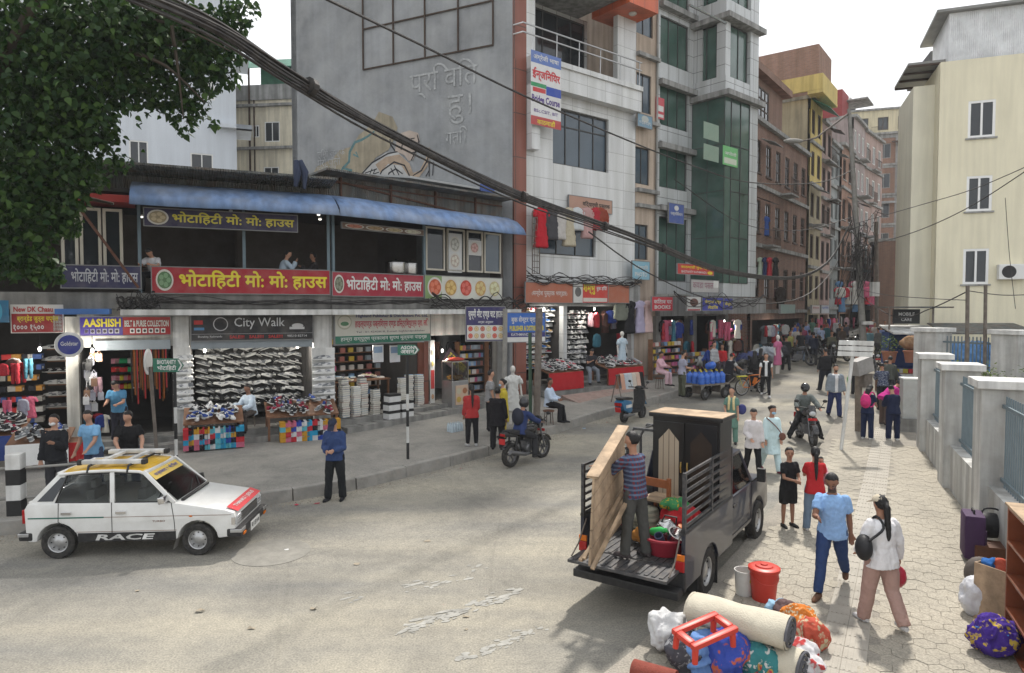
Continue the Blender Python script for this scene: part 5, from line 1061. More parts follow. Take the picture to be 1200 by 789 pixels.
# motorcycles -----------------------------------------------------------------------
M_bikeblk=mat('black bike paint',(.014,.014,.016),.25,.1,5,coat=.4,dust=.15);M_bikered=mat('dark red bike paint',(.18,.015,.015),.3,.1,coat=.3);M_bikeblue=mat('blue scooter paint',(.02,.12,.24),.3,.1,4,coat=.4);M_eng=mat('engine alloy',(.16,.16,.165),.45,.25,12,metal=.6)
def motorcycle(p,heading,label,paint=M_bikeblk,group=None,plate=True,lamp=M_lamp_g,scale=1.0):
    """local x forward; rear axle x=-.66, front axle x=.66"""
    o=root('motorcycle',p,math.pi/2-R(heading),label,'motorcycle',group)
    for x,wd_ in((-.66,.13),(.66,.11)):wheel(o,x,0,.30,wd_,1,.68,0,6,M_eng)
    b=MB();b.ell((.12,0,.86),(.30,.15,.13),16,10);b.ell((-.1,0,.80),(.18,.11,.10),12,8);b.build('tank',paint,o,smooth=1)
    b=MB();b.prism([(-.12,.78),(-.2,.86),(-.7,.93),(-.86,.92),(-.84,.86),(-.4,.76)],'y',-.12,.12);b.build('seat',M_carblk,o,bevel=.03,smooth=.9)
    b=MB();b.prism([(-.4,.70),(-.42,.78),(-.88,.90),(-.98,.86),(-.9,.78)],'y',-.09,.09);b.build('tail_cowl',paint,o,bevel=.025,smooth=.9)
    b=MB();b.box(-.16,-.13,.30,.26,.13,.56);b.lathe([(.09,-.17),(.11,-.15),(.11,.15),(.09,.17)],14,axis='y',c=(-.1,0,.40))
    for k in range(5):b.box(.02,-.14,.56+k*.035,.24,.14,.575+k*.035)
    b.build('engine',M_eng,o,bevel=.01)
    b=MB();b.tube([(.38,0,.95),(.28,0,.55),(.2,0,.3),(-.2,0,.28),(-.35,0,.72)],.028,8);b.tube([(.36,0,.9),(-.1,0,.74),(-.9,0,.84)],.026,8)
    for sy in(-1,1):b.tube([(-.66,sy*.1,.3),(-.2,sy*.1,.33)],.024,8);b.tube([(-.62,sy*.12,.36),(-.55,sy*.12,.76)],.028,8);b.tube([(-.1,sy*.1,.32),(-.1,sy*.26,.30)],.014,6)
    b.build('frame',M_carblk,o,smooth=1)
    b=MB()
    for sy in(-1,1):b.tube([(.66,sy*.085,.30),(.50,sy*.085,.70),(.42,sy*.085,.98)],.024,8)
    b.build('fork',M_eng,o,smooth=1)
    b=MB();b.tube([(.33,-.36,1.06),(.42,-.24,1.08),(.43,0,1.02),(.42,.24,1.08),(.33,.36,1.06)],.014,8);b.tube([(.29,-.40,1.05),(.36,-.30,1.07)],.02,8);b.tube([(.29,.40,1.05),(.36,.30,1.07)],.02,8);b.build('handlebar',M_carblk,o,smooth=1)
    for sy in(-1,1):b=MB();b.tube([(.38,sy*.28,1.08),(.40,sy*.36,1.22)],.008,5);b.ell((.40,sy*.38,1.25),(.02,.07,.045),10,6);b.build('mirror',M_carblk,o,smooth=1)
    b=MB();b.ell((.52,0,.92),(.10,.12,.12),14,10);b.prism([(.44,.98),(.60,.98),(.48,1.14),(.42,1.12)],'y',-.09,.09);b.build('headlamp_cowl',paint,o,smooth=.9);b=MB();b.ell((.585,0,.915),(.05,.095,.075),14,8);b.build('headlamp',lamp,o,smooth=1)
    b=MB();n=10
    for c,r,a0,a1 in((.66,.345,20,130),(-.66,.345,40,150)):
        vs=[]
        for i in range(n+1):a=R(a0+(a1-a0)*i/n);vs+=[(c+r*math.cos(a),-.07,.30+r*math.sin(a)),(c+(r+.015)*math.cos(a),0,.30+(r+.015)*math.sin(a)),(c+r*math.cos(a),.07,.30+r*math.sin(a))]
        b.add(vs,[(3*i+j,3*i+j+1,3*i+j+4,3*i+j+3)for i in range(n)for j in(0,1)])
    mg=b.build('mudguard',paint,o,smooth=1,fixn=False)
    b=MB();b.tube([(.2,-.13,.42),(.1,-.15,.26),(-.3,-.17,.28),(-.9,-.18,.42)],[.025,.03,.05,.055],10);b.build('exhaust',M_eng,o,smooth=1)
    b=MB();b.box(-.99,-.07,.80,-.96,.07,.86);b.build('tail_lamp',M_redl,o);
    if plate:
        b=MB();b.box(-1.0,-.09,.60,-.985,.09,.74);b.build('rear_plate',M_pl,o);b=MB();b.obox((.60,0,.76),(.004,0,0),(0,.12,0),(0,0,.035));b.build('front_plate',M_pl,o)
    return o
def scooter(p,heading,label,paint=M_bikeblue):
    o=root('scooter',p,math.pi/2-R(heading),label,'scooter')
    for x in(-.58,.62):wheel(o,x,0,.22,.10,1,.55,0,5,M_eng)
    b=MB();b.prism([(-.30,.35),(-.36,.70),(-.80,.78),(-.98,.70),(-.86,.46),(-.5,.30)],'y',-.17,.17);b.build('tail_body',paint,o,bevel=.06,smooth=.9);b=MB();b.prism([(-.20,.72),(-.26,.80),(-.6,.84),(-.92,.83),(-.92,.77),(-.5,.74)],'y',-.14,.14);b.build('seat',M_carblk,o,bevel=.03,smooth=.9)
    b=MB();b.box(-.32,-.17,.28,.32,.17,.34);b.build('foot_board',M_carblk,o,bevel=.02);b=MB();b.prism([(.26,.30),(.34,.30),(.50,.62),(.44,1.0),(.36,1.0),(.38,.62)],'y',-.20,.20);b.build('leg_shield',M_carblk,o,bevel=.04,smooth=.9);b=MB();b.prism([(.40,.5),(.72,.52),(.80,.46),(.66,.62),(.50,.82),(.44,.82)],'y',-.10,.10);b.build('front_cowl',paint,o,bevel=.03,smooth=.9)
    b=MB();b.tube([(.62,0,.22),(.46,0,.6),(.40,0,1.02)],.03,8);b.build('fork',M_eng,o,smooth=1);b=MB();b.ell((.42,0,1.05),(.11,.17,.07),12,8);b.tube([(.32,-.36,1.06),(.40,0,1.06),(.32,.36,1.06)],.018,8);b.build('handlebar',M_carblk,o,smooth=1)
    for sy in(-1,1):b=MB();b.tube([(.36,sy*.24,1.07),(.36,sy*.32,1.22)],.008,5);b.ell((.36,sy*.33,1.25),(.02,.06,.04),10,6);b.build('mirror',M_carblk,o,smooth=1)
    b=MB();b.box(-1.0,-.12,.58,-.95,.12,.68);b.build('tail_lamp',M_redl,o,bevel=.01);b=MB();b.obox((-.98,0,.46),(.006,0,.01),(0,.10,0),(-.02,0,.07));b.build('number_plate',M_pl,o);b=MB();b.tube([(-.95,-.16,.86),(-1.02,0,.88),(-.95,.16,.86)],.015,6);b.build('grab_rail',M_eng,o,smooth=1)
    b=MB();b.tube([(-.2,-.16,.24),(-.75,-.2,.26),(-.9,-.2,.3)],[.03,.055,.05],8);b.build('exhaust',M_eng,o,smooth=1);b=MB();b.box(-.75,-.175,.5,-.38,-.170,.6);b.build('side_stripe',M_white,o);return o
a,c=gnd(592,550),gnd(641,534);m_=(a+c)/2;hdg=math.degrees(math.atan2(c.x-a.x,c.y-a.y));motorcycle(m_,hdg,'black motorcycle with a red plate and helmeted rider starting from the kerb',M_bikeblk);BK1=(m_,hdg)
a,c=gnd(730,497),gnd(753,489);m_=(a+c)/2;scooter(m_,math.degrees(math.atan2(c.x-a.x,c.y-a.y)),'blue and black scooter parked by the kerb seen from behind')
p=gnd(953,526);p2=p+Vector((.10,.70,0));p2.z=gz(p2.y);motorcycle(p2,188,'black naked motorcycle with rider coming towards the camera',M_bikeblk);BK2=(p2,188)
p=gnd(1028,441);motorcycle(p+Vector((0,.6,.03)),178,'black motorcycle parked facing the camera beside the street pole',M_bikeblk)
for u,v,hd_,lab in((989,419,150,'dark motorbike parked far up the street left of the pole'),(998,414,160,'dark motorbike farthest in the row behind the pole'),(973,425,190,'motorbike of the olive jacketed rider far up the street'),(868,447,60,'motorbike parked behind the cart loaded with clothes'),(934,428,120,'dark motorbike parked at the far left kerb nearest the brick house'),(943,421,125,'second dark motorbike parked along the far left kerb'),(950,416,130,'third dark motorbike parked along the far left kerb'),(982,423,160,'motorbike parked just left of the street pole')):motorcycle(gnd(u,v),hd_,lab,M_bikeblk,'far parked motorbikes',plate=False)
# orange bicycle and handcart with blue water jars -----------------------------------
p=gnd(882,463);bc=root('bicycle',p,R(20),'orange bicycle with yellow carrier standing behind the water jar cart','bicycle');M_or2=mat('orange bike paint',(.62,.17,.02),.4,.1)
for x in(-.52,.52):wheel(bc,x,0,.33,.05,1,.88,0,16,M_steelw)
b=MB();q=[(-.52,0,.33),(-.10,0,.30),(-.18,0,.78),(.34,0,.80),(.40,0,.62)];b.tube([q[0],q[1],q[4]],.022,8);b.tube([q[1],q[2],q[0]],.02,8);b.tube([q[2],q[3]],.022,8);b.tube([(.52,0,.33),(.40,0,.64),(.32,0,.95)],.022,8);b.build('frame',M_or2,bc,smooth=1);b=MB();b.obox((.1,0,.56),(.05,0,.12),(0,.05,0),(-.05,0,.02));b.build('battery_case',M_or2,bc,bevel=.01)
b=MB();b.prism([(-.3,.86),(-.05,.88),(-.08,.82),(-.28,.80)],'y',-.08,.08);b.build('saddle',M_carblk,bc,bevel=.02);b=MB();b.tube([(.25,-.3,1.0),(.33,0,.97),(.25,.3,1.0)],.015,8);b.build('handlebar',M_carblk,bc,smooth=1);b=MB();b.box(-.75,-.07,.74,-.3,.07,.78);b.bar((-.7,.06,.75),(-.52,.06,.35),.015);b.bar((-.7,-.06,.75),(-.52,-.06,.35),.015);b.build('carrier',mat('yellow strap',(.5,.45,.05),.7,.1),bc);b=MB();b.lathe([(.09,-.012),(.09,.012)],16,axis='y',c=(-.1,-.06,.30));b.bar((-.1,-.09,.30),(-.02,-.09,.16),.015);b.bar((-.1,.09,.30),(-.18,.09,.44),.015);b.build('crank',M_eng,bc)
p=gnd(829,466);ct=root('handcart',p,R(32),'low wooden handcart on small tyres loaded with blue water jars','cart')
b=MB();b.box(-.85,-.45,.52,.75,.45,.58);b.tube([(.75,-.35,.55),(1.25,-.25,.75)],.02,6);b.tube([(.75,.35,.55),(1.25,.25,.75)],.02,6);b.build('platform',mat('grey worn plank',(.16,.14,.12),.9,.3,6),ct)
for x in(-.6,.5):
    for sy in(-1,1):wheel(ct,x,sy*.42,.21,.10,sy,.5,0,0,M_eng)
b=MB();b.tube([(-.6,-.4,.21),(-.6,.4,.21)],.02,6);b.tube([(.5,-.4,.21),(.5,.4,.21)],.02,6);b.box(-.62,-.2,.21,-.58,.2,.52);b.box(.48,-.2,.21,.52,.2,.52);b.build('axle',M_rustp,ct)
M_jar=mat('translucent blue jar plastic',(.035,.13,.50),.3,.15,3,spec=.5)
bj=MB();bj.lathe([(.02,0),(.125,0),(.135,.03),(.135,.09),(.125,.10),(.125,.115),(.135,.125),(.135,.20),(.125,.21),(.125,.225),(.135,.235),(.135,.31),(.09,.38),(.035,.41),(.035,.46),(.005,.46)],18);jm=bj.mesh('water_jar',.6);jm.materials.append(M_jar);jcap=MB();jcap.lathe([(.038,.455),(.04,.50),(.005,.505)],12);cm=jcap.mesh('jar_cap',.6);cm.materials.append(mat('yellow cap',(.5,.42,.05),.5,0))
k=0
for i in range(5):
    for j in range(3):
        o=bpy.data.objects.new('water_jar',jm);COL.objects.link(o);o.location=p+Matrix.Rotation(R(32),3,'Z')@Vector((-.68+i*.285,-.29+j*.285,.585));o.rotation_euler=(0,0,k);tag(o,'blue plastic water jar standing upright on the handcart','water jar','blue water jars on the handcart');c2=bpy.data.objects.new('jar_cap',cm);COL.objects.link(c2);c2.parent=o;k+=1
for i,(x,y,rz_)in enumerate(((.0,0,.3),(.32,.1,-.2))):
    o=bpy.data.objects.new('water_jar',jm);COL.objects.link(o);o.location=p+Matrix.Rotation(R(32),3,'Z')@Vector((x,y,1.22));o.rotation_euler=(R(80),.2,rz_);tag(o,'blue plastic water jar lying on its side atop the other jars on the handcart','water jar','jars lying on top of the handcart load')
# ------------------------------------------------------------------ people
def remesh(b,vox,it=4,fac=.5):
    me=b.mesh('tmp',fixn=True);o=bpy.data.objects.new('tmp',me);COL.objects.link(o)
    r=o.modifiers.new('r','REMESH');r.mode='VOXEL';r.voxel_size=vox;r.use_smooth_shade=True
    s=o.modifiers.new('s','SMOOTH');s.factor=fac;s.iterations=it
    dg=bpy.context.evaluated_depsgraph_get();dg.update();ev=o.evaluated_get(dg);out=bpy.data.meshes.new_from_object(ev)
    bpy.data.objects.remove(o);bpy.data.meshes.remove(me);out.materials.clear()
    for p in out.polygons:p.use_smooth=True
    return out
def rumple(me,amp,seed,f=7.0):
    off=Vector((seed*3.1,seed*1.7,seed));ns=[v.normal.copy()for v in me.vertices]
    for v,n in zip(me.vertices,ns):
        p=v.co
        q=Vector((p.x*f*1.2,p.y*f*1.2,p.z*f*.8+p.x*3))+off
        v.co=p+n*(amp*(.8*noise.noise(q)+.9*(.45-abs(noise.noise(q*1.9)))+.35*noise.noise(q*4.1)))
def loft(b,rings):                         # rings: (centre, right vec, fwd vec, rx, ry)
    n=16;vs=[];fs=[]
    for c,rv,fv,rx,ry in rings:
        for j in range(n):
            a=2*math.pi*j/n;ca,sa=math.cos(a),math.sin(a);k=.92+.08*abs(math.sin(2*a))
            vs.append(c+rv*(ca*rx*k)+fv*(sa*ry*k))
    for i in range(len(rings)-1):
        for j in range(n):p=i*n+j;q=i*n+(j+1)%n;fs.append((p,q,q+n,p+n))
    fs+=[tuple(range(n))[::-1],tuple(range((len(rings)-1)*n,len(rings)*n))];b.add(vs,fs)
SKIN=[mat('brown skin',(.32,.165,.105),.55,.08,9),mat('light brown skin',(.42,.235,.16),.55,.08,9),mat('dark brown skin',(.22,.11,.07),.55,.08,9)]
M_hair=mat('black hair',(.012,.011,.011),.5,.2,20,.5,60);M_eye=mat('dark eye',(.02,.015,.012),.3,0);M_lip=mat('lip skin',(.23,.085,.07),.5,0);M_beard=mat('beard stubble',(.07,.045,.035),.8,.2,30)
CL={}
def cloth(c,pat=None):
    k=(c,pat)
    if k not in CL:
        nm='woven cloth %d'%len(CL)
        m=mat(nm,c,.9,.07,6,.7,17,spec=.12)
        if pat:
            n=m.node_tree.nodes;l=m.node_tree.links;bs=n['Principled BSDF'];src=bs.inputs['Base Color'].links[0].from_socket
            co=n['Texture Coordinate'];mx_=n.new('ShaderNodeMixRGB');l.new(src,mx_.inputs['Color1']);l.new(mx_.outputs[0],bs.inputs['Base Color'])
            if pat[0]=='plaid':
                acc=None
                for ax,sc in(('X',14),('Z',11)):
                    wv=n.new('ShaderNodeTexWave');wv.bands_direction=ax;wv.inputs['Scale'].default_value=sc/6.28*3.0;wv.inputs['Distortion'].default_value=.6;l.new(co.outputs['Object'],wv.inputs['Vector']);rr_=n.new('ShaderNodeValToRGB');rr_.color_ramp.elements[0].position=.55;rr_.color_ramp.elements[1].position=.7;l.new(wv.outputs['Fac'],rr_.inputs['Fac'])
                    m2=n.new('ShaderNodeMixRGB');m2.inputs['Color2'].default_value=(*(pat[1]if ax=='X' else pat[2]),1);l.new(rr_.outputs['Color'],m2.inputs['Fac']);l.new(acc or src,m2.inputs['Color1']);acc=m2.outputs[0]
                l.new(acc,bs.inputs['Base Color'])
            elif pat[0]=='stripe':
                wv=n.new('ShaderNodeTexWave');wv.bands_direction='Z';wv.inputs['Scale'].default_value=pat[2]/6.28;l.new(co.outputs['Object'],wv.inputs['Vector']);rr_=n.new('ShaderNodeValToRGB');rr_.color_ramp.elements[0].position=.48;rr_.color_ramp.elements[1].position=.52;l.new(wv.outputs['Fac'],rr_.inputs['Fac']);l.new(rr_.outputs[0],mx_.inputs['Fac']);mx_.inputs['Color2'].default_value=(*pat[1],1)
            else:
                vo=n.new('ShaderNodeTexVoronoi');vo.inputs['Scale'].default_value=pat[2]*1.5;ds=n.new('ShaderNodeTexNoise');ds.inputs['Scale'].default_value=pat[2]*1.2;l.new(co.outputs['Object'],ds.inputs['Vector']);dm=n.new('ShaderNodeMixRGB');dm.inputs['Fac'].default_value=.3;l.new(co.outputs['Object'],dm.inputs['Color1']);l.new(ds.outputs['Color'],dm.inputs['Color2']);l.new(dm.outputs[0],vo.inputs['Vector']);rr_=n.new('ShaderNodeValToRGB');rr_.color_ramp.elements[0].position=.26;rr_.color_ramp.elements[1].position=.40;rr_.color_ramp.elements[0].color=(1,1,1,1);rr_.color_ramp.elements[1].color=(0,0,0,1);l.new(vo.outputs['Distance'],rr_.inputs['Fac']);l.new(rr_.outputs[0],mx_.inputs['Fac']);mx_.inputs['Color2'].default_value=(*pat[1],1)
        CL[k]=m
    return CL[k]
WHITE=(.62,.62,.61);BLACK=(.016,.016,.018);NAVY=(.016,.024,.06)
PN=[0]
def person(p,heading,h,label,top=BLACK,bot=BLACK,sleeve='short',legs='pants',larm=(5,8,12,0),rarm=(5,8,12,0),lleg=(0,3,0),rleg=(0,3,0),lean=2,side=0,twist=0,nod=8,turn=0,skin=0,hair='short',shoe=(.02,.02,.022),vox=None,toppat=None,botpat=None,mask=None,vest=None,vsleeve=None,slim=1.0,group=None,seat=False,female=False,beard=False,tophem=.0,zfix=None,hat=None,scarf=None,straps=True):
    PN[0]+=1;seed=PN[0];s=h/1.72
    dist=(Vector(p)-CAM).length;vox=vox or(.011 if dist<13 else .014 if dist<19 else .02 if dist<30 else .03)
    fine=dist<22;wd=slim*s
    X=Vector((1,0,0));Y=Vector((0,1,0));Z=Vector((0,0,1))
    def D(sw,ab,sd,inw=0):a,q=R(sw),R(ab);return Vector((sd*math.sin(q)-sd*math.sin(R(inw)),math.sin(a)*math.cos(q),-math.cos(a)*math.cos(q))).normalized()
    P0=Vector((0,0,0));la,sa=R(lean),R(side)
    sp=Vector((math.sin(sa),math.sin(la)*math.cos(sa),math.cos(la)*math.cos(sa))).normalized()
    tw=Matrix.Rotation(R(twist),3,'Z');rt=tw@X;rt=(rt-sp*rt.dot(sp)).normalized();fw=sp.cross(rt);hipr=X
    S=P0+sp*(.445*s);Nk=P0+sp*(.535*s)
    hd=Matrix.Rotation(R(turn),3,sp);hf=hd@fw;hr=hd@rt;nd=R(nod);hup=(sp*math.cos(nd)+hf*math.sin(nd)).normalized();hf=hr.cross(hup)*-1;hf=hup.cross(hr)
    hc=Nk+(sp*.5+hup*.5)*(.155*s)
    ks=max(.86,min(1.15,1.0+(1.72-h)*.35));hs=s*ks      # children carry larger heads
    shw=(.142 if female else .16)*wd
    sh={-1:S-rt*shw,1:S+rt*shw}
    arms={}
    for sd_,a in((-1,larm),(1,rarm)):
        u=D(a[0],a[1],sd_);f=D(a[0]+a[2],a[1]*.6,sd_,a[3])
        bm_=Matrix((rt,fw,sp)).transposed()
        if abs(lean)<35:bm_=Matrix.Rotation(R(twist),3,'Z')
        u,f=bm_@u,bm_@f
        el=sh[sd_]+u*.285*s;wr=el+f*.245*s;arms[sd_]=(sh[sd_],el,wr,f,u)
    lg={}
    for sd_,a in((-1,lleg),(1,rleg)):
        hp=P0+X*(sd_*.088*wd)-Z*.02*s;t=D(a[0],a[1],sd_);k=D(a[0]-a[2],a[1]*(.5 if len(a)<4 else a[3]),sd_);kn=hp+t*.425*s;an=kn+k*.42*s;lg[sd_]=(hp,kn,an,k)
    low=min(lg[i][2].z for i in lg)-.085*s
    if zfix is not None:low=-zfix
    O=Vector((0,0,low))
    rt_o=root('person',Vector(p),-R(heading),label,'person',group)
    def build_(b,name,m,it=4,rum=0,voxk=1.0,f=7):
        for i,q in enumerate(b.v):b.v[i]=(q[0],q[1],q[2]-low)
        me=remesh(b,vox*voxk,it)
        if rum:rumple(me,rum,seed,f)
        return link(name,me,m,rt_o)
    # body ---------------------------------------------------------------
    b=MB();cw=.9 if female else 1
    T=[(-.06,.150,.105),(.02,.158,.112),(.14,.138*cw,.10),(.28,.152*cw,.115),(.38,.160*cw,.115),(.455,.125,.092),(.51,.07,.066)]
    def ring(t,rx,ry,k=0):q=max(0,min(1,t/.3));rv=(hipr*(1-q)+rt*q).normalized();fv=sp.cross(rv).normalized();return(P0+sp*(t*s),rv,fv,rx*wd+k,ry*wd+k)
    loft(b,[ring(*t)for t in T])
    b.tube([Nk-sp*.05*s,hc-hup*.05*s],[.06*wd,.052*s],12)
    rot=Matrix((hr,hf,hup)).transposed()
    b.ell(hc+hup*.015*hs,(.076*hs,.094*hs,.105*hs),16,12,rot=rot);b.ell(hc+hf*.022*hs-hup*.055*hs,(.055*hs,.062*hs,.062*hs),12,8,rot=rot)
    b.tube([hc+hf*.088*hs+hup*.015*hs,hc+hf*.108*hs-hup*.022*hs],[.010*hs,.017*hs],8)
    for sd_ in(-1,1):b.ell(hc+hr*(sd_*.078*hs)-hf*.005*hs,(.012*hs,.022*hs,.032*hs),8,6,rot=rot);b.ell(sh[sd_],.052*wd,12,8)
    for sd_ in(-1,1):
        a,e,w_,f,u=arms[sd_];b.tube([a,a+(e-a)*.4,e,e+(w_-e)*.35,w_],[.052*wd,.048*wd,.040*wd,.041*wd,.027*wd],10);b.ell(e,.040*wd,10,6)
        side_v=f.cross(Vector((0,1,0.01)));side_v=(side_v if side_v.length>.2 else f.cross(Z)).normalized();nv=f.cross(side_v).normalized()
        if not fine:b.ell(w_+f*.075*s,(.03*s,.03*s,.075*s),8,6,rot=f.to_track_quat('Z','Y').to_matrix())
        else:
            pm=w_+f*.05*s;b.obox(pm,f*.048*s,side_v*.036*s,nv*.013*s)
            for q in range(4):
                r0=w_+f*.09*s+side_v*((q-1.5)*.0205*s);L_=(.062,.074,.070,.055)[q]*s;cdir=-nv if nv.dot(fw)<0 else nv;mid=r0+f*L_*.55+cdir*L_*.12;tip=mid+(f*.75+cdir*.6)*L_*.5;b.tube([r0-f*.015*s,mid,tip],[.0095*s,.009*s,.0075*s],6)
            t0=w_+f*.03*s+side_v*(.033*s)*(1 if side_v.dot(fw)>0 else-1);td=(f*.8+side_v*(1 if side_v.dot(fw)>0 else-1)*.6).normalized();b.tube([t0-td*.01*s,t0+td*.035*s,t0+(td+f*.4).normalized()*.062*s],[.012*s,.0105*s,.0085*s],6)
    for sd_ in(-1,1):
        hp,kn,an,kd=lg[sd_];b.tube([hp,hp+(kn-hp)*.4,kn,kn+(an-kn)*.3,an],[.083*wd,.075*wd,.054*wd,.054*wd,.036*wd],12);b.ell(kn,.054*wd,10,6);b.ell(hp,.085*wd,10,6)
        fd=Vector((sd_*.14,1,0));fd=(fd-kd*max(0,fd.dot(kd))*.4);tl=R(0);fd.z=min(fd.z,0)*.6;fd.normalize()
        hl=an-Vector((0,0,.045*s));b.tube([hl-fd*.05*s,hl+fd*.06*s-Z*.012*s,hl+fd*.16*s-Z*.022*s],[.036*s,.036*s,.024*s],10)
        lg[sd_]+=(fd,hl)
    bd=build_(b,'body',SKIN[skin],3)
    bd.data.materials.append(M_eye);bd.data.materials.append(M_lip);bd.data.materials.append(M_beard)
    if dist<30:
        hco=hc-Vector((0,0,low))
        for po in bd.data.polygons:
            d=po.center-hco
            if d.length>.15*hs:continue
            x,y,z=d.dot(hr)/hs,d.dot(hf)/hs,d.dot(hup)/hs
            if y<.04:continue
            if dist<16 and abs(abs(x)-.031)<.014 and(abs(z-.010)<.006 or abs(z-.036)<.004):po.material_index=1
            elif dist<20 and abs(x)<.024 and abs(z+.055)<.006:po.material_index=2
            elif beard and(z<-.04 or(z<.0 and abs(x)>.05)):po.material_index=3
    # trousers / skirt ---------------------------------------------------
    g=.014*s+.004
    if legs:
        b=MB();loft(b,[ring(-.10,.148,.108,g),ring(.0,.16,.115,g),ring(.07,.15,.108,g),ring(.10,.147,.106,g)])
        for sd_ in(-1,1):
            hp,kn,an,kd=lg[sd_][:4]
            if legs=='shorts':b.tube([hp,hp+(kn-hp)*.5,hp+(kn-hp)*.95],[.10*wd+g,.098*wd+g,.09*wd+g],14)
            elif legs=='pants':en=an-kd*.0;b.tube([hp,hp+(kn-hp)*.5,kn,kn+(an-kn)*.5,en+kd*.03*s],[.09*wd+g,.082*wd+g,.064*wd+g,.060*wd+g,.056*wd+g],14);b.ell(kn,.064*wd+g,12,8)
            elif legs=='slim':b.tube([hp,hp+(kn-hp)*.5,kn,kn+(an-kn)*.4,an],[.085*wd+g,.077*wd+g,.056*wd+g,.052*wd+g,.038*wd+g],14);b.ell(kn,.056*wd+g,12,8)
            elif legs=='wide':b.tube([hp,kn,an+kd*.03*s],[.095*wd+g,.095*wd+g,.105*wd+g],14)
            b.ell(hp,.09*wd+g,12,8)
        if legs=='skirt':
            kc=(lg[-1][1]+lg[1][1])/2;ac=(lg[-1][2]+lg[1][2])/2;loft(b,[ring(.05,.155,.112,g),(P0-Z*.15*s,X,Y,.19*wd,.16*wd),(kc,X,Y,.21*wd,.19*wd),(ac+Z*.06,X,Y,.24*wd,.22*wd)])
        build_(b,{'shorts':'shorts','skirt':'skirt'}.get(legs,'trousers'),cloth(bot,botpat),3,.010*s)
    # upper garment -----------------------------------------------------------
    def upper(g2,slv,colr,pat,hem,name,neck=.50):
        b=MB();rs=[ring(-hem,.176,.128,g2+hem*.10),ring(.02,.166,.12,g2+.004),ring(.14,.148*cw,.108,g2+.004),ring(.28,.156*cw,.118,g2),ring(.38,.162*cw,.117,g2),ring(.455,.125,.092,g2*.8),ring(neck+.005,.066,.062,g2*.6)]
        if hem>.3:
            kc=(lg[-1][1]+lg[1][1])/2;t_=min(1,hem/.45);c=P0*(1-t_)+kc*t_;rs[0]=(c,X,Y,.21*wd,.18*wd+abs(lg[-1][1].y-lg[1][1].y)*.35);rs.insert(1,(P0*(1-t_*.5)+kc*t_*.5,X,Y,.19*wd,.16*wd))
        loft(b,rs)
        for sd_ in(-1,1):
            a,e,w_,f,u=arms[sd_];b.ell(a-sp*.006,.047*wd+g2*.7,12,8)
            if slv=='short':b.tube([a,a+(e-a)*.35,a+(e-a)*.68],[.047*wd+g2*.7,.047*wd+g2*.9,.046*wd+g2],12)
            elif slv=='long':b.tube([a,a+(e-a)*.5,e,e+(w_-e)*.5,w_-f*.005],[.052*wd+g2*.8,.050*wd+g2,.047*wd+g2,.043*wd+g2,.036*wd+g2],12);b.ell(e,.047*wd+g2,10,6)
        return build_(b,name,cloth(colr,pat),3,.015*s)
    tops=upper(g+.006,sleeve,top,toppat,.10+tophem if not female else .13+tophem,'dress' if tophem>.3 else('jacket' if sleeve=='long' and not female else 'shirt'))
    if vest:
        vo=upper(g+.022,vsleeve,vest,None,.09,'jacket' if vsleeve else 'vest',.47);bm=bmesh.new();bm.from_mesh(vo.data);zr=(P0.z-low)
        bmesh.ops.delete(bm,geom=[f for f in bm.faces if f.normal.y>.3 and abs(f.calc_center_median().x)<.055*s],context='FACES');bm.to_mesh(vo.data);bm.free()
    # shoes, hair, extras -----------------------------------------------------
    for sd_ in(-1,1):
        fd,hl=lg[sd_][4],lg[sd_][5];b=MB();c0=hl-O
        b.tube([c0-fd*.075*s,c0-fd*.04*s,c0+fd*.06*s-Z*.008*s,c0+fd*.15*s-Z*.018*s,c0+fd*.19*s-Z*.022*s],[.028*s,.044*s,.044*s,.038*s,.018*s],12)
        for i,q in enumerate(b.v):b.v[i]=(q[0],q[1],max(q[2],(lg[sd_][2]-O).z-.083*s))
        b.build('shoe',cloth(shoe),rt_o,smooth=1)
    def hb(b,name='hair',m=M_hair,rum=.006):return build_(b,name,m,2,rum,1.0,25)
    if hair and hat!='helmet':
        b=MB();b.ell(hc+hup*.032*hs-hf*.014*hs,(.086*hs,.098*hs,.105*hs),16,12,rot=rot);keep=[]
        # fringe: carve away the face by pushing front-lower points back
        for i,q in enumerate(b.v):
            d=Vector(q)-hc;y=d.dot(hf)/hs;z=d.dot(hup)/hs
            if y>.0 and z<.085:k=min(1,(.085-z)/.03)*y*hs;b.v[i]=tuple(Vector(q)-hf*(k*1.15))
            if z<-.05 and hair=='short':b.v[i]=tuple(Vector(q)+hup*((-.05-z)*hs))
        if hair in('long','pony','braid'):
            bk=hc-hf*.085*hs
            if hair=='long':loft(b,[(hc-hf*.03*hs+hup*.03*hs,hr,hf,.088*hs,.07*hs),(hc-hf*.05*hs-hup*.1*hs,hr,hf,.09*hs,.055*hs),(S-fw*.1*s-sp*.05*s,rt,fw,.10*hs,.035*hs),(S-fw*.125*s-sp*.2*s,rt,fw,.07*hs,.022*hs)])
            else:b.tube([bk+hup*.03*hs,bk-hf*.035*hs-hup*.02*hs,S-fw*.13*s,S-fw*.145*s-sp*.14*s,S-fw*.14*s-sp*(.2 if hair=='pony' else .3)*s],[.03*hs,.04*hs,.036*hs,.03*hs,.012*hs],10)
        if hair=='bun':b.ell(hc-hf*.105*hs+hup*.02*hs,.045*hs,12,8)
        hb(b)
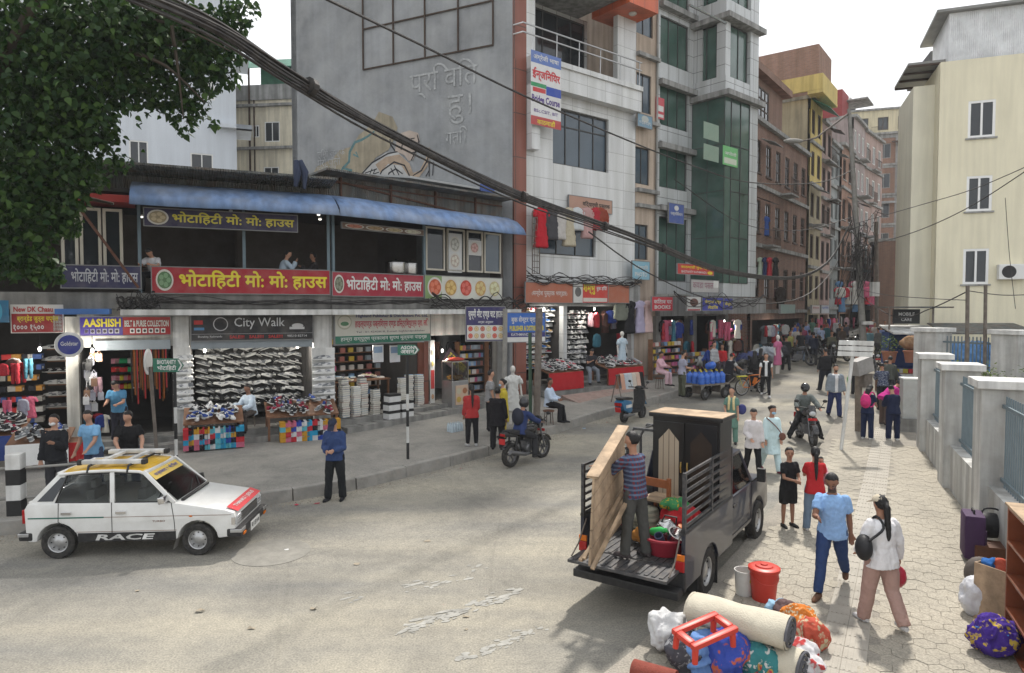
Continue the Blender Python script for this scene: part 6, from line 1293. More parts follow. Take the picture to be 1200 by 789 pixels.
    if hat in('cap','redcap','beigecap','darkcap'):
        col={'cap':(.55,.55,.56),'redcap':(.45,.03,.025),'beigecap':(.50,.44,.34),'darkcap':(.03,.035,.06)}[hat]
        b=MB();b.ell(hc+hup*.05*hs,(.093*hs,.108*hs,.088*hs),16,10,rot=rot)
        for i,q in enumerate(b.v):
            z=(Vector(q)-hc).dot(hup)
            if z<.04*hs:b.v[i]=tuple(Vector(q)+hup*(.04*hs-z))
        b.obox(hc+hf*.135*hs+hup*.044*hs,hf*.055*hs-hup*.012*hs,hr*.07*hs,hup*.006*hs);hb(b,'cap',cloth(col),0)
    if hat=='helmet':
        b=MB();b.ell(hc+hup*.02*hs,(.125*hs,.142*hs,.138*hs),18,12,rot=rot);hb(b,'helmet',mat('glossy black helmet',(.02,.02,.022),.25,0,coat=.4),0)
        b=MB();b.ell(hc+hup*.02*hs+hf*.03*hs,(.112*hs,.122*hs,.05*hs),18,10,rot=rot);hb(b,'visor',mat('smoked visor',(.035,.035,.04),.12,0,spec=.7),0)
    if mask:
        b=MB();b.ell(hc+hf*.052*hs-hup*.035*hs,(.062*hs,.062*hs,.05*hs),12,8,rot=rot);build_(b,'mask',cloth(mask),2)
    if scarf:
        b=MB();q=Nk-sp*.02*s
        for sd_ in(-1,1):b.tube([q-fw*.07*s+rt*sd_*.02,q+rt*sd_*.085*s,q+fw*.09*s+rt*sd_*.06*s-sp*.05*s,S+fw*.15*s+rt*sd_*.07*s-sp*.12*s,P0+fw*.155*s+rt*sd_*.08*s+sp*.12*s],[.03*s,.045*s,.045*s,.04*s,.035*s],8)
        build_(b,'scarf',cloth(scarf),3,.008)
    rt_o['_j']=0;del rt_o['_j']
    def Wd(v):return Matrix.Translation(Vector(p))@Matrix.Rotation(-R(heading),4,'Z')@(v-O)
    return rt_o,dict(S=Wd(S),N=Wd(Nk),head=Wd(hc),lh=Wd(arms[-1][2]+arms[-1][3]*.09*s),rh=Wd(arms[1][2]+arms[1][3]*.09*s),P=Wd(P0),le=Wd(arms[-1][1]),re=Wd(arms[1][1]),lsh=Wd(sh[-1]),rsh=Wd(sh[1]),fw=Matrix.Rotation(-R(heading),3,'Z')@fw,rt=Matrix.Rotation(-R(heading),3,'Z')@rt)
def carry_tube(name,pts,r,m,label,cat):
    b=MB();o_=Vector(pts[0]);b.tube([Vector(p)-o_ for p in pts],r,8);return tag(b.build(name,m,None,smooth=1,loc=o_),label,cat)
def blob(name,c,r,m,label,cat,vox=.02,rum=.02,seed=1,rz=0,f=9,parent=None,squash=None):
    b=MB();b.ell((0,0,0),r,16,12)
    if squash is not None:
        for i,q in enumerate(b.v):b.v[i]=(q[0],q[1],max(q[2],-squash))
    me=remesh(b,vox,2);rs_=random.Random(seed);ax_=Vector((rs_.gauss(0,1),rs_.gauss(0,1),rs_.gauss(0,.5))).normalized();a2=ax_.orthogonal().normalized();a3=ax_.cross(a2);ns=[v.normal.copy()for v in me.vertices];L_=max(r)
    if rum>.024:                          # creased cloth: sharp folds running across the bundle
        for v,n_ in zip(me.vertices,ns):q=v.co;v.co=q+n_*(rum*1.5*(.38-abs(noise.noise(Vector((q.dot(ax_)*f*1.3+noise.noise(q*f*.5)*1.2,q.dot(a2)*f*.35,q.dot(a3)*f*.35+seed))))*1.6))+Vector((q.x,q.y,0))*(.25*noise.noise(q*3/L_*.5+Vector((seed,0,0))))
    rumple(me,rum*.4,seed,f);o=link(name,me,m,parent,c);o.rotation_euler=(0,0,rz)
    return tag(o,label,cat)if label else o
W_=dict
# pavement on the right -------------------------------------------------------
JEAN=(.045,.085,.19)
o,j=person(gnd(974,694,.05),214,1.74,'man in pale blue polo and jeans striding across the right pavement',top=(.24,.40,.66),bot=(.03,.055,.14),rarm=(38,10,62,18),larm=(-22,10,16,0),rleg=(26,2,6),lleg=(-24,2,22),lean=7,twist=8,nod=26,turn=-8,skin=2,hair='short',beard=True,shoe=(.13,.07,.045),legs='slim')
o,j=person(gnd(1031,733,.05),-8,1.60,'woman in white blouse and beige cap walking away with a red bag',top=(.66,.65,.66),bot=(.36,.235,.20),sleeve='long',larm=(8,14,40,22),rarm=(2,20,10,0),rleg=(-8,3,24),lleg=(10,3,0),hair='pony',hat='beigecap',female=True,nod=10,shoe=(.5,.5,.5),slim=1.12,skin=0)
M_blk=mat('black nylon',(.018,.018,.02),.6,.2,10);M_redbag=mat('red plastic bag',(.38,.02,.045),.35,.2,8,.6,25)
bp=root('shoulder_bag',j['P']+Vector((-.25,-.06,.14)),R(-20),'black shoulder bag worn by the woman in the white blouse','bag');blob('bag_body',(0,0,0),(.10,.17,.16),M_blk,None,None,.02,.015,3,parent=bp)
q=bp.location;carry=MB();pts=[Vector((.0,-.12,.12)),j['rsh']*.35+j['lsh']*.65-q+Vector((0,-.13,-.02)),j['N']*.5+j['lsh']*.5-q+Vector((0,0,.05)),j['lsh']*.75+j['N']*.25-q+Vector((-.0,.14,-.1)),Vector((.05,.12,.12))]
Mi=Matrix.Rotation(R(20),3,'Z');carry.tube(curve([Mi@p_ for p_ in pts],4),.016,6);carry.build('strap',M_blk,bp,smooth=1)
bg_=root('plastic_bag',j['rh']+Vector((0,0,-.17)),0,'red plastic bag hanging from the hand of the woman in white','bag');blob('bag_body',(0,0,0),(.10,.09,.14),M_redbag,None,None,.016,.018,5,parent=bg_);MB().tube([(0,0,.11),(0,0,.17)],[.03,.012],8).build('bag_neck',M_redbag,bg_,smooth=1)
person(gnd(923,617,.05),168,1.40,'boy in black t-shirt and shorts standing with hands together',top=BLACK,bot=(.02,.02,.02),legs='shorts',larm=(18,6,62,42),rarm=(18,6,66,42),nod=4,turn=-22,skin=0,shoe=(.03,.03,.03),slim=.95)
o,j=person(gnd(954,623,.05),14,1.46,'girl in red top and jeans carrying a small child in pink',top=(.42,.025,.03),bot=(.16,.22,.30),larm=(30,8,70,30),rarm=(35,12,75,20),hair='braid',female=True,nod=6,shoe=(.55,.54,.52),skin=1,lleg=(3,5,0),rleg=(-4,6,4))
person(j['rsh']+Vector((.06,.20,-.28)),200,.82,'small child in pink held on the arm of the girl in red',top=(.60,.33,.38),bot=(.5,.3,.35),sleeve='long',zfix=0,lleg=(70,30,60),rleg=(70,30,60),larm=(40,10,30,10),rarm=(40,10,30,10),hair='long',female=True,skin=1)
person(gnd(882,556),186,1.56,'woman in white tunic and black leggings walking beside the pickup',top=(.56,.53,.53),bot=BLACK,sleeve='long',legs='slim',tophem=.10,larm=(4,8,14,0),rarm=(6,10,50,30),hair='bun',female=True,nod=28,turn=-18,lleg=(12,3,4),rleg=(-10,3,14),skin=1,slim=1.05)
o,j=person(gnd(903,553),172,1.60,'woman in long pale blue tunic and face mask walking beside the pickup',top=(.50,.64,.66),bot=(.50,.64,.66),sleeve='long',legs='pants',tophem=.42,larm=(5,9,22,10),rarm=(5,9,12,0),hair='bun',female=True,nod=16,turn=18,mask=(.30,.50,.66),lleg=(14,3,0),rleg=(-14,3,16),skin=0,shoe=(.16,.03,.05),slim=1.05)
carry_tube('shoulder_strap',curve([j['rsh']+Vector((-.02,-.05,.06)),j['S']+Vector((.02,-.17,-.12)),j['P']+Vector((.17,-.17,.12))],5),.012,mat('brown leather',(.12,.045,.03),.5,.2),'thin brown bag strap across the pale blue tunic','strap')
blob('handbag',j['P']+Vector((.22,-.12,.02)),(.09,.05,.10),MATS['brown leather'],'small brown handbag at the hip of the woman in pale blue','bag',.016,.006,2)
o,j=person(gnd(857,520),205,1.57,'woman in green dress and pale yellow scarf behind the pickup wardrobe',top=(.12,.22,.18),bot=(.12,.22,.18),tophem=.40,scarf=(.58,.48,.26),hair='bun',female=True,nod=4,turn=-20,skin=1,rarm=(10,12,60,20))
blob('handbag',j['P']+Vector((.27,-.05,.12)),(.13,.09,.15),mat('navy bag cloth',(.03,.035,.14),.8,.2),'navy blue bag on the arm of the woman in green','bag',.02,.015,4)
# middle of the street ----------------------------------------------------------
person(gnd(897,465),196,1.68,'young man in black vest over white t-shirt walking down the street',top=(.66,.66,.66),bot=BLACK,vest=(.014,.014,.017),larm=(-14,12,14,0),rarm=(16,12,14,0),lleg=(14,3,2),rleg=(-15,3,18),legs='slim',shoe=(.6,.6,.6),turn=10,skin=1)
person(gnd(884,459),20,1.62,'left of two people in long black gowns walking up the street',top=(.012,.012,.013),bot=(.012,.012,.013),sleeve='long',legs='skirt',tophem=.4,hair='long',female=True)
person(gnd(891,456),40,1.66,'right of two people in long black gowns walking up the street',top=(.014,.013,.014),bot=(.014,.013,.014),sleeve='long',legs='skirt',tophem=.4,hair='long',female=True)
person(gnd(921,434),8,1.7,'man in black seen from behind walking along the far kerb',top=BLACK,bot=(.02,.02,.022),sleeve='long',lleg=(10,3,0),rleg=(-8,3,8))
person(gnd(978,489),188,1.74,'man in white t-shirt and open grey jacket behind the black motorcycle',top=(.64,.64,.64),bot=(.025,.035,.10),vest=(.20,.23,.26),vsleeve='long',lleg=(8,3,0),rleg=(-12,3,12),larm=(0,12,12,0),rarm=(0,12,12,0),beard=True,skin=1,toppat=None,shoe=(.02,.02,.03))
person(gnd(967,458),350,1.72,'stout man in black jacket walking away beyond the motorcycle',top=(.014,.014,.016),bot=(.02,.022,.03),sleeve='long',slim=1.2,lleg=(10,4,0),rleg=(-10,4,10))
o,j=person(gnd(1016,515,.03),52,1.56,'schoolgirl in navy uniform with a bright pink backpack',top=NAVY,bot=NAVY,hair='long',female=True,nod=38,lean=8,larm=(20,6,40,20),rarm=(20,6,50,20),shoe=(.6,.6,.6),skin=1)
M_pinkbag=mat('pink backpack cloth',(.62,.03,.19),.7,.15,8)
bk=root('backpack',j['S']-j['fw']*.19+Vector((0,0,-.16)),R(-52),'bright pink backpack on the left schoolgirl','backpack');blob('pack_body',(0,0,0),(.15,.095,.21),M_pinkbag,None,None,.018,.008,2,parent=bk);blob('front_pocket',(0,-.085,-.06),(.11,.05,.10),mat('dark pink backpack pocket',(.45,.02,.13),.7,.15,8),None,None,.016,.006,3,parent=bk)
for sx in(-1,1):MB().tube(curve([Vector((sx*.08,.06,.17)),Vector((sx*.10,.16,.25)),Vector((sx*.12,.30,.15)),Vector((sx*.14,.18,-.12)),Vector((sx*.12,.05,-.16))],4),.02,6).build('strap',M_pinkbag,bk,smooth=1)
person(gnd(1046,516,.03),6,1.56,'schoolgirl in navy uniform seen from behind, head bowed',top=(.014,.02,.05),bot=(.016,.022,.055),sleeve='long',hair='bun',female=True,nod=42,lean=10,larm=(22,8,50,25),rarm=(22,8,55,25),shoe=(.6,.6,.6),skin=1,slim=1.1)
person(gnd(1036,498,.03),78,1.62,'woman in magenta top bending over the street stall',top=(.46,.03,.22),bot=(.10,.07,.06),sleeve='long',lean=52,nod=10,hair='bun',female=True,larm=(60,5,30,10),rarm=(60,5,30,10),skin=0)
person(gnd(1034,481,.03),20,1.66,'person in black and white patterned jacket leaning over the stall',top=(.03,.04,.08),bot=BLACK,sleeve='long',toppat=('spot',(.38,.40,.42),14),lean=22,nod=20,larm=(40,6,40,10),rarm=(40,6,40,10))
person(gnd(1041,472,.03),40,1.7,'man in olive jacket standing behind the patterned jacket at the stall',top=(.07,.075,.065),bot=(.03,.03,.035),sleeve='long',lean=14,nod=15)
person(gnd(1052,470,.03),300,1.6,'woman in dark blue seated-looking crouch at the far side of the stall',top=(.05,.06,.10),bot=BLACK,sleeve='long',lean=35,nod=20,hair='bun',female=True)
o,j=person(gnd(1003,462),10,1.62,'person in red top standing just behind the weathered post',top=(.32,.025,.03),bot=(.02,.02,.022),sleeve='long',hair='bun',female=True)
blob('cloth_bag',j['lh']+Vector((-.02,0,-.2)),(.10,.06,.18),mat('green bag cloth',(.05,.36,.05),.7,.15,6),'bright green bag held by the person in red behind the post','bag',.02,.01,3)
o,j=person(gnd(1056,448),200,1.68,'man in royal blue shirt sitting by the blue stall and eating',top=(.02,.035,.30),bot=(.02,.02,.03),lleg=(80,8,80),rleg=(80,8,80),larm=(30,10,100,20),rarm=(35,10,120,30),nod=12,skin=0)
# left pavement ------------------------------------------------------------------
person(gnd(393,586),188,1.72,'man in navy shirt and dark cap looking down at his phone by the kerb',top=(.035,.06,.15),bot=(.016,.018,.02),sleeve='long',larm=(6,8,78,40),rarm=(4,8,74,42),nod=48,turn=0,hat='darkcap',skin=1,lleg=(-3,5,0),rleg=(5,4,2))
person(gnd(67,590,.25),172,1.68,'man in black jacket with a pulled-down mask left of the taxi',top=(.018,.019,.022),bot=(.05,.05,.055),sleeve='long',rarm=(2,10,10,0),larm=(16,8,105,30),mask=(.6,.6,.6),turn=-10,skin=1)
person(gnd(111,577,.25),192,1.66,'man in sky blue t-shirt leaning on the far side of the taxi',top=(.20,.40,.62),bot=(.06,.08,.14),lean=10,rarm=(4,12,22,0),larm=(28,12,26,5),nod=12,turn=12,skin=1,slim=1.05)
person(gnd(152,576,.25),150,1.64,'man in black t-shirt leaning on the far side of the taxi',top=(.015,.015,.016),bot=(.04,.05,.08),lean=12,rarm=(26,14,40,20),larm=(24,16,34,15),nod=8,turn=-40,skin=1,slim=1.1)
person(F1.W(x1(140),-.35,.55),176,1.62,'shopkeeper in blue shirt standing at the belt shop counter',top=(.08,.22,.36),bot=(.03,.03,.04),nod=42,lean=12,larm=(22,8,60,20),rarm=(22,8,60,20),skin=1,slim=1.1)
person(F1.W(x1(293),-.15,.52),205,1.64,'man in pale blue shirt seated in the sneaker shop doorway',top=(.50,.58,.66),bot=(.06,.05,.045),sleeve='long',lleg=(82,8,82),rleg=(75,4,70),larm=(28,8,50,25),rarm=(34,8,60,10),lean=10,skin=2)
person(gnd(553,523,.25),-14,1.60,'woman in red jacket and black trousers facing the snack shop',top=(.34,.035,.035),bot=BLACK,sleeve='long',hair='braid',female=True,legs='slim',shoe=(.4,.4,.4),larm=(2,8,14,0),rarm=(4,8,40,20))
o,j=person(gnd(583,527,.25),12,1.58,'woman in black seen from behind by the parked motorcycle',top=(.015,.014,.016),bot=(.02,.02,.022),sleeve='long',hair='bun',female=True,tophem=.15,slim=1.1)
person(gnd(590,514,.25),262,1.62,'woman in yellow dress with a blue face mask near the snack shop',top=(.46,.36,.04),bot=(.4,.3,.05),hair='bun',female=True,tophem=.35,mask=(.35,.5,.65),scarf=(.46,.36,.05),skin=1,rarm=(20,8,60,10))
person(gnd(574,505,.40),80,1.68,'man in black and white striped shirt standing in the snack shop',top=(.05,.05,.055),bot=BLACK,toppat=('stripe',(.42,.42,.42),110),hair='short',skin=1)
person(gnd(643,495,.25),112,1.66,'man in pale striped shirt sitting on a chair on the kerbside pavement',top=(.46,.54,.66),bot=BLACK,sleeve='long',lleg=(78,6,70),rleg=(84,6,84),larm=(22,6,60,25),rarm=(22,6,60,25),skin=2,nod=10)
person(FWT.W(3.35,-.7,1.05),165,1.66,'youth in dark shirt and grey jeans sitting on the steps with a phone',top=(.03,.03,.035),bot=(.17,.19,.22),lleg=(78,10,80),rleg=(70,10,60),larm=(30,8,85,30),rarm=(30,8,85,30),nod=38,lean=12,skin=1)
person(gnd(799,465,.25),78,1.66,'man in lavender grey t-shirt and olive trousers on the kerb',top=(.30,.30,.38),bot=(.075,.08,.055),nod=20,larm=(16,8,60,20),rarm=(16,8,70,20),skin=1)
person(gnd(773,452,.45),130,1.58,'woman in pink kurta sitting at her low stall',top=(.55,.34,.39),bot=(.52,.36,.40),sleeve='long',tophem=.2,lleg=(74,8,74),rleg=(80,8,80),larm=(30,8,50,20),rarm=(34,8,60,20),hair='bun',female=True,nod=30)
person(gnd(853,463),62,1.66,'man in red cap and black vest pushing the water jar cart bicycle',top=(.40,.40,.40),bot=(.025,.025,.03),vest=(.02,.02,.024),hat='redcap',lean=16,larm=(42,8,20,5),rarm=(42,8,25,5),lleg=(14,3,0),rleg=(-16,3,14),skin=1)
person(gnd(836,446,.25),150,1.6,'woman in grey checked shirt behind the blue water jars',top=(.30,.32,.34),bot=(.05,.05,.06),sleeve='long',toppat=('plaid',(.1,.1,.12),(.5,.5,.5)),hair='bun',female=True,skin=1)
person(gnd(846,442,.25),200,1.55,'person in bright red top sitting behind the water jar cart',top=(.42,.03,.035),bot=(.06,.05,.06),sleeve='long',lleg=(50,5,60),rleg=(50,5,60),hair='bun',female=True)
person(gnd(826,444,.25),120,1.5,'person in blue jacket crouching by the shop front beside the cart',top=(.03,.06,.25),bot=(.04,.04,.05),sleeve='long',lean=25,nod=20)
# upper floor of the restaurant ---------------------------------------------------
person(F1.W(x1(184),.35,ZC+.42),180,1.66,'man in white shirt leaning on the restaurant railing above the red sign',top=(.60,.60,.62),bot=BLACK,lean=26,nod=42,lleg=(88,8,88),rleg=(88,8,88),larm=(40,20,60,40),rarm=(40,20,60,40),skin=1)
person(F1.W(x1(333),.45,ZC+.42),70,1.66,'man in pale blue shirt seated upstairs with hands to his mouth',top=(.40,.48,.56),bot=BLACK,sleeve='long',lleg=(86,8,86),rleg=(86,8,86),larm=(40,8,110,10),rarm=(40,8,115,10),lean=16,skin=1)
person(F1.W(x1(374),.8,ZC+.42),250,1.6,'dim seated diner in dark clothes upstairs by the corner post',top=(.04,.035,.035),bot=BLACK,sleeve='long',lleg=(86,8,86),rleg=(86,8,86),larm=(40,8,80,10),rarm=(40,8,80,10))
# far crowd ------------------------------------------------------------------------
rnd=random.Random(21)
FAR=[(938,424,10,(.02,.02,.022),(.16,.2,.26),'man in black shirt and pale jeans in the far crowd by the shop corner'),(953,428,15,(.016,.02,.035),(.02,.022,.03),'child in dark blue walking away up the far street'),(948,422,30,(.06,.07,.12),BLACK,'person in dark patterned clothes hurrying up the far street'),(927,416,120,(.5,.5,.52),BLACK,'person in white at the far shop front under the red sign'),(931,412,60,(.05,.12,.45),BLACK,'person in bright blue far up the left pavement'),(944,408,170,(.25,.32,.55),BLACK,'person in pale blue far up the left pavement'),(957,410,180,(.4,.45,.55),BLACK,'person in light shirt by the far shop windows'),(962,414,5,(.35,.42,.6),BLACK,'person in sky blue shirt in the middle of the far crowd'),(974,425,185,(.10,.10,.07),(.05,.05,.05),'rider in olive jacket far up the street'),(983,410,170,(.03,.03,.035),BLACK,'person in black among the far parked motorbikes'),(991,408,10,(.05,.05,.07),BLACK,'dark dressed person under the hanging clothes up the street'),(1018,418,200,(.12,.22,.27),BLACK,'person in teal shirt just right of the street pole'),(1029,420,340,(.10,.10,.11),(.04,.04,.05),'man in grey jacket walking away right of the street pole'),(1024,410,185,(.35,.33,.33),BLACK,'person in pale top farther off right of the street pole'),(1036,408,190,(.05,.05,.06),BLACK,'dark dressed person deepest in the lane beside the blue stall'),(967,405,190,(.3,.08,.08),BLACK,'person in dull red deep in the far crowd'),(913,418,80,(.05,.05,.055),BLACK,'person in black beside the mannequin in the pink gown'),(870,424,190,(.4,.05,.05),BLACK,'person in red by the clothes shop door'),(934,419,200,(.45,.42,.38),(.1,.1,.14),'person in cream shirt coming down the far left pavement'),(941,416,20,(.25,.05,.1),BLACK,'person in maroon in the far crowd'),(968,412,170,(.03,.1,.12),BLACK,'person in dark teal in the far crowd'),(980,404,190,(.4,.4,.42),BLACK,'person in pale grey deep in the far street'),(986,416,185,(.08,.06,.05),BLACK,'person in brown by the far motorbikes'),(1022,405,180,(.3,.1,.15),BLACK,'person in dusky pink deep in the lane'),(1032,413,10,(.15,.2,.4),BLACK,'person in mid blue beside the far pole'),(951,404,190,(.1,.2,.15),BLACK,'person in dark green deep in the far street'),(925,424,150,(.3,.3,.1),BLACK,'person in mustard by the mannequin'),(1012,410,190,(.42,.06,.06),BLACK,'person in scarlet behind the street pole')]
for u,v,hd_,tc_,bc_,lab in FAR:person(gnd(u,v,.0),hd_+rnd.uniform(-10,10),rnd.uniform(1.58,1.74),lab,top=tc_,bot=bc_,sleeve=rnd.choice(['long','short']),lleg=(rnd.uniform(0,14),3,3),rleg=(rnd.uniform(-12,0),3,8),group='people in the far street',female=rnd.random()<.4,hair=rnd.choice(['short','bun','short']))
# riders and the man on the tailgate
m_,hdg=BK1;o,j=person(m_+Matrix.Rotation(-R(hdg),3,'Z')@Vector((0,-.30,.0)),hdg,1.70,'rider in navy hooded jacket and black helmet on the black kerbside motorcycle',top=(.03,.045,.12),bot=(.03,.03,.032),sleeve='long',hat='helmet',lean=14,lleg=(62,18,78,.6),rleg=(62,18,78,.6),larm=(52,10,18,4),rarm=(52,10,18,4),zfix=.86,shoe=(.03,.03,.03))
blob('rucksack',j['S']-j['fw']*.19+Vector((0,0,-.12)),(.17,.13,.22),mat('dark navy rucksack',(.016,.018,.03),.8,.2),'dark rucksack on the back of the navy hooded rider','rucksack',.02,.01,2,rz=-R(hdg))
m_,hdg=BK2;person(m_+Matrix.Rotation(-R(hdg),3,'Z')@Vector((0,-.30,.0)),hdg,1.74,'rider in grey jacket and full helmet on the approaching black motorcycle',top=(.11,.125,.12),bot=(.02,.02,.022),sleeve='long',hat='helmet',lean=10,lleg=(48,26,62,.8),rleg=(48,26,62,.8),larm=(50,22,12,6),rarm=(50,22,12,6),zfix=.86,shoe=(.016,.016,.018),nod=4)
o,j=person(Vector((*atY(744,640,8.95)[:2],BF+.01)),-38,1.62,'man in plaid shirt on the tailgate holding a wooden panel',top=(.045,.05,.09),bot=(.07,.07,.065),sleeve='long',toppat=('plaid',(.13,.03,.04),(.10,.13,.20)),slim=.94,larm=(50,12,42,0),rarm=(58,-6,26,14),lleg=(4,6,2),rleg=(-5,5,2),lean=5,nod=6,turn=18,skin=0,shoe=(.06,.05,.05))
# ------------------------------------------------------------------ signs and boards
YEL=(.64,.53,.03);WHT=(.60,.60,.58);RED=(.30,.014,.024);NVY=(.018,.016,.07);BLU=(.03,.07,.34);GRN=(.02,.14,.09);DRED=(.27,.022,.024)
def paint(c):return mat('sign paint %.2f %.2f %.2f'%c,c,.45,.06,1.5,dust=.18)
M_frame=mat('sign frame metal',(.20,.20,.20),.5,.1)
SIGNN={}
def sign(F,r,off,col,texts,label,frame=True,th=.05,name='shop_sign',cat='sign',bend=0):
    a,z1=F.px(r[0],r[1],off);c,z0=F.px(r[2],r[3],off);w_,h_=c-a,z1-z0
    o=root(name,F.W(a,off,z0),F.ang,label,cat)
    b=MB();b.box(0,-th,0,w_,0,h_);b.build('board',paint(col),o)
    if frame:
        b=MB();f=.025
        b.box(-f,-th-.01,-f,w_+f,.01,-.001);b.box(-f,-th-.01,h_+.001,w_+f,.01,h_+f);b.box(-f,-th-.01,0,-.001,.01,h_);b.box(w_+.001,-th-.01,0,w_+f,.01,h_);b.build('frame',M_frame,o)
    for t in texts:
        k,x0,y0,x1_,y1_,tc_=t[:6]
        if k=='#':
            b=MB();b.box(x0*w_,-th-.004,y0*h_,x1_*w_,-th-.0005,y1_*h_);b.build('panel',paint(tc_),o)
        elif k=='o':
            b=MB();n=20;rx,rz=(x1_-x0)*w_/2,(y1_-y0)*h_/2;cx,cz=(x0+x1_)/2*w_,(y0+y1_)/2*h_;yy=-th-(t[6]if len(t)>6 else .005)
            b.add([(cx+rx*math.cos(6.2832*i/n),yy,cz+rz*math.sin(6.2832*i/n))for i in range(n)],[tuple(range(n))]);b.build('picture',paint(tc_),o)
        else:lettering(k,(x1_-x0)*w_,(y1_-y0)*h_,paint(tc_),o,x0*w_,-th-.006,y0*h_,bold=t[6]if len(t)>6 else .02)
    return o
def food(x0,y0,x1,y1,n,cols,seed):        # picture of dishes: small coloured discs
    rnd=random.Random(seed);out=[]
    for i in range(n):
        cx=x0+(x1-x0)*(i+.5)/n;w_=(x1-x0)/n*.46;out.append(('o',cx-w_,y0,cx+w_,y1,(.55,.53,.48),.005));c=cols[i%len(cols)];out.append(('o',cx-w_*.82,y0+(y1-y0)*.1,cx+w_*.82,y1-(y1-y0)*.1,c,.008))
        for q in range(5):a=q*1.2566;ex,ey=cx+w_*.45*math.cos(a),(y0+y1)/2+(y1-y0)*.22*math.sin(a);out.append(('o',ex-w_*.25,ey-(y1-y0)*.12,ex+w_*.25,ey+(y1-y0)*.12,tuple(min(.6,v*1.5+.05)for v in c),.011))
    return out
MOMO='भोटािहटी मो: मो: हाउस'
sign(F1,(178,313,386,345),-.16,RED,[(MOMO,.14,.16,.985,.92,YEL,.03)]+food(.015,.08,.115,.92,1,[(.08,.16,.07)],1),'long red restaurant sign with yellow lettering on the corner railing')
sign(F2,(388.5,319,495,348),-.16,(.30,.02,.04),[(MOMO,.14,.18,.98,.86,WHT,.03)]+food(.01,.1,.12,.9,1,[(.10,.11,.07)],2),'dark red restaurant sign with white lettering beside the food pictures')
sign(F2,(497,323,587,351),-.16,(.55,.56,.50),[('#',0,0,.2,1,(.20,.30,.12))]+food(.02,.05,.99,.95,5,[(.45,.08,.03),(.42,.25,.07),(.45,.05,.03),(.46,.28,.10),(.45,.40,.22)],3),'white panel with five food pictures under the upstairs windows')
sign(F1,(169,244,348,272),-.42,(.025,.02,.06),[(MOMO,.17,.16,.98,.9,(.55,.47,.05),.03)]+food(.01,.06,.155,.94,1,[(.30,.24,.14)],4),'dark navy sign with yellow lettering hung under the blue awning')
sign(F1,(72,311,165,338),-.16,(.03,.03,.08),[(MOMO,.12,.18,.97,.88,(.42,.43,.45),.02)],'dark navy sign with grey lettering under the left wing windows')
sign(F2,(400,261,495,276),-.2,(.16,.10,.07),food(.02,.05,.98,.95,4,[(.35,.10,.05),(.25,.16,.07),(.30,.24,.12),(.42,.38,.28)],5),'long strip of food pictures hung under the awning')
sign(F2,(524.5,273,541,320),-.03,(.55,.56,.56),food(.1,.52,.9,.92,1,[(.30,.30,.27)],6)+food(.1,.1,.9,.5,1,[(.42,.35,.30)],7),'white poster with two dishes in the upstairs window',frame=False,th=.01,name='poster',cat='poster')
sign(F2,(547.5,281,564,300),-.03,(.55,.55,.54),food(.15,.1,.85,.9,1,[(.40,.22,.20)],8),'small white poster with one dish in the upstairs window',frame=False,th=.01,name='poster',cat='poster')
SL=-.08
sign(F1,(94,372,200,392),SL,DRED,[('#',0,0,.46,1,(.05,.03,.20)),('AASHISH',.03,.46,.44,.92,YEL,.035),('BELT & PURSE COLLECTION',.48,.46,.98,.82,(.50,.52,.48),.03)]+[('#',.04+i*.066,.10,.09+i*.066,.36,WHT)for i in range(6)]+[('#',.54+i*.07,.10,.59+i*.07,.36,WHT)for i in range(6)]+[('o',.048+i*.066,.15,.082+i*.066,.31,(.05,.04,.04))for i in range(6)]+[('o',.548+i*.07,.15,.582+i*.07,.31,(.05,.04,.04))for i in range(6)],'blue and red belt shop sign with a row of small icons')
sign(F1,(224,369,366,397),SL,(.022,.022,.024),[('City Walk',.34,.42,.76,.88,(.55,.56,.57),.005),('o',.17,.36,.29,.90,(.45,.45,.46)),('o',.178,.395,.282,.865,(.022,.022,.024),.007),('C W',.195,.54,.265,.70,(.5,.5,.5),.02),('#',0,.24,1,.255,(.3,.3,.31)),('Bhotahity, Kathmandu',.05,.09,.24,.19,(.5,.5,.5),.01),('SALE!!!',.30,.06,.42,.19,(.42,.03,.03),.03),('SALE!!!',.46,.06,.58,.19,(.42,.03,.03),.03),('SALE!!!',.62,.06,.74,.19,(.42,.03,.03),.03),('98510 82714',.78,.09,.95,.18,(.5,.5,.5),.01),('#',.02,.62,.09,.78,(.42,.03,.03)),('#',.02,.40,.10,.50,(.06,.2,.4)),('#',.80,.40,.93,.50,(.55,.55,.55)),('o',.82,.45,.92,.64,(.55,.55,.55))],'black shoe shop sign with white lettering and a ring logo')
sign(F2,(391.5,367,503,399),SL,(.50,.49,.43),[('#',0,0,1,.25,GRN),('हाम्रा सम्पूर्ण प्रकाशन सुपथ मूल्यमा पाइन्छ',.05,.05,.96,.20,WHT,.01),('Highland Publisher & Distributors Pvt. Ltd.',.20,.82,.97,.95,(.03,.04,.18),.02),('हाइल्याण्ड पब्लिशर्स एण्ड डिस्ट्रिब्युटर्स प्रा. लि.',.19,.46,.98,.80,(.42,.03,.06),.02),('Tel : 01-4243818, E-mail: highlandpublisher',.20,.32,.94,.40,(.1,.1,.12),.01),('o',.02,.46,.16,.95,(.36,.35,.28)),('o',.03,.51,.15,.90,(.56,.54,.46),.007),('o',.05,.58,.13,.72,(.08,.2,.1),.009)],'cream and green bookshop sign with red lettering')
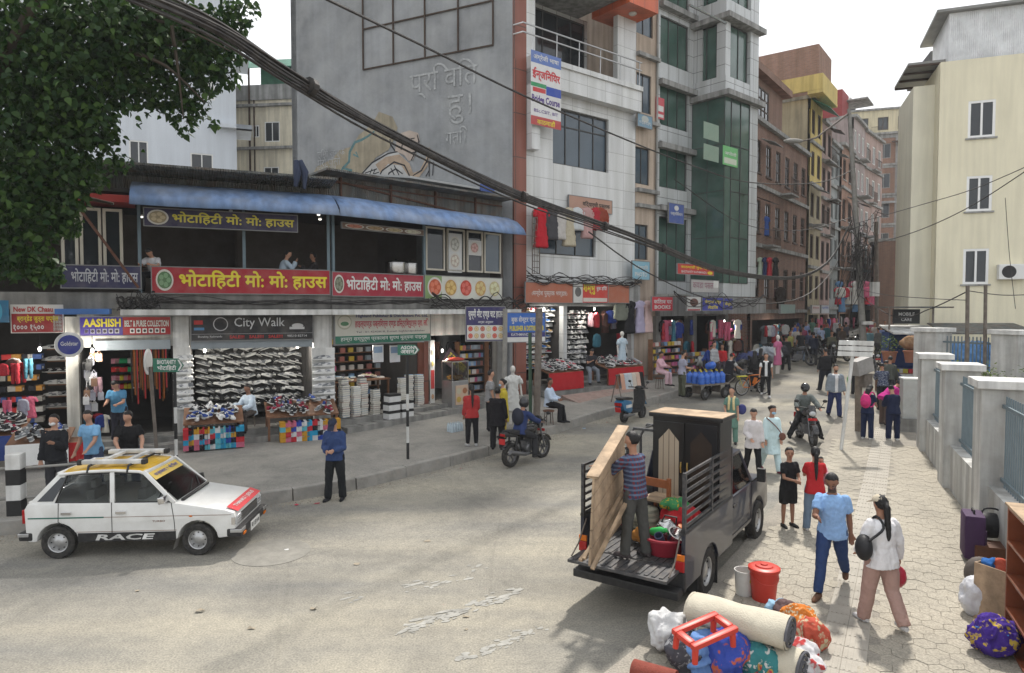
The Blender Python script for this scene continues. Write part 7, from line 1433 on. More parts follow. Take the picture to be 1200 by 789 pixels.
sign(F1,(12,357,75,390),SL-.3,(.55,.52,.48),[('#',.02,.03,.98,.68,DRED),('New DK Chaau',.06,.74,.80,.93,(.38,.03,.03),.03),('ब्रान्डेड जुत्ता चप्पल',.12,.36,.90,.64,YEL,.02),('१००० १५००',.05,.08,.62,.30,WHT,.02),('#',.80,.05,.97,.62,(.55,.52,.48))],'torn white and red shoe shop banner at the far left',frame=False,th=.02)
sign(F1,(-14,352,11,378),SL-.35,(.03,.14,.25),[('o',.3,.1,.7,.9,(.05,.3,.45))],'blue sign cut by the left edge of the street view',frame=False)
o=root('round_sign',F1.W(F1.px(81,404,-1.1)[0],-1.1,F1.px(81,404,-1.1)[1]),F1.ang+R(12),'round blue sign in a white ring hanging between the two left shops','sign');b=MB();b.lathe([(.27,-.09),(.30,-.08),(.30,.08),(.27,.09)],28,axis='y');b.build('ring',M_white,o,smooth=.6);b=MB();b.lathe([(.235,-.1),(.235,-.091)],28,axis='y');b.build('face',paint((.03,.04,.22)),o);lettering('Goldstar',.36,.1,paint(WHT),o,-.18,-.104,-.02)
# projecting lightbox on the pipe
FH=Fac(*atY(546,380,20.2)[:2],1,.12)
sign(FH,(546,360,591,399),0,(.035,.03,.11),[('जुम्मी मीट एण्ड चाट हाउस',.05,.62,.96,.95,WHT,.03),('अर्डर अनुसार',.3,.5,.7,.58,WHT,.01),('#',.02,.03,.98,.46,(.55,.54,.5))]+[t for k in range(2)for t in food(.03,.05+k*.21,.97,.24+k*.21,6,[(.42,.05,.03),(.40,.28,.14),(.3,.08,.05),(.45,.35,.2)],9+k)],'navy and white lightbox with rows of small dishes hanging on a pipe',th=.14,name='hanging_sign')
FBs=Fac(*atY(594,380,23.4)[:2],.93,.36)
sign(FBs,(594,367,638,400),0,(.03,.12,.42),[('बुक सेन्टर प्रा. लि.',.10,.62,.96,.90,WHT,.02),('PUBLISHER & DISTRIBUTOR',.06,.38,.97,.56,YEL,.03),('#',0,.16,1,.33,(.03,.03,.16)),('KATHMANDU, NEPAL',.1,.19,.9,.3,WHT,.01),('#',0,0,1,.16,WHT)],'blue bookshop sign hanging behind the crooked rusted post')
SW=-.38
sign(FWT,(615,331,670,355),SW,(.36,.12,.07),[('‹सन्देश पुस्तक भण्डार›',.12,.28,.88,.66,(.55,.5,.47),.015)],'red brown signboard with pale lettering on the white house fascia')
sign(FWT,(671,332,711,355),SW,(.48,.05,.04),[('#',0,0,.26,1,(.52,.52,.5)),('शम्भु',.28,.42,.62,.95,YEL,.03),('बुक डिपो',.66,.6,.97,.9,WHT,.02),('#',.28,.05,.98,.25,(.55,.5,.45)),('o',.04,.3,.22,.8,(.1,.1,.1))],'red and yellow signboard in the middle of the white house fascia')
sign(FWT,(712,334,736,355),SW,(.36,.12,.07),[],'plain red brown board at the right end of the white house fascia')
sign(FWT,(666,229,716,251),-.06,(.40,.24,.18),[('विद्यार्थी पुस्तक',.3,.25,.95,.75,(.03,.03,.03),.03)],'faded brown sign with black lettering above the hanging coats')
FBN=Fac(*FWT.W(1.1,-.52,0)[:2],.78,.63)
bn_=sign(FBN,(622,58,657,153),0,(.60,.60,.60),[('#',0,.84,1,1,(.10,.17,.42)),('अंग्रेजी भाषा',.08,.87,.92,.97,WHT,.02),('ईन्जिनियर',.04,.60,.97,.78,(.48,.03,.04),.04),('#',0,.52,.5,.575,(.03,.25,.10)),('#',.5,.44,1,.56,BLU),('#',.06,.45,.48,.51,(.48,.05,.05)),('Bridge Course',.03,.28,.96,.41,(.07,.03,.20),.03),('BSc.CSIT, BIT',.1,.17,.9,.22,(.09,.04,.22),.01),('#',0,0,1,.12,(.40,.06,.06)),('काठमाडौं',.2,.02,.8,.10,YEL,.02)],'colourful course banner tied to the white house balcony rail',frame=False,th=.012,name='banner',cat='banner')
sign(FS,(746.5,133,763,152),-.25,(.16,.27,.36),[('०१४२३९',.1,.2,.9,.5,WHT,.01),('o',.25,.4,.75,.95,(.4,.42,.4))],'small blue board below the top window of the peach house')
sign(FS,(740,306,760,328),-.3,(.22,.42,.52),[('फोटो स्टुडियो',.1,.5,.9,.8,WHT,.02),('PHOTO',.15,.15,.85,.4,WHT,.02)],'sky blue board on the peach house above the hanging dresses')
sign(FT,(763,348,787,364),-.75,(.50,.04,.06),[('किताब घर',.08,.5,.95,.88,WHT,.02),('BOOKS',.12,.12,.9,.4,WHT,.03)],'red sign with white lettering right of the hanging dresses')
sign(FT,(783,238,800,263),-.32,(.06,.10,.30),[('पब्लिकेशन',.1,.35,.92,.6,WHT,.01),('o',.35,.65,.65,.92,WHT)],'blue board on the recessed tower wall')
sign(FT,(768.5,113,778,141),-.05,(.50,.08,.10),[('#',.1,.35,.9,.62,WHT),('#',.1,.08,.9,.22,WHT)],'red and white poster in a tower window',frame=False,th=.015,name='poster',cat='poster')
FTs=Fac(*FB.W(0,-.32,0)[:2],.75,.66)
sign(FTs,(793,309,835,323),.5,(.44,.04,.04),[('काठमाडौं मुना स्टोर',.08,.5,.92,.9,YEL,.02),('BHOTAHITY KATHMANDU',.1,.12,.8,.36,WHT,.01),('o',.82,.05,.97,.4,YEL)],'red sign with yellow lettering under the green glass bay')
sign(FTs,(809,328,841,343),.4,(.40,.39,.38),[('कपडा पसल',.05,.3,.8,.8,(.25,.12,.16),.01),('#',.8,.4,.98,1,WHT)],'weathered whitish board with faded lettering above the shop fascia')
for r,col,tx,lab in[((804,348,820,364),(.5,.5,.49),[('#',.05,0,.95,.1,RED),('o',.2,.3,.8,.9,(.12,.06,.05))],'white board with a dark picture left of the blue sign'),((822,349,846,364),(.04,.05,.28),[('जेन्टस एण्ड',.1,.5,.9,.85,YEL,.02),('लेडिज',.25,.12,.75,.42,YEL,.02)],'blue sign with yellow lettering on the grey tower fascia'),((847.5,350,857,363),(.04,.05,.26),[('सेन्टर',.1,.3,.9,.7,YEL,.02)],'small blue sign at the right end of the tower fascia')]:sign(FTs,r,-.03,col,tx,lab)
sign(FB,(808,6,850,28),-.34,(.02,.14,.11),[('हिमाल बुक्स तथा स्टेशनरी',.05,.4,.95,.62,(.45,.47,.42),.01),('पुस्तक पसल',.1,.12,.9,.32,YEL,.01),('o',.42,.66,.58,.96,WHT)],'dark green board on the top ledge of the tower bay')
sign(FB,(847,170,864,197),-.02,(.14,.42,.16),[('अपोलो',.1,.55,.9,.75,WHT,.02),('#',.08,.1,.92,.4,(.5,.55,.45))],'green poster stuck on the tower bay glass',frame=False,th=.015,name='poster',cat='poster')
for r,lab in(((824.5,142,842,167),'upper pale paper sheet behind the tower bay glass'),((824.5,168,842,191),'lower pale paper sheet behind the tower bay glass')):sign(Fac(*FB.W(0,0,0)[:2],.75,.66),r,-.02,(.20,.28,.22),[],lab,frame=False,th=.008,name='poster',cat='poster')
for F,r,col,tx,lab in[(FK,(913,357,930,367),(.16,.26,.24),[],'faded teal board above the end door of the long brick house'),(FY,(950,358,959,367),(.5,.45,.44),[('डेन्टल',.1,.5,.9,.85,RED,.02)],'white sign with red lettering in the far row'),(FP,(961,358,970,367),(.40,.43,.48),[('क्लिनिक',.1,.5,.9,.85,BLU,.02)],'pale sign with blue lettering in the far row')]:sign(F,r,-.9,col,tx,lab,th=.08)
# menu strip by the snack shop, leaning dark banner inside it
sign(F2,(503.5,399,509,490),-.06,(.55,.55,.53),[('#',.1,.38,.9,.62,(.45,.04,.04))]+food(.1,.66,.9,.74,1,[(.4,.3,.1)],21)+food(.1,.80,.9,.88,1,[(.2,.15,.1)],22)+food(.1,.08,.9,.16,1,[(.3,.1,.1)],23)+food(.1,.24,.9,.32,1,[(.4,.2,.1)],24),'narrow upright menu board with food pictures beside the snack shop',frame=False,th=.03,name='menu_board',cat='menu board')
o=sign(F2,(518,404,548,420),.7,(.05,.03,.04),[('ट चाट हाउस',.1,.2,.9,.8,(.45,.38,.05),.02)],'dark banner with yellow lettering hanging askew in the snack shop',frame=False,th=.02,name='banner',cat='banner');o.rotation_euler=(0,R(38),F2.ang)
# street name posts and bollard ---------------------------------------------------------
M_bl=mat('black post paint',(.02,.02,.02),.6,.15,4)
def bwpost(u,v,vt,label,arrow=None,dz=.25,bands=5):
    p=gnd(u,v,dz);t=atY(u,vt,p.y);h_=t.z-p.z;o=root('sign_post',p,0,label,'sign post');b=MB();n=7
    for i in range(n):b.lathe([(.035,h_*i/n),(.035,h_*(i+1)/n)],10,0 if i%2==0 or i>4 else 1)
    b.build('pole',[M_bl,M_white],o,smooth=.6)
    if arrow:
        s=(p.y)/800;x0,x1_,z0,z1=[(arrow[0]-u)*s,(arrow[2]-u)*s,(arrow[3]-vt)*-s+h_,(arrow[1]-vt)*-s+h_]
        b=MB();zc=(z0+z1)/2;b.prism([(x0,z0),(x1_-.12,z0),(x1_,zc),(x1_-.12,z1),(x0,z1)],'y',-.05,-.03);b.build('arrow_board',paint(GRN),o)
        for k,(tx,f0,f1)in enumerate(arrow[4]):lettering(tx,(x1_-x0)*.62,(z1-z0)*(f1-f0),paint(WHT),o,x0+(x1_-x0)*.14,-.054,z0+(z1-z0)*f0,bold=.03)
        b=MB();b.prism([(x1_-.10,z0+.03),(x1_-.03,zc),(x1_-.10,z1-.03),(x1_-.14,z1-.03),(x1_-.07,zc),(x1_-.14,z0+.03)],'y',-.053,-.0505);b.build('chevron',paint(WHT),o)
bwpost(478,538,404,'black and white street name post with a green arrow board near the bookshop',(467,404,493,416,[('ASON',.56,.9),('असन',.12,.5)]))
bwpost(207,552,421,'black and white street name post with a green arrow board before the shoe shop',(183,420,219,436,[('BHOTAHITY',.58,.9),('भोटािहटी',.10,.52)]))
p=gnd(185,548,.25);o=root('oval_sign',p,0,'brown pole carrying a grey oval traffic sign seen edge on','sign');b=MB();t=atY(176,430,p.y)-p;b.tube([(0,0,0),t],.04,8);b.build('pole',M_rustp,o,smooth=1);b=MB();b.lathe([(.30,-.01),(.30,.01)],24,axis='x');d_=b.build('disc',M_white,o);d_.location=t+Vector((-.03,-.03,.12));d_.rotation_euler=(0,0,R(12));b=MB();b.lathe([(.23,.011),(.23,.014)],24,axis='x');q=b.build('mark',mat('sign grey',(.35,.35,.34),.6,.1),d_)
p=gnd(20,603,.25);o=root('bollard',p,R(12),'square black and white banded bollard at the left kerb','bollard');
for k in range(4):b=MB();b.box(-.12,-.12,.28*k,.12,.12,.28*k+.279);b.build('band',M_bl if k%2==0 else M_white,o,bevel=.012)
b=MB();b.tube([(-3,-.35,.30),(-.16,0,.3)],.03,8);b.tube([(-3,-.35,.85),(-.16,0,.85)],.03,8);b.tube([(.16,0,.3),(1.0,.15,.3)],.025,8);b.tube([(.16,0,.85),(1.0,.15,.85)],.025,8);b.build('rail',M_galv,o,smooth=1)
# ------------------------------------------------------------------ shop stock
def shoemesh(name,up,sole,acc=None):
    b=MB();st=[(-.14,.030,.075),(-.12,.036,.085),(-.05,.034,.072),(.02,.036,.062),(.08,.044,.045),(.125,.040,.036),(.15,.018,.028)];n=8;vs=[]
    for x,w_,h_ in st:
        for j in range(n):a=math.pi*j/(n-1);vs.append((x,w_*math.cos(a),.022+h_*math.sin(a)**.7))
    b.add(vs,[(i*n+j,i*n+j+1,(i+1)*n+j+1,(i+1)*n+j)for i in range(len(st)-1)for j in range(n-1)],0);b.add(vs[:n],[tuple(range(n))],0);b.add(vs[-n:],[tuple(range(n))],0)
    b.prism([(-.15,-.036),(-.02,-.033),(.08,-.047),(.145,-.03),(.165,0),(.145,.03),(.08,.047),(-.02,.033),(-.15,.036),(-.165,0)],'z',0,.024,1)
    for sy in(-1,1):b.add([(-.06,sy*.0375,.045),(.05,sy*.043,.04),(.03,sy*.036,.065),(-.02,sy*.032,.08)],[(0,1,2,3)],2)
    b.box(-.02,-.012,.085,.06,.012,.092,2)
    me=b.mesh(name,.9);
    for m in(up,sole,acc or sole):me.materials.append(m)
    return me
c_=cloth
SH=[shoemesh('shoe',c_((.60,.60,.59)),c_((.62,.62,.60)),c_((.25,.26,.28))),shoemesh('shoe',c_((.025,.025,.028)),c_((.58,.58,.56)),c_((.5,.5,.5))),shoemesh('shoe',c_((.16,.17,.18)),c_((.50,.50,.48)),c_((.45,.45,.45))),shoemesh('shoe',c_((.03,.06,.22)),c_((.60,.60,.58)),c_((.55,.55,.55))),shoemesh('shoe',c_((.20,.02,.04)),c_((.5,.5,.48)),c_((.02,.02,.02))),shoemesh('shoe',c_((.30,.20,.10)),c_((.10,.07,.05)),c_((.3,.2,.1)))]
SN=['white','black','grey','blue','maroon','tan']
def shoe(k,F,x,y,z,rz,label,group,rx=0,ry=0):
    o=bpy.data.objects.new('sneaker',SH[k]);COL.objects.link(o);o.matrix_basis=FM(F)@Matrix.Translation((x,y,z))@Matrix.Rotation(rz,4,'Z')@Matrix.Rotation(ry,4,'Y')@Matrix.Rotation(rx,4,'X')@Matrix.Scale(1.22,4);return tag(o,label,'shoe',group)
ORD=['top','second','third','fourth','fifth','sixth','seventh','bottom']
rnd=random.Random(31)
def rack(F,u0,u1,v0,v1,name,desc):
    xa,z1=F.px(u0,v0,-.06);xb,z0=F.px(u1,v1,-.06);o=root('shoe_rack',F.W(xa,-.03,z0),F.ang,desc,'rack');b=MB();b.box(-.05,0,-.15,xb-xa+.05,.03,z1-z0+.15);b.build('panel',M_white,o)
    for i in range(8):
        z=z1-(z1-z0)*(i+1)/8;b=MB();b.box(0,-.12,z-z0,xb-xa,-.001,z-z0+.012);b.build('shelf',M_wfr,o)
        for j in range(2):shoe(0 if rnd.random()<.8 else 2,F,xa+(xb-xa)*(.27+.47*j),-.09,z+.014,R(180+rnd.uniform(-12,12)),'%s sneaker on the %s shelf of the %s, %s column'%('pale',ORD[i],name,('left','right')[j]),'sneakers on the %s'%name)
rack(F1,208.5,222,414,479,'rack left of the shoe shop','white rack of eight sneaker shelves on the pillar left of the shoe shop');rack(F1,367.5,391,414,477,'rack right of the shoe shop','white rack of eight sneaker shelves on the pillar right of the shoe shop')
CWx0,CWx1=x1(228),x1(363);zf_=gz(F1.W(CWx0,0,0).y)+.5
M_rackm=mat('dark rack board',(.03,.03,.03),.8,.1)
o=root('display_rack',F1.W(CWx0,1.2,zf_),F1.ang,'dark slanted display rack filling the back of the sneaker shop','rack');b=MB();b.add([(0,.5,.2),(CWx1-CWx0,.5,.2),(CWx1-CWx0,.9,2.75),(0,.9,2.75),(0,.55,.2),(CWx1-CWx0,.55,.2),(CWx1-CWx0,.95,2.75),(0,.95,2.75)],[(0,1,2,3),(7,6,5,4),(0,4,5,1),(1,5,6,2),(2,6,7,3),(3,7,4,0)]);b.build('backboard',M_rackm,o)
for i in range(11):
    z=.42+i*.21;y=.5+(z-.2)/2.55*.4
    b=MB();b.box(.02,y-.10,z-.035,CWx1-CWx0-.02,y-.012,z-.02);b.build('ledge',M_rackm,o)
    for j in range(13):shoe(rnd.choice([1,2,2,0,2,0]),F1,CWx0+.15+j*(CWx1-CWx0-.3)/12+rnd.uniform(-.04,.04),1.2+y-.12,zf_+z-.01+rnd.uniform(-.01,.03),R(-90+rnd.choice([-75,-60,-40,0,60])+rnd.uniform(-15,15)),'sneaker on the crowded slanted rack at the back of the sneaker shop','sneakers on the back rack',ry=R(-18))
def table(F,xa,xb,y0,y1,z0,z1,cloth_m,label,boxes=None,slope=0):
    o=root('display_table',F.W(xa,y0,z0),F.ang,label,'table');b=MB();b.add([(0,0,z1-z0-.04),(xb-xa,0,z1-z0-.04),(xb-xa,y1-y0,z1-z0-.04+slope),(0,y1-y0,z1-z0-.04+slope),(0,0,z1-z0),(xb-xa,0,z1-z0),(xb-xa,y1-y0,z1-z0+slope),(0,y1-y0,z1-z0+slope)],[(3,2,1,0),(4,5,6,7),(0,1,5,4),(1,2,6,5),(2,3,7,6),(3,0,4,7)]);b.build('tabletop',M_wood,o)
    for xx in(.06,xb-xa-.06):
        for yy in(.06,y1-y0-.06):b=MB();b.box(xx-.03,yy-.03,0,xx+.03,yy+.03,z1-z0-.041);b.build('leg',M_wood,o)
    if cloth_m:
        b=MB();n=16;vs=[]
        for i in range(n+1):
            xx=(xb-xa)*i/n;w_=.02*math.sin(i*1.9);vs+=[(xx,-.012,z1-z0+.004),(xx,-.03+w_,z1-z0-.25),(xx,-.035+w_*1.6,.12)]
        b.add(vs,[(3*i+j,3*i+3+j,3*i+4+j,3*i+1+j)for i in range(n)for j in(0,1)]);b.build('cloth_skirt',cloth_m,o,smooth=1)
    return o
def heap(F,xa,xb,y0,y1,z,n,kinds,desc,group,slope=0):
    for i in range(n):
        t=rnd.random();yy=y0+(y1-y0)*t;k=rnd.choice(kinds);shoe(k,F,rnd.uniform(xa+.1,xb-.1),yy,z+slope*t+rnd.uniform(.0,.09),R(rnd.choice([-90,-75,-110,90])+rnd.uniform(-25,25)),'%s sneaker piled on %s'%(SN[k],desc),group+' (%s)'%SN[k],rx=R(rnd.uniform(-25,25)),ry=R(rnd.uniform(-12,12)))
zt_=gz(F1.W(CWx0,-.6,0).y)
table(F1,x1(215),x1(282),-1.25,-.35,zt_+.26,zt_+.92,None,'sloped display table heaped with white and black sneakers, left of the seated man',slope=.3);heap(F1,x1(215),x1(282),-1.25,-.4,zt_+.94,34,[1,1,0,3],'the table left of the seated shoe seller','sneakers on the left front table',.28)
table(F1,x1(308),x1(389),-1.1,-.2,zt_+.28,zt_+.95,None,'sloped display table heaped with dark sneakers, right of the seated man',slope=.3);heap(F1,x1(308),x1(389),-1.1,-.25,zt_+.97,46,[1,1,1,2,3,4],'the table right of the seated shoe seller','sneakers on the right front table',.28)
BOXC=[(.42,.03,.04),(.03,.25,.42),(.45,.12,.18),(.02,.02,.025),(.46,.24,.03),(.5,.5,.5),(.03,.06,.3),(.10,.35,.42)]
bxm=MB();bxm.box(-.15,-.10,0,.15,.10,.11,0);bxm.box(-.153,-.103,.112,.153,.103,.135,0);bxm.box(-.06,-.1045,.02,.05,-.1005,.08,1);bxmesh=bxm.mesh('shoe_box')
bxmesh.materials.append(c_(BOXC[0]));bxmesh.materials.append(c_(WHT))
def sbox(F,x,y,z,rz,k,label,group,me=None,cat='box',name='shoe_box'):
    o=bpy.data.objects.new(name,me or bxmesh);COL.objects.link(o);o.matrix_basis=FM(F)@Matrix.Translation((x,y,z))@Matrix.Rotation(rz,4,'Z')
    o.material_slots[0].link='OBJECT';o.material_slots[0].material=c_(BOXC[k%len(BOXC)]if isinstance(k,int)else k);return tag(o,label,cat,group)
CN=['red','light blue','rose','black','orange','white','dark blue','turquoise']
for side,(ua,ub),lab in(('l',(215,282),'left'),('r',(322,389),'right')):
    xa,xb=x1(ua),x1(ub);n=11
    for row in range(4):
        for i in range(n):k=rnd.randrange(8);sbox(F1,xa+.10+(xb-xa-.2)*i/(n-1),-1.36 if side=='l' else-1.2,zt_+.27+row*.137,R(90),k,'%s shoe box in the wall of boxes under the %s sneaker table'%(CN[k],lab),'boxes under the %s sneaker table (%s)'%(lab,CN[k]))
# left hand shoe shop and belt shop
zl=gz(F1.W(x1(40),0,0).y)
table(F1,x1(-30),x1(38),-1.3,-.3,zl+.25,zl+.95,c_((.05,.08,.25)),'low table of maroon shoes at the far left shop',slope=.25);heap(F1,x1(-5),x1(38),-1.3,-.35,zl+.97,20,[4,1,1],'the far left table','shoes on the far left table',.24)
table(F1,x1(30),x1(96),-2.1,-1.2,zl+.25,zl+.85,M_wfr,'white table heaped with black sneakers behind the man in black',slope=.2);heap(F1,x1(32),x1(95),-2.05,-1.25,zl+.88,20,[1,1,2,3],'the white table at the far left','shoes on the white left table',.2)
table(F1,x1(84),x1(118),-2.0,-1.2,zl+.25,zl+.80,c_((.40,.03,.03)),'small table with a red cloth behind the man in sky blue')
for i in range(6):
    z=zl+1.15+i*.33;o=root('wall_shelf',F1.W(x1(36),1.9,z),F1.ang,'%s wooden wall shelf of shoes in the far left shop'%(['bottom','second lowest','third lowest','third highest','second highest','top'][i]),'shelf','shelves of the far left shop');b=MB();b.box(0,0,-.03,x1(74)-x1(36),.28,0);b.build('board',M_wood,o)
    for j in range(4):shoe(rnd.choice([0,2,1]),F1,x1(39)+j*(x1(71)-x1(39))/3,2.0,z+.005,R(180+rnd.uniform(-20,20)),'shoe on the wall shelves of the far left shop','shoes on the far left wall shelves')
BELTC=[(.02,.02,.02),(.10,.045,.02),(.22,.07,.02),(.05,.03,.02),(.25,.03,.03)]
for i in range(26):
    xx=x1(153)+(x1(196)-x1(153))*i/25;L_=rnd.uniform(1.0,1.5);yy=-.02+rnd.uniform(0,.3);b=MB();b.bar((0,0,0),(.01,0,-L_),.035,.008,up=(0,1,0));b.box(-.025,-.012,-.005,.025,.012,.04,1);o=b.build('belt',[c_(BELTC[i%5]),M_chrome],None);o.matrix_basis=FM(F1)@Matrix.Translation((xx,yy,2.95));tag(o,'leather belt hanging in the dense curtain of belts at the belt shop','belt','belts hanging in the belt shop')
for i in range(20):
    xx=x1(99)+rnd.uniform(0,1)*(x1(120)-x1(99));zz=rnd.uniform(1.3,2.9);b=MB();b.box(-.07,-.03,-.1,.07,.03,.1);b.tube([(-.05,0,.1),(0,0,.18),(.05,0,.1)],.008,5);o=b.build('small_bag',c_(rnd.choice([(.5,.5,.5),(.03,.03,.03),(.4,.38,.36),(.2,.12,.08),(.3,.3,.34)])),None,bevel=.012);o.matrix_basis=FM(F1)@Matrix.Translation((xx,-.1+rnd.uniform(-.25,.1),zz));tag(o,'small bag or purse hanging at the left side of the belt shop','bag','purses hanging by the belt shop')
for i in range(4):
    for j in range(6):k=rnd.choice([(.45,.38,.03),(.42,.04,.04),(.55,.55,.54),(.03,.3,.12),(.45,.2,.25)]);sbox(F1,x1(124)+j*(x1(151)-x1(124))/5.2+.05,1.6,zf_+1.1+i*.24,R(90),k,'bright gift box on the shelves inside the belt shop','boxes inside the belt shop')
for i in range(7):
    for j in range(9):
        if rnd.random()<.85:sbox(F1,x1(-20)+j*(x1(32)-x1(-20))/8,1.2,zl+.9+i*.28,R(90+rnd.uniform(-8,8)),rnd.choice([(.4,.2,.05),(.3,.28,.25),(.42,.04,.04),(.03,.03,.035),(.5,.48,.44),(.06,.1,.25)]),'shoe box or shoe stacked on the back wall of the far left shop','boxes on the far left back wall')
fillshop0=[(F1,x1(4),x1(36),2.75,-.1,9),(F1,x1(96),x1(122),2.2,.5,7)]
# bookshop -----------------------------------------------------------------------------
bk=MB();bk.box(-.12,-.09,.003,.12,.085,.037,1);bk.box(-.125,-.093,0,.125,.09,.004,0);bk.box(-.125,-.093,.036,.125,.09,.04,0);bk.box(-.125,.086,0,.125,.09,.04,0);bkm=bk.mesh('book');bkm.materials.append(c_((.3,.3,.3)));bkm.materials.append(c_((.58,.56,.50)))
zb_=gz(F2.W(1,0,0).y)+.5
for s,(u,n,y)in enumerate([(401,15,-.12),(412,14,-.2),(423,15,-.1),(433,12,-.3),(470,16,-.05),(480,24,.05),(489,22,-.1),(407,17,.25),(428,18,.2)]):
    if n>17:n=17
    for i in range(n):sbox(F2,x2(u)+rnd.uniform(-.015,.015),y+rnd.uniform(-.015,.015),zb_+.012+i*.0645,R(rnd.uniform(-4,4)),rnd.choice([(.5,.5,.5),(.12,.14,.2),(.3,.12,.1),(.2,.3,.4),(.45,.40,.3),(.08,.09,.1)]),'book lying in the waist high stacks at the bookshop front','books stacked at the bookshop front',bkm,'book','book').scale=(1.0,1.0,1.6)
pb_=MB();pb_.box(-.21,-.15,0,.21,.15,.23,1);pb_.box(-.212,-.152,.17,.212,.152,.245,0);pbm=pb_.mesh('paper_box');pbm.materials.append(c_((.03,.03,.03)));pbm.materials.append(c_((.56,.56,.55)))
for i,(u,r_)in enumerate([(443,0),(459,0),(443,1),(459,1),(444,2)]):sbox(F2,x2(u),-.72,zb_-.10+r_*.26,R(rnd.uniform(-3,3)),(.03,.03,.03),'white paper box with black lid edge, %s'%['left of the bottom row before the bookshop','right of the bottom row before the bookshop','left of the middle row before the bookshop','right of the middle row before the bookshop','alone on top of the bookshop stack'][i],'paper boxes before the bookshop',pbm,'box','paper_box')
t=table(F2,x2(402),x2(468),.5,1.2,zb_,zb_+1.0,None,'counter table covered with loose books inside the bookshop')
for i in range(16):sbox(F2,rnd.uniform(x2(405),x2(465)),rnd.uniform(.6,1.1),zb_+1.005+.045*(i%3),R(rnd.uniform(0,90)),rnd.choice([(.5,.5,.5),(.4,.3,.2),(.2,.3,.4)]),'book lying loose on the bookshop counter','books on the bookshop counter',bkm,'book','book')
for i,(u,lab)in enumerate(((437,'left white calendar sheet hanging in the bookshop entrance'),(457,'right white calendar sheet hanging in the bookshop entrance'))):
    xx,zz=F2.px(u,425,.4);b=MB();b.box(0,0,0,.40,.006,.55);b.box(.04,-.003,.3,.36,-.0005,.5,1);o=b.build('calendar',[c_((.55,.56,.57)),c_((.2,.28,.4))],None);o.matrix_basis=FM(F2)@Matrix.Translation((xx,.4,zz));tag(o,lab,'calendar')
# snack stand, water bottles --------------------------------------------------------------
o=root('snack_stand',F2.W(x2(513),-.75,gz(22.8)+.25),F2.ang,'steel snack stand with glass case and food poster before the snack shop','snack stand');b=MB();b.box(0,0,.1,.72,.55,1.0);b.build('cabinet',mat('brushed steel sheet',(.40,.40,.40),.35,.1,5,metal=.8),o,bevel=.01);b=MB()
for xx in(.015,.705):
    for yy in(.015,.535):b.box(xx-.015,yy-.015,1.0,xx+.015,yy+.015,1.62)
b.box(0,0,1.621,.72,.55,1.66);b.build('case_frame',M_rail,o);b=MB();b.box(.03,.006,1.002,.69,.012,1.6);b.build('case_glass',M_cglass,o);b=MB();b.box(.14,-.014,.2,.68,-.002,.85,0);b.build('poster',paint((.50,.36,.26)),o)
for i in range(4):b=MB();n=14;cx,cz=.28+.26*(i%2),.38+.28*(i//2);b.add([(cx+.1*math.cos(6.283*k/n),-.018,cz+.1*math.sin(6.283*k/n))for k in range(n)],[tuple(range(n))]);b.build('dish_picture',paint([(.45,.30,.06),(.40,.05,.03),(.45,.42,.3),(.3,.12,.05)][i]),o)
b=MB();rr_=random.Random(2)
for i in range(30):b.ell((rr_.uniform(.1,.6),rr_.uniform(.1,.45),1.03+rr_.uniform(0,.12)),(.05,.05,.035),8,5)
q=b.build('snack_pile',mat('fried snack',(.45,.24,.06),.6,.25,12),o,smooth=1);q['kind']='stuff'
b=MB();b.ell((.36,.28,1.70),(.36,.26,.07),14,8);b.build('red_bundle',mat('red film',(.42,.05,.03),.4,.2,8),o,smooth=1)
wbm=MB();wbm.lathe([(.005,0),(.04,0),(.042,.02),(.042,.18),(.018,.23),(.018,.26),(.004,.262)],10);wm_=wbm.mesh('water_bottle',.7);wm_.materials.append(mat('clear bottle plastic',(.42,.50,.55),.15,.1,spec=.6))
for i in range(5):
    for j in range(3):q=bpy.data.objects.new('water_bottle',wm_);COL.objects.link(q);q.location=gnd(530,507,.25)+F2.d*(i*.09)+F2.n*(j*.09);tag(q,'clear water bottle standing in the pack at the foot of the snack stand','bottle','water bottle pack')
# clothes ----------------------------------------------------------------------------------
def garmesh(kind):
    b=MB();X,Y=Vector((1,0,0)),Vector((0,1,0));L_={'dress':1.05,'coat':.85,'shirt':.62,'trousers':.95}[kind]
    if kind=='trousers':
        for s in(-1,1):b.tube([(s*.09,0,0),(s*.1,0,-.4),(s*.11,0,-.95)],[.10,.085,.07],10)
    else:
        loft(b,[(Vector((0,0,.02)),X,Y,.06,.04),(Vector((0,0,-.02)),X,Y,.16,.06),(Vector((0,0,-.12)),X,Y,.20,.085),(Vector((0,0,-.38)),X,Y,.165 if kind=='dress' else .2,.09),(Vector((0,0,-L_)),X,Y,.26 if kind=='dress' else .22,.12)])
        for s in(-1,1):b.tube([(s*.16,0,-.05),(s*.25,0,-.2),(s*(.27),0,-.26 if kind=='dress' else-.58)],[.07,.065,.055],10)
    me=remesh(b,.028,2);rumple(me,.022,{'dress':3,'coat':5,'shirt':7,'trousers':9}[kind],9);me.name='garment';return me
GM={k:garmesh(k)for k in('dress','coat','shirt','trousers')}
for k in GM:GM[k].materials.append(c_(WHITE))
def garment(kind,P,ang,c,label,group=None,s=1.0,pat=None):
    o=bpy.data.objects.new('hanging_garment',GM[kind]);COL.objects.link(o);o.location=P;o.rotation_euler=(0,0,ang);o.scale=(s,s,s);o.material_slots[0].link='OBJECT';o.material_slots[0].material=cloth(c,pat);return tag(o,label,'garment',group)
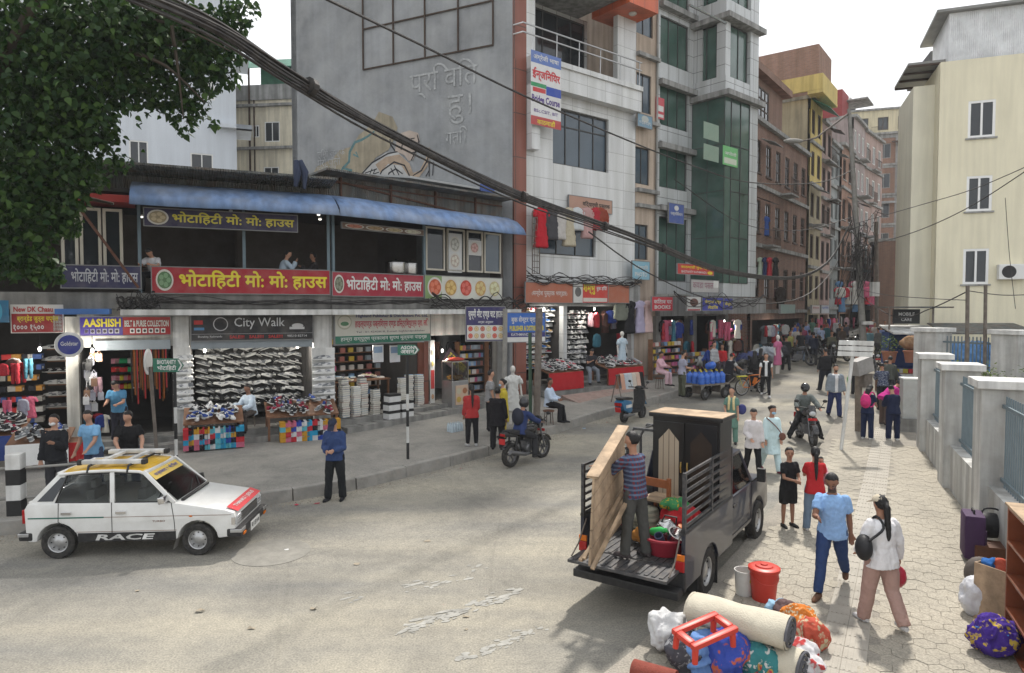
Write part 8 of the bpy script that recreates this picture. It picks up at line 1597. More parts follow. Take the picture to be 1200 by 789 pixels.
for u,k,c,lab in((634,'dress',(.40,.02,.03),'long red dress hung at the left end of the upstairs clothes line'),(647,'coat',(.06,.06,.065),'dark coat second from left on the upstairs clothes line'),(656,'coat',(.42,.40,.38),'pale grey coat hung in the middle of the upstairs clothes line'),(667,'dress',(.40,.36,.27),'long beige coat on the upstairs clothes line'),(677,'shirt',(.45,.47,.48),'silver grey jacket on the upstairs clothes line'),(688,'coat',(.40,.25,.24),'pink quilted coat on the upstairs clothes line'),(699,'shirt',(.34,.03,.04),'short red jacket near the right end of the upstairs clothes line'),(704,'shirt',(.22,.05,.03),'dark orange jacket at the right end of the upstairs clothes line')):
    xx,zz=FWT.px(u,244,-.45);garment(k,FWT.W(xx,-.45,zz),FWT.ang,c,lab,s=1.4)
xx,zz=FWT.px(628,243,-.45);b=MB();b.tube([(0,0,0),(3.6,0,-.05)],.02,6);tag(put(b.build('clothes_rail',M_galv,None,loc=None),FWT),'steel rail carrying the coats outside the white house','rail').matrix_basis=FM(FWT)@Matrix.Translation((xx,-.45,zz+.06))
def mannequin(P,ang,c,label,pat=None):
    o=root('mannequin',P,ang,label,'mannequin');b=MB();m=mat('white mannequin plastic',(.55,.53,.5),.4,.05)
    for s in(-1,1):b.tube([(s*.08,0,0),(s*.08,0,.45),(s*.09,0,.85)],[.04,.055,.08],10);b.tube([(s*.19,0,1.38),(s*.25,.02,1.1),(s*.27,-.03,.82)],[.04,.035,.028],8)
    b.tube([(0,0,1.35),(0,0,1.52)],.05,8);b.ell((0,0,1.62),(.075,.09,.11),12,8);b.build('figure',m,o,smooth=1);q=link('dress',GM['dress'].copy(),None,o,(0,0,1.44));q.data.materials.clear();q.data.materials.append(cloth(c,pat));q.scale=(1,1.2,1);return o
xx=FWT.px(713,430)[0];mannequin(FWT.W(xx,-.75,1.35),FWT.ang,(.40,.50,.58),'mannequin in a pale blue flowered dress at the steps',('spot',(.6,.62,.62),18))
q=gnd(601,497,.4);mannequin(q,FBs.ang,(.56,.56,.54),'mannequin in a long white dress beside the snack shop pipe')
for u,c,k,lab in((738,(.02,.02,.022),'dress','black dress on the stall rail left of the lavender dress'),(750,(.36,.33,.44),'dress','lavender dress hanging on the stall rail'),(759,(.52,.38,.36),'dress','pale pink dress hanging on the stall rail'),(728,(.15,.16,.13),'shirt','olive jacket hanging left of the black dress')):
    Fh=Fac(*atY(738,360,29.0)[:2],.8,.6);xx,zz=Fh.px(u,353);garment(k,Fh.W(xx,0,zz),Fh.ang,c,lab,s=1.3)
GC=[(.02,.02,.022),(.35,.03,.04),(.03,.05,.2),(.45,.45,.45),(.12,.13,.14),(.40,.25,.28),(.05,.15,.2),(.5,.48,.42),(.10,.05,.04),(.30,.30,.36),(.45,.10,.16)]
rnd=random.Random(77)
def fillshop(F,xa,xb,zf,zt,yy,n,desc,group,sc=1.0):
    for i in range(n):
        k=rnd.choice(['dress','coat','shirt','shirt','trousers']);z=rnd.choice([zt,zt-.1,zt-1.0]);garment(k,F.W(xa+(xb-xa)*(i+.5)/n,yy+rnd.uniform(-.3,.5),z),F.ang+rnd.uniform(-.6,.6),rnd.choice(GC),'garment hanging in '+desc,group,sc*rnd.uniform(.8,1.0))
for F,xa,xb,zz,yy,n in fillshop0:fillshop(F,xa,xb,zz,zz,yy,n,'the dim left hand shops','clothes in the left hand shops',.55)
fillshop(F2,x2(515),x2(585),2.7,2.8,1.6,8,'the back of the snack shop','clothes at the back of the snack shop',.8)
fillshop(FWT,LW-2.2,LW-.3,1.3,zsb0-.3,.3,9,'the right bay of the white house shop','clothes in the white house shop')
fillshop(FT,.1,LT-.1,1.4,zg-1.2,-.25,20,'the recessed tower shop behind the pink clad woman','clothes in the left tower shop');fillshop(FT,LT,LT+LB,1.4,zg-1.2,-1.1,28,'the tower bay shop behind the water cart','clothes in the tower bay shop')
fillshop(FK,.3,5.0,1.6,zk[0]-.8,-.5,26,'the shop under the long brick house','clothes under the brick house');fillshop(FK,5.2,11,2,zk[0]-.8,-.1,14,'the far doors of the long brick house','clothes under the far end of the brick house')
for F,L_ in((FY,LY),(FP,LP),(FG2,LG2),(FQ,LQ)):fillshop(F,.2,L_-.2,2,zk[0]-.5,-.1,6,'the dim shop fronts of the far row','clothes in the far row')
for i in range(22):
    u=rnd.uniform(982,1004)if i<15 else rnd.uniform(1014,1024);garment(rnd.choice(['shirt','dress','shirt']),atY(u,rnd.choice([330,337,346]),47+rnd.uniform(-.6,.6)),rnd.uniform(-.5,.5),rnd.choice([(.42,.03,.05),(.45,.10,.18),(.1,.2,.35),(.5,.5,.48),(.42,.30,.05)]),'bright garment hung high over the far street by the pole','clothes hung above the far street',1.1)
garment('dress',atY(898,268-14,38),.6,(.04,.09,.30),'blue cloth hung from a brick house window')
for u,c,lab in((891,(.35,.42,.33),'pale green dress hung over the brick house shop'),(897,(.03,.04,.10),'navy dress hung over the brick house shop'),(902,(.36,.03,.04),'red dress hung over the brick house shop'),(909,(.02,.02,.02),'black dress hung over the brick house shop')):garment('dress',atY(u,302,36.8),.7,c,lab,s=.95)
mannequin(gnd(911,438,.3),.7,(.42,.12,.22),'mannequin in a rose pink gown at the brick house corner');q=garment('coat',atY(915,337,38.5),.6,(.03,.022,.018),'dark brown coat hung high at the brick house corner',s=1.4)
# shoe wall and red tables of the white house (too many to count)
def shoestuff(name,pts,label,sc=1.25):
    b=MB();base=SH[1]
    for(P,rz,k)in pts:
        M4=Matrix.Translation(P)@Matrix.Rotation(rz,4,'Z')@Matrix.Rotation(R(rnd.uniform(-20,20)),4,'X')@Matrix.Scale(sc,4);b.add([M4@v.co for v in base.vertices],[tuple(p.vertices)for p in base.polygons],0)
        for i,p in enumerate(base.polygons):b.m[len(b.m)-len(base.polygons)+i]=k if p.material_index==0 else 6
    o=b.build(name,[c_((.03,.03,.033)),c_((.5,.5,.5)),c_((.30,.03,.05)),c_((.05,.12,.3)),c_((.3,.3,.32)),c_((.35,.24,.12)),c_((.55,.55,.53))],None,fixn=False);return tag(o,label,'shoes',None,'stuff')
pts=[(FWT.W(.75+(i%9)*.2,.95+(i//9)*-.04,1.6+(i//9)*.21),FWT.ang+R(-90+rnd.choice([-80,-50,0,50])),rnd.choice([6,1,3,4,2,0,5]))for i in range(108)]+[(FWT.W(2.95+(i%10)*.2,1.0,1.7+(i//10)*.21),FWT.ang+R(-90+rnd.choice([-80,-40,0])),rnd.choice([0,0,1,4,6]))for i in range(110)]
shoestuff('shoe_display',pts,'hundreds of shoes on the dark back walls of the white house shop',1.5)
for xa,xb,lab in((.75,2.5,'left red skirted table heaped with sneakers by the steps'),(3.9,6.0,'right red skirted table heaped with sneakers by the steps')):
    table(FWT,xa,xb,-1.15,-.2,.85,1.62,c_((.40,.025,.03)),lab,slope=.25);shoestuff('shoe_heap',[(FWT.W(rnd.uniform(xa+.1,xb-.1),-1.1+t*.85,1.65+t*.25+rnd.uniform(0,.1)),FWT.ang+R(-90+rnd.uniform(-30,30)),rnd.choice([0,0,0,1,2,4]))for t in[rnd.random()for _ in range(90)]],'mass of sneakers on the '+lab.split(' heaped')[0])
o=root('entrance_steps',FWT.W(0,0,0),FWT.ang,'concrete entrance steps running along the white house shops','steps');b=MB()
for k,(d,z)in enumerate(((-1.6,.78),(-1.2,.95),(-.75,1.10),(-.15,1.24))):b.box(.62,d,.3,LW-.02-.01*k,.255,z)
b.build('treads',M_conc,o)
o=root('pavement_ramp',FWT.W(.6,-2.8,0),FWT.ang,'worn reddish tiled ramp rising from the kerb before the steps','ramp');b=MB();b.add([(.3,0,.62),(3.8,0,.72),(3.8,1.15,.90),(.3,1.15,.86),(.3,0,.4),(3.8,0,.4),(3.8,1.15,.4),(.3,1.15,.4)],[(0,1,2,3),(7,6,5,4),(0,4,5,1),(1,5,6,2),(2,6,7,3),(3,7,4,0)]);b.build('slope',mat('dusty red tile',(.27,.19,.165),.9,.2,3,.3,25,dust=.5),o)
# goods on the kerb: folded cloth rail, low stalls, stacked small goods
rnd=random.Random(12)
for j,(u,v,n,lab)in enumerate(((737,452,5,'the clothes trestle behind the scooter'),)):
    P=gnd(u,v+18,.3);o=root('trestle',P,R(40),'trestle rail draped with folded pastel clothes behind the scooter','rail');b=MB();b.tube([(-.7,0,.95),(.7,0,.95)],.03,8);b.tube([(-.65,-.25,0),(-.65,0,.95),(-.65,.25,0)],.02,6);b.tube([(.65,-.25,0),(.65,0,.95),(.65,.25,0)],.02,6);b.build('rail_frame',M_rustp,o,smooth=1)
    for i,c in enumerate([(.5,.28,.2),(.38,.42,.46),(.42,.45,.47),(.48,.42,.36),(.5,.35,.28),(.02,.02,.02)]):
        b=MB();x=-.55+i*.21;vs=[]
        for k in range(9):a=math.pi*k/8;rr_=.07;yy,zz=(-rr_*math.cos(a),.93+rr_*math.sin(a));vs+=[(x,yy,zz),(x+.2,yy,zz)]
        vs=[(x,-.16,.45),(x+.2,-.16,.45)]+vs+[(x,.16,.45),(x+.2,.16,.45)];b.add(vs,[(2*k,2*k+1,2*k+3,2*k+2)for k in range(10)]);q=b.build('folded_cloth',c_(c),None,smooth=1,fixn=False,loc=P);q.rotation_euler=(0,0,R(40));tag(q,'%s cloth folded over the trestle rail behind the scooter'%['peach','blue grey','pale grey','beige','salmon','black'][i],'cloth')
SMALL=MB();SMALL.box(-.09,-.06,0,.09,.06,.16);smm=SMALL.mesh('packet');smm.materials.append(c_(WHITE))
def packets(F,xa,xb,y,zs,n,label,group):
    for z in zs:
        for i in range(n):sbox(F,xa+(xb-xa)*i/(n-1),y+rnd.uniform(-.05,.05),z,rnd.uniform(-.3,.3),rnd.choice([(.3,.12,.1),(.15,.25,.4),(.45,.42,.4),(.42,.3,.05),(.4,.1,.2),(.1,.1,.12),(.3,.35,.4)]),label,group,smm,'packet','packet')
for(F,xa,xb,y,z0,nz_,lab)in((FS,.1,LS+.5,-.9,1.2,5,'the packed shelf stall behind the woman in pink'),(FT,1.2,2.6,-.8,1.25,3,'the low stall right of the man in lavender grey'),(F2,x2(558),x2(582),.9,1.0,6,'the packed shelves at the back of the snack shop'),(FWT,-.75,-.1,.5,1.0,7,'the book shelves behind the blue hanging sign'),(FT,LT+.3,LT+LB-.3,-1.0,1.4,6,'the packed shelves of the tower bay shop'),(F2,x2(404),x2(494),2.6,1.0,8,'the high book shelves inside the bookshop')):
    o=root('goods_shelf',F.W(xa-.1,y,z0),F.ang,'open shelf rack forming '+lab,'shelf');b=MB()
    for k in range(nz_):b.box(0,-.12,k*.3-.03,xb-xa+.2,.12,k*.3-.003)
    b.box(-.03,-.12,-.5,0,.12,nz_*.3);b.box(xb-xa+.2,-.12,-.5,xb-xa+.23,.12,nz_*.3);b.build('boards',M_wood,o);packets(F,xa,xb,y,[z0+k*.3 for k in range(nz_)],9,'small packet on the shelves of '+lab,'packets on '+lab)
for(u,v,nm)in((292,503,0),(643,498,1),(773,456,2),(1056,452,3)):
    P=(F1.W(x1(292),.05,zf_)if nm==0 else gnd(u,v,.25 if nm!=3 else 0));o=root('stool',P+Vector((0,.05,0)),.3,['dark stool under the seated shoe seller','dark stool under the man in pale striped shirt','low stool under the woman in pink','stool under the man in royal blue'][nm],'stool');b=MB();b.lathe([(.17,.40),(.18,.42),(.17,.44)],14);b.build('seat',M_drk,o)
    for a in range(4):b=MB();b.tube([(.12*math.cos(a*1.57+.78),.12*math.sin(a*1.57+.78),.4),(.16*math.cos(a*1.57+.78),.16*math.sin(a*1.57+.78),0)],.016,6);b.build('leg',M_rustp,o)
for(F,x,y,z,s,c,lab)in((FT,4.6,-2.9,1.9,.5,(.30,.33,.36),'grey blue heap of clothes on the pavement stall of the tower bay'),(FT,3.3,-2.8,1.75,.45,(.06,.07,.15),'dark blue heap of bags on the pavement stall of the tower bay'),(FT,5.6,-2.7,2.0,.5,(.03,.03,.035),'black heap of clothes at the end of the tower bay stall'),(FT,2.2,-1.2,1.6,.35,(.36,.36,.35),'pale heap of goods on the recessed tower shop step')):
    blob('clothes_heap',F.W(x,y,z),(s*1.4,s*.8,s*.6),cloth(c),lab,'clothes heap',.04,.12,len(lab),f=5)
M_blb=emit('lit bulb glass',(1,.97,.9),3)
for F,x,y,z,lab in((F1,x1(240),.1,2.85,'lit bulb under the left of the black shoe shop sign'),(F1,x1(350),.3,2.9,'lit bulb at the right of the sneaker shop'),(F1,x1(112),-.5,2.95,'lit white lamp before the belt shop'),(F1,x1(50),-.3,3.0,'lit bulb in the far left shoe shop'),(F2,x2(440),.5,2.95,'lit bulb inside the bookshop'),(F2,x2(514),-.2,2.6,'lit bulb over the snack stand'),(FWT,1.6,.1,4.0,'lit bulb in the left bay of the white house shop'),(FWT,4.5,.2,4.0,'lit bulb in the right bay of the white house shop'),(FT,1.4,.1,zg-1.25,'lit bulb in the recessed tower shop'),(FT,4.2,-.9,zg-1.25,'lit bulb in the tower bay shop'),(FK,3,-.2,zk[0]-.9,'lit bulb in the brick house shop')):
    o=root('bulb',F.W(x,y,z),0,lab,'lamp');b=MB();b.ell((0,0,0),(.04,.04,.06),12,8);b.build('bulb_glass',M_blb,o,smooth=1);b=MB();b.lathe([(.03,.07),(.035,.13),(.01,.16)],10);b.tube([(0,0,.15),(0,0,.4)],.006,5);b.build('holder',M_black,o);ld=bpy.data.lights.new('bulb_light','POINT');ld.energy=40;ld.color=(1,.95,.86);ld.shadow_soft_size=.06;lo=bpy.data.objects.new('bulb_light',ld);COL.objects.link(lo);lo.parent=o;lo.location=(0,0,-.12)
# ------------------------------------------------------------------ right hand boundary wall
M_wallp=mat('stained pale wall plaster',(.50,.50,.48),.9,.2,1.1,.25,12,streak=.4,dust=.45,dustcol=(.26,.24,.21));M_fence=mat('blue grey fence paint',(.13,.17,.19),.5,.1,4)
WD=Vector((.41,.912,0));WR_=Vector((.912,-.41,0));wang=math.atan2(WD.y,WD.x);bw=root('boundary_wall',gnd(1104,574),wang,'pale stained boundary wall with capped pillars and blue grey railings along the right pavement','wall')
# local x runs along the wall away from the camera, y towards the pavement
for i in range(-3,2):
    x=i*3.72;z0=gz(bw.location.y+WD.y*x)-bw.location.z
    b=MB();b.box(x,-.66,z0-.3,x+.7,.0,2.66-bw.location.z);b.build('pillar',M_wallp,bw,bevel=.015)
    b=MB();b.box(x-.08,-.74,2.66-bw.location.z,x+.78,.08,2.80-bw.location.z);b.build('pillar_cap',M_white,bw,bevel=.015)
    if i<1:
        b=MB();b.box(x+.702,-.5,z0-.3,x+3.718,-.12,z0+1.02);b.build('low_wall',M_wallp,bw);f=MB()
        for k in range(22):xx=x+.78+k*.136;f.box(xx-.011,-.34,z0+1.0,xx+.011,-.318,2.55-bw.location.z)
        for zz in(z0+1.15,2.38-bw.location.z):f.box(x+.69,-.315,zz-.03,x+3.73,-.285,zz+.03)
        f.build('railing',M_fence,bw)
p4,p5=atY(1093,400,23.2),atY(1187,400,20.8);d=p5-p4;w4=root('gate_wall',Vector((p4.x,p4.y,0)),math.atan2(d.y,d.x),'second pale wall with low railing turning right behind the nearer pillars','wall');LW4=math.hypot(d.x,d.y)
for x in(0,LW4,2*LW4):b=MB();b.box(x-.4,-.4,0,x+.4,.4,3.22);b.build('pillar',M_wallp,w4,bevel=.015);b=MB();b.box(x-.48,-.48,3.22,x+.48,.48,3.36);b.build('pillar_cap',M_white,w4,bevel=.015)
for x in(.42,LW4+.42):
    b=MB();b.box(x,-.2,0,x+LW4-.84,.2,2.0);b.build('low_wall',M_wallp,w4);b=MB()
    for k in range(14):xx=x+.1+k*(LW4-1.0)/13;b.box(xx-.014,-.02,2.0,xx+.014,.01,3.1)
    for zz in(2.15,2.9):b.box(x-.03,-.05,zz-.03,x+LW4-.8,-.021,zz+.03)
    b.build('railing',M_fence,w4)
o=root('blue_tarpaulin',atY(1140,424,24.5),0,'blue tarpaulin lying behind the far railing','tarpaulin');o.location.z=1.4;blob('sheet',(0,0,.3),(2.0,.8,1.1),mat('blue tarpaulin sheet',(.05,.15,.32),.4,.2,3),None,None,.08,.14,4,parent=o)
b=MB();b.prism([(0,0),(1.6,.35),(1.6,.4),(0,.05)],'x',-1.6,1.9);tag(b.build('tin_sheet',M_tin,None,loc=atY(1165,392,26)),'small grey tin roof before the cream block','roof')
o=root('cooling_unit',FC.W(FC.px(1184,319)[0],-.35,FC.px(1184,319)[1]),FC.ang,'white air conditioner unit on the cream block wall','air conditioner');b=MB();b.box(-.5,0,-.32,.5,.34,.32);b.build('case',M_wfr,o,bevel=.03);b=MB();b.lathe([(.24,-.004),(.26,0),(.24,.004)],20,axis='y',c=(-.14,-.004,0));b.lathe([(.22,-.003),(.05,-.01)],20,axis='y',c=(-.14,0,0));b.build('fan_grille',M_carblk,o)
P=gnd(1067,506);o=root('utility_cabinet',P,R(-15),'grey metal utility cabinet on a concrete plinth against the wall pillar','cabinet');b=MB();b.box(-.4,-.3,-.1,.4,.3,.42);b.build('plinth',M_conc,o);b=MB();b.box(-.28,-.2,.42,.28,.2,1.62);b.build('case',mat('pale grey cabinet paint',(.36,.37,.36),.5,.15,3,dust=.3),o,bevel=.01);b=MB();b.box(-.3,-.22,1.62,.3,.22,1.66);b.build('lid',M_wfr,o)
# kiosk, stall table, pots
P=Vector((*atY(1070,400,27.5)[:2],gz(27.5)));o=root('street_kiosk',P,R(-14),'dark blue street kiosk with a white canopy and small dark signboard','kiosk');M_kb=mat('kiosk blue paint',(.02,.05,.18),.6,.15,3)
b=MB();b.box(-.8,.3,0,.8,1.4,.9);b.box(-.8,1.3,.9,.8,1.4,2.4);b.box(-.8,.3,.9,-.72,1.3,2.4);b.box(.72,.3,.9,.8,1.3,2.4);b.build('body',M_kb,o);b=MB();b.prism([(-.5,2.35),(1.6,2.62),(1.6,2.68),(-.5,2.41)],'x',-.85,1.0);b.build('canopy',M_white,o);b=MB();b.box(-.5,.9,2.75,.5,1.0,3.35);q=b.build('sign_board',M_bl,o);lettering('MOBILE',.6,.14,M_white,q,-.3,.895,3.08);lettering('CARE',.4,.12,M_white,q,-.2,.895,2.86);b=MB();b.box(-.9,.2,3.4,1.5,1.8,3.46);b.build('roof',M_tin,o)
for xx in(-.8,.8):b=MB();b.box(xx-.03,.28,2.4,xx+.03,.34,3.4);b.build('post',M_rustp,o)
P=gnd(1056,462);o=root('stall_table',P,R(-10),'street stall table with poster covered front and piled small goods','table');b=MB();b.box(-.75,0,0,.75,.7,.82);b.build('table_body',M_wood,o);b=MB();b.box(-.76,-.02,.1,.76,-.003,.8);rr_=random.Random(8)
for i in range(18):x,z=rr_.uniform(-.7,.6),rr_.uniform(.15,.65);b.box(x,-.024-i*.0004,z,x+.16,-.0205,z+.11,1+i%3)
b.build('posters',[c_((.55,.55,.54)),c_((.42,.06,.1)),c_((.05,.1,.3)),c_((.2,.2,.22))],o)
for i in range(8):sbox(Fac(P.x,P.y,.98,-.17),-.6+i*.17,.3,P.z+.82,rr_.uniform(0,3),rr_.choice([(.45,.04,.05),(.1,.35,.45),(.5,.5,.5),(.45,.4,.05)]),'small packet on the street stall table','packets on the street stall',smm,'packet','packet')
M_terra=mat('terracotta',(.30,.12,.07),.8,.15,5)
for u,v,Y,hh,lab in((1042,425,27,.5,'potted plant with bushy leaves left of the blue kiosk'),(1068,425,25.6,0,'empty terracotta planter before the blue kiosk')):
    P=atY(u,v,Y);o=root('plant_pot',P,0,lab,'plant pot');b=MB();b.lathe([(.02,0),(.2,0),(.27,.4),(.3,.4),(.3,.45),(.25,.45),(.24,.38),(.02,.38)],16);b.build('pot',M_terra,o,smooth=.6)
    if hh:leaves([Vector((rr_.gauss(0,.22),rr_.gauss(0,.22),.75+rr_.gauss(0,.2)))for _ in range(160)],.14,rr_,'foliage',M_lf2,o,.4,False);b=MB();b.tube([(0,0,.4),(0,0,.8)],.02,6);b.build('stem',M_bark,o)
P=atY(1150,440,19.5);o=root('garden_shrub',Vector((P.x,P.y,1.0)),0,'yellow green shrub behind the boundary wall railing','shrub');leaves([Vector((rr_.gauss(0,.45),rr_.gauss(0,.3),1.0+rr_.gauss(0,.2)))for _ in range(420)],.13,rr_,'foliage',M_lf2,o,.3,False);b=MB();b.tube([(0,0,-.5),(0,0,1)],.03,6);b.build('stem',M_bark,o)
blob('brown_sack',atY(1077,405,26)+Vector((-.3,0,.1)),(.4,.3,.28),mat('jute sack',(.22,.13,.07),.9,.2,9),'brown jute sack beside the man in royal blue','sack',.03,.03,2)
# ------------------------------------------------------------------ luggage and bundles on the right pavement
def at(u,v):return gnd(u,v,.055)
M_purp=mat('dark purple suitcase cloth',(.045,.018,.06),.7,.15,8,.3,60);p=at(1139,655);o=root('suitcase',p,R(64),'dark purple upright suitcase on the right pavement','suitcase');b=MB();b.box(-.24,-.14,.05,.24,.14,.74);b.build('shell',M_purp,o,bevel=.045,smooth=.9);b=MB();b.box(-.17,-.165,.12,.17,-.141,.5);b.build('pocket',M_purp,o,bevel=.02,smooth=.9);b=MB();b.tube([(-.1,0,.74),(-.1,0,.79),(.1,0,.79),(.1,0,.74)],.014,6);b.build('handle',M_carblk,o,smooth=1)
for sx in(-1,1):b=MB();b.lathe([(.04,-.015),(.04,.015)],12,axis='y',c=(sx*.18,-.1,.04));b.build('wheel',M_carblk,o)
o=root('duffel_bag',at(1163,652)+Vector((0,.1,.42)),R(-20),'black duffel bag stacked behind the purple suitcase','bag');blob('bag_body',(0,0,.05),(.36,.2,.2),M_blk,None,None,.02,.02,6,parent=o);b=MB();b.tube(curve([Vector((-.15,-.15,.18)),Vector((-.1,-.1,.33)),Vector((.1,-.1,.33)),Vector((.15,-.15,.18))],4),.015,6);b.build('handle',M_blk,o,smooth=1)
o=root('crate_stack',at(1165,660),R(-20),'dark crate under the black duffel bag','crate');b=MB();b.box(-.3,-.2,0,.3,.2,.30);b.build('crate',M_drk,o,bevel=.02)
blob('backpack',at(1150,690)+Vector((0,.05,.2)),(.2,.16,.24),mat('grey brown nylon',(.10,.085,.075),.8,.2,8),'grey brown backpack slumped between suitcase and white sack','backpack',.02,.02,3)
blob('plastic_sack',at(1146,722)+Vector((0,.05,.22)),(.2,.17,.27),mat('crumpled white plastic',(.56,.57,.60),.4,.12,6,.6,18),'crumpled white plastic sack on the right pavement','sack',.018,.04,5,f=6)
p=at(1171,728);o=root('wooden_crate',p,R(22),'open pale plywood crate standing beside the tall brown cabinet','crate')
for k,bx in enumerate(((-.2,-.2,0,.2,-.185,.72),(-.2,.185,0,.2,.2,.72),(-.2,-.184,0,-.185,.184,.72),(.185,-.184,0,.2,.184,.72))):b=MB();b.box(*bx);b.build('side',M_rawwood,o)
for i,(c,lab)in enumerate((((.03,.12,.35),'blue cloth stuffed in the plywood crate'),((.38,.08,.05),'rust red box sticking out of the plywood crate'),((.55,.55,.53),'white bag stuffed in the plywood crate'))):blob('stuffed_cloth',p+Vector((-.09+.1*i,.06-.05*i,.70)),(.1,.09,.1),cloth(c),lab,'cloth',.018,.025,i)
M_bund=cloth((.06,.03,.22),('spot',(.48,.34,.06),7));o=root('cloth_bundle',at(1168,768)+Vector((0,.05,.21)),0,'purple and yellow patterned cloth bundle at the right edge of the pavement','bundle');blob('bundle_body',(0,0,0),(.24,.22,.23),M_bund,None,None,.018,.04,8,parent=o,f=10);b=MB();b.tube([(-.22,.0,.1),(0,-.22,.1),(.22,0,.1)],.008,5);b.build('cord',cloth((.05,.15,.45)),o)
M_cab=mat('red brown varnished wood',(.20,.055,.022),.45,.25,3,coat=.2);p=at(1203,800)+Vector((.62,.32,0));o=root('tall_cabinet',p,R(66),'tall red brown wooden cabinet at the right edge seen from its side','cabinet');b=MB();b.box(-.5,-.03,0,.5,.0,1.62);b.box(-.5,.001,0,-.46,.42,1.62);b.box(.46,.001,0,.5,.42,1.62)
for z in(0,.38,.78,1.18,1.58):b.box(-.459,.001,z,.459,.42,z+.035)
b.build('carcass',M_cab,o,bevel=.005);b=MB();b.box(-.53,-.05,1.622,.53,.44,1.65);b.build('top',M_rawwood,o)
# ------------------------------------------------------------------ bedding heap and buckets at the kerb
M_rug=mat('cream woven mattress',(.50,.46,.37),.95,.08,5,.5,60,streak=.1)
def roll(u0,v0,u1,v1,z,r,label,sq=.75):
    a,c=atZ(u0,v0,z),atZ(u1,v1,z);d=(c-a);o=root('rolled_mattress',a,0,label,'mattress');dn=d.normalized();s=Vector((dn.y,-dn.x,0));b=MB();n=22;vs=[];k=9
    for i in range(k):
        t=i/(k-1)
        for j in range(n):q=2*math.pi*j/n;w_=r*(1+.05*math.sin(i*1.3+j*.8));vs.append(d*t+s*(w_*math.cos(q))+Vector((0,0,w_*sq*math.sin(q))))
    b.add(vs,[(i*n+j,i*n+(j+1)%n,(i+1)*n+(j+1)%n,(i+1)*n+j)for i in range(k-1)for j in range(n)]);b.build('roll',M_rug,o,smooth=1)
    for e,c0 in((0,Vector()),(1,d)):
        b=MB();pts=[]
        for i in range(46):q=i*.42;rr2=r*(1-i/52);pts.append(c0+dn*(.012 if e else-.012)+s*(rr2*math.cos(q))+Vector((0,0,rr2*sq*math.sin(q))))
        b.tube(pts,.016,6);b.build('spiral_end',cloth((.10,.10,.11))if e else M_rug,o,smooth=1);b=MB();b.add([c0+s*(r*.97*math.cos(2*math.pi*j/n))+Vector((0,0,r*.97*sq*math.sin(2*math.pi*j/n)))for j in range(n)],[tuple(range(n))]);b.build('end_face',M_rug,o)
roll(812,712,925,742,.62,.22,'upper cream mattress roll lying on top of the bedding heap');roll(840,748,940,782,.30,.20,'lower cream mattress roll at the front right of the bedding heap',.8)
HP=[((788,768),.24,(.26,.22,.22),(.52,.52,.52),None,'white crumpled cloth bundle at the left end of the bedding heap'),((808,792),.2,(.24,.22,.22),(.06,.06,.07),('spot',(.22,.22,.23),9),'grey and black cloth bundle at the left of the bedding heap'),((830,798),.22,(.14,.26,.26),(.13,.24,.48),None,'light blue jeans cloth in the bedding heap'),((857,800),.25,(.24,.28,.30),(.04,.07,.32),('spot',(.40,.10,.06),6),'royal blue cloth with orange medallions in the bedding heap'),((888,806),.2,(.15,.26,.26),(.04,.18,.19),('spot',(.5,.5,.48),8),'teal flowered cloth in the bedding heap'),((905,806),.16,(.18,.26,.22),(.36,.22,.06),('spot',(.34,.03,.06),7),'yellow and maroon patterned cloth in the bedding heap'),((945,800),.14,(.2,.24,.24),(.50,.49,.50),('spot',(.38,.05,.05),5),'white cloth with red rings at the right of the bedding heap'),((942,755),.2,(.2,.22,.2),(.50,.16,.03),('spot',(.5,.44,.3),9),'orange and white patterned cloth behind the mattress rolls'),((955,765),.14,(.17,.18,.2),(.42,.08,.05),('spot',(.45,.38,.25),6),'red patterned cloth behind the lower mattress roll'),((925,742),.22,(.13,.12,.13),(.11,.07,.07),None,'brown cloth bag tucked behind the upper mattress roll'),((915,735),.2,(.15,.1,.1),(.24,.38,.5),None,'pale blue cloth tucked behind the upper mattress roll'),((870,770),.2,(.4,.3,.3),(.05,.07,.25),None,'dark blue quilt in the middle of the bedding heap')]
for i,((u,v),z,r_,c,pt_,lab)in enumerate(HP):blob('cloth_bundle',atZ(u,v,.05)+Vector((0,.12,z)),r_,cloth(c,pt_),lab,'bundle',.016,.045,20+i,f=8,rz=i)
b=MB();a=atZ(742,786,.12);c=atZ(792,800,.12);tag(b.tube([(0,0,0),(c-a)*.5,c-a],.12,16).build('rolled_rug',mat('dull red rug',(.20,.05,.035),.95,.2,9,.4,60),None,smooth=.9,loc=a),'dull red rolled rug at the bottom edge by the bedding heap','rug')
M_rpl=mat('red moulded plastic',(.48,.04,.025),.4,.08,4);P=atZ(826,742,.70);o=root('plastic_stool',P,R(28),'red plastic stool top lying on the bedding heap','stool');o.rotation_euler=(R(8),R(-6),R(28));b=MB()
for x0,y0,x1_,y1_ in((-.30,-.17,.30,-.10),(-.30,.10,.30,.17),(-.30,-.099,-.22,.099),(.22,-.099,.30,.099)):b.box(x0,y0,0,x1_,y1_,.06)
b.build('seat_frame',M_rpl,o,bevel=.018,smooth=.9)
for sx in(-1,1):
    for sy in(-1,1):b=MB();b.tube([(sx*.25,sy*.13,0),(sx*.26,sy*.14,-.16)],[.035,.03],10);b.build('leg',M_rpl,o,smooth=.8)
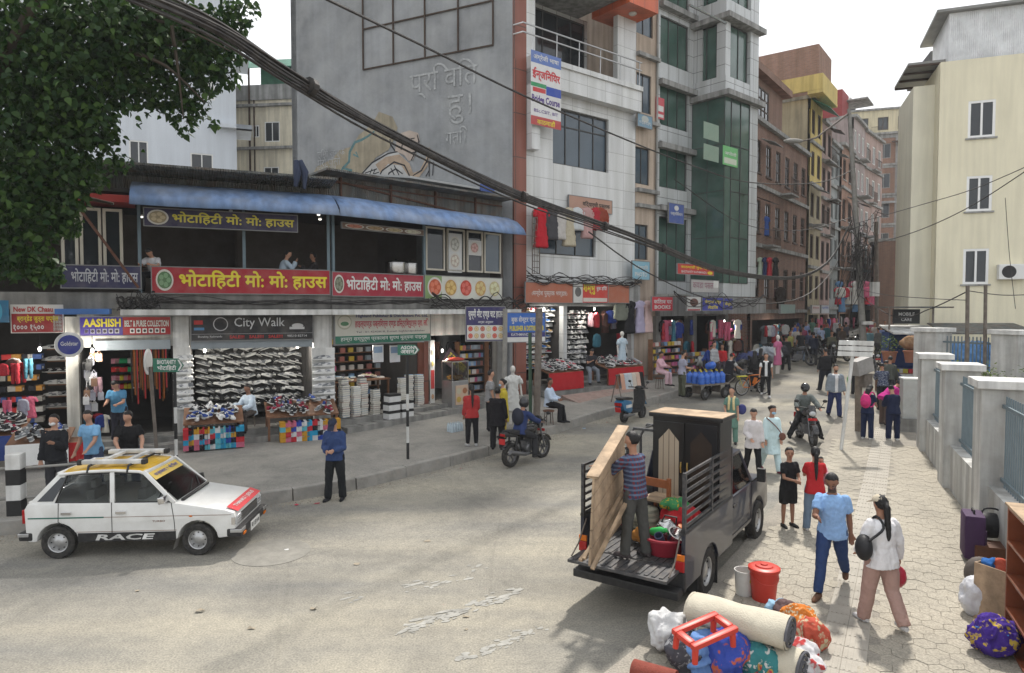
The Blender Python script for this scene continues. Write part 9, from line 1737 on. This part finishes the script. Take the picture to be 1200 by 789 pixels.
p=at(895,702);o=root('bucket',p,0,'red lidded plastic bucket on the pavement behind the bedding heap','bucket');b=MB();b.lathe([(.01,0),(.15,0),(.155,.02),(.19,.42),(.01,.42)],28);b.build('pail',M_rpl,o,smooth=.6);b=MB();b.lathe([(.205,.40),(.21,.405),(.21,.44),(.17,.46),(.12,.455),(.11,.47),(.05,.475),(.045,.49),(.005,.49)],28);b.build('lid',M_rpl,o,smooth=.6);b=MB();b.tube(curve([Vector((-.195,0,.36)),Vector((-.1,-.19,.28)),Vector((.1,-.19,.28)),Vector((.195,0,.36))],5),.006,5);b.build('bail',M_rpl,o)
p=at(872,696);o=root('bucket',p,.4,'open white plastic bucket beside the red lidded bucket','bucket');b=MB();b.lathe([(.01,0),(.11,0),(.115,.02),(.13,.32),(.138,.32),(.138,.34),(.125,.34),(.11,.03),(.01,.03)],24);b.build('pail',mat('white bucket plastic',(.56,.55,.52),.4,.08,4,dust=.2),o,smooth=.6);b=MB();b.box(-.02,-.134,.2,.03,-.128,.24);b.build('sticker',mat('yellow sticker',(.5,.4,.05),.5,0),o)
# ------------------------------------------------------------------ pickup load
p=TW(-.62,-.36,BF+.015);o=root('basin',p,0,'maroon plastic basin of kitchen things on the pickup bed','basin');b=MB();b.lathe([(.01,0),(.22,0),(.30,.22),(.33,.22),(.33,.245),(.285,.245),(.21,.03),(.01,.03)],28);b.build('tub',mat('maroon plastic',(.26,.02,.035),.35,.1,4),o,smooth=.6)
def item(name,off,prof,m,lab,cat,rot=(0,0,0),extra=None):
    o=root(name,p+Vector(off),0,lab,cat);o.rotation_euler=rot;b=MB();b.lathe(prof,18);b.build('body',m,o,smooth=.6)
    if extra:b=MB();extra(b);b.build('handle',M_steel if name!='kettle' else M_carblk,o,smooth=1)
item('kettle',(.05,.12,.24),[(.01,0),(.12,0),(.15,.05),(.13,.12),(.06,.17),(.02,.19),(.005,.2)],M_steel,'round aluminium kettle in the maroon basin','kettle',(.3,.2,0),lambda b:(b.tube([(-.1,0,.12),(-.08,0,.25),(.08,0,.25),(.1,0,.12)],.012,6),b.tube([(.13,0,.07),(.22,0,.14)],[.025,.012],6)))
item('bottle',(-.16,.05,.26),[(.01,0),(.05,0),(.055,.02),(.055,.15),(.03,.2),(.03,.24),(.005,.245)],mat('bright green plastic',(.04,.42,.10),.4,.1),'bright green bottle lying in the maroon basin','bottle',(1.2,.5,.6));item('cooking_pot',(.1,-.13,.2),[(.01,0),(.1,0),(.12,.03),(.12,.13),(.13,.135),(.11,.135),(.1,.03),(.01,.03)],M_steel,'small steel pot at the front of the maroon basin','pot',(.4,.3,0));item('tin_mug',(-.08,-.14,.2),[(.01,0),(.06,0),(.06,.12),(.05,.12),(.05,.02),(.01,.02)],mat('dark enamel',(.04,.05,.09),.3,.1),'dark enamel mug at the left front of the maroon basin','mug',(.5,-.4,0));item('orange_jar',(.2,.02,.24),[(.01,0),(.055,0),(.055,.13),(.01,.14)],mat('orange plastic',(.5,.13,.02),.4,.1),'orange plastic jar at the right of the maroon basin','jar',(.3,.3,0))
for off,r_,c,pt_,lab in(((-.02,-.36,.28),(.27,.26,.26),(.42,.025,.03),None,'bright red stuffed sack behind the basin on the pickup'),((.0,.28,.22),(.26,.24,.2),(.22,.22,.17),('stripe',(.35,.34,.26),30),'pale striped sack on the pickup bed left of the red sack'),((-.05,-.3,.52),(.2,.16,.09),(.05,.22,.08),('spot',(.5,.35,.03),8),'green and yellow cloth on top of the red sack'),((-.42,.05,.12),(.18,.13,.12),(.45,.20,.05),None,'orange bundle between the basin and the sacks'),((.1,.62,.3),(.16,.16,.3),(.30,.08,.09),('plaid',(.5,.5,.5),(.1,.1,.3)),'red checked bundle behind the man on the pickup bed')):blob('sack',TW(off[0],off[1],BF+off[2]),r_,cloth(c,pt_),lab,'sack',.018,.035,int(off[2]*100),f=8)
o=root('wooden_chair',TW(.22,.05,BF+.02),ang+R(80),'reddish wooden chair frame before the wardrobe on the pickup','chair');M_rw=mat('reddish chair wood',(.27,.09,.035),.5,.2,6)
for sx in(-1,1):
    for sy in(-1,1):b=MB();b.box(sx*.24-.025,sy*.22-.025,0,sx*.24+.025,sy*.22+.025,.45 if sy<0 else .85);b.build('leg',M_rw,o)
b=MB();b.box(-.26,-.25,.451,.26,.19,.49);b.build('seat',M_rawwood,o,bevel=.008);b=MB();b.box(-.21,.2,.7,.21,.24,.82);b.build('backrest',M_rw,o,bevel=.008)
# ------------------------------------------------------------------ worn paint, manhole, litter
M_wp=mat('worn road paint',(.30,.293,.267),.9,.25,5);rnd=random.Random(4)
b=MB()
for u0,v0,u1,v1,n in((470,742,610,690,110),(535,775,640,735,45),(405,705,420,700,6),(478,690,545,675,30),(548,668,560,665,6)):
    for i in range(n):
        t=rnd.random();P=gnd(u0+(u1-u0)*t+rnd.gauss(0,5),v0+(v1-v0)*t+rnd.gauss(0,3));k=rnd.randrange(5,9);s=rnd.uniform(.01,.05);e=rnd.uniform(1.3,3);th=R(35+rnd.gauss(0,15));vs=[]
        for j in range(k):a=6.283*j/k;r_=s*rnd.uniform(.5,1.1);x,y=r_*math.cos(a)*e,r_*math.sin(a);vs.append((P.x+x*math.cos(th)-y*math.sin(th),P.y+x*math.sin(th)+y*math.cos(th),gz(P.y)+.004+i*.00004))
        b.add(vs,[tuple(range(k))])
o=b.build('road_paint',M_wp,None,fixn=False);o['kind']='structure'
P=gnd(318,647,.006);b=MB();b.lathe([(.62,-.05),(.62,0),(.50,.003),(.005,.003)],30);tag(b.build('manhole_cover',mat('dusty manhole concrete',(.215,.205,.18),.9,.2,4,.4,20),None,loc=P),'round dusty manhole patch in the road in front of the taxi','manhole cover')
LIT=[((.55,.55,.54),'white'),((.40,.05,.08),'red'),((.30,.26,.2),'brown'),((.25,.35,.45),'pale blue')]
for i in range(46):
    if i<34:t=rnd.random();q=kl[int(4+t*26)];P=Vector((q[0]+rnd.uniform(.2,.7),q[1]-rnd.uniform(.15,.5),0))
    else:P=gnd(rnd.uniform(60,560),rnd.uniform(600,770))
    k=rnd.choice([0,0,1,2,2,3]if i<34 else[0,2,2]);b=MB();s=rnd.uniform(.02,.06);vs=[(s*x*rnd.uniform(.6,1.2),s*y*rnd.uniform(.6,1.2),abs(rnd.gauss(0,.3))*s)for x,y in((-1,-.6),(0,-.7),(1,-.5),(1.1,.6),(0,.7),(-1,.5))];b.add(vs,[(0,1,4,5),(1,2,3,4)]);P.z=gz(P.y)+.006;tag(b.build('litter_scrap',c_(LIT[k][0]),None,loc=P,fixn=False),'crumpled %s scrap of litter on the road or in the gutter'%LIT[k][1],'litter','litter scraps (%s)'%LIT[k][1])
b=MB()                                              # grit drift along the kerb foot
for i in range(2600):
    q=kl[min(len(kl)-2,int(rnd.random()*34))];q2=kl[kl.index(q)+1];t=rnd.random();x=q[0]+(q2[0]-q[0])*t+abs(rnd.gauss(0,.22))+.16;y=q[1]+(q2[1]-q[1])*t-abs(rnd.gauss(0,.22))-.05;s=rnd.uniform(.006,.022);z=gz(y);b.add([(x-s,y-s,z),(x+s,y-s*.6,z),(x,y+s,z),(x,y,z+s)],[(0,1,3),(1,2,3),(2,0,3)])
o=b.build('gutter_gravel',mat('gutter grit',(.23,.20,.16),.95,.35,9),None,fixn=False);tag(o,'loose grit and crumbs drifted along the foot of the kerb','gravel',None,'stuff')
# ------------------------------------------------------------------ thin dusty air over the street
hm=bpy.data.materials.new('dusty air');hm.use_nodes=True;t=hm.node_tree;t.nodes.remove(t.nodes['Principled BSDF']);pv=t.nodes.new('ShaderNodeVolumePrincipled');pv.inputs['Density'].default_value=.0007;pv.inputs['Color'].default_value=(.9,.92,.95,1);t.links.new(pv.outputs[0],t.nodes['Material Output'].inputs['Volume'])
b=MB();b.box(-70,-12,-1.2,75,110,45);o=b.build('haze',hm);o['kind']='stuff'
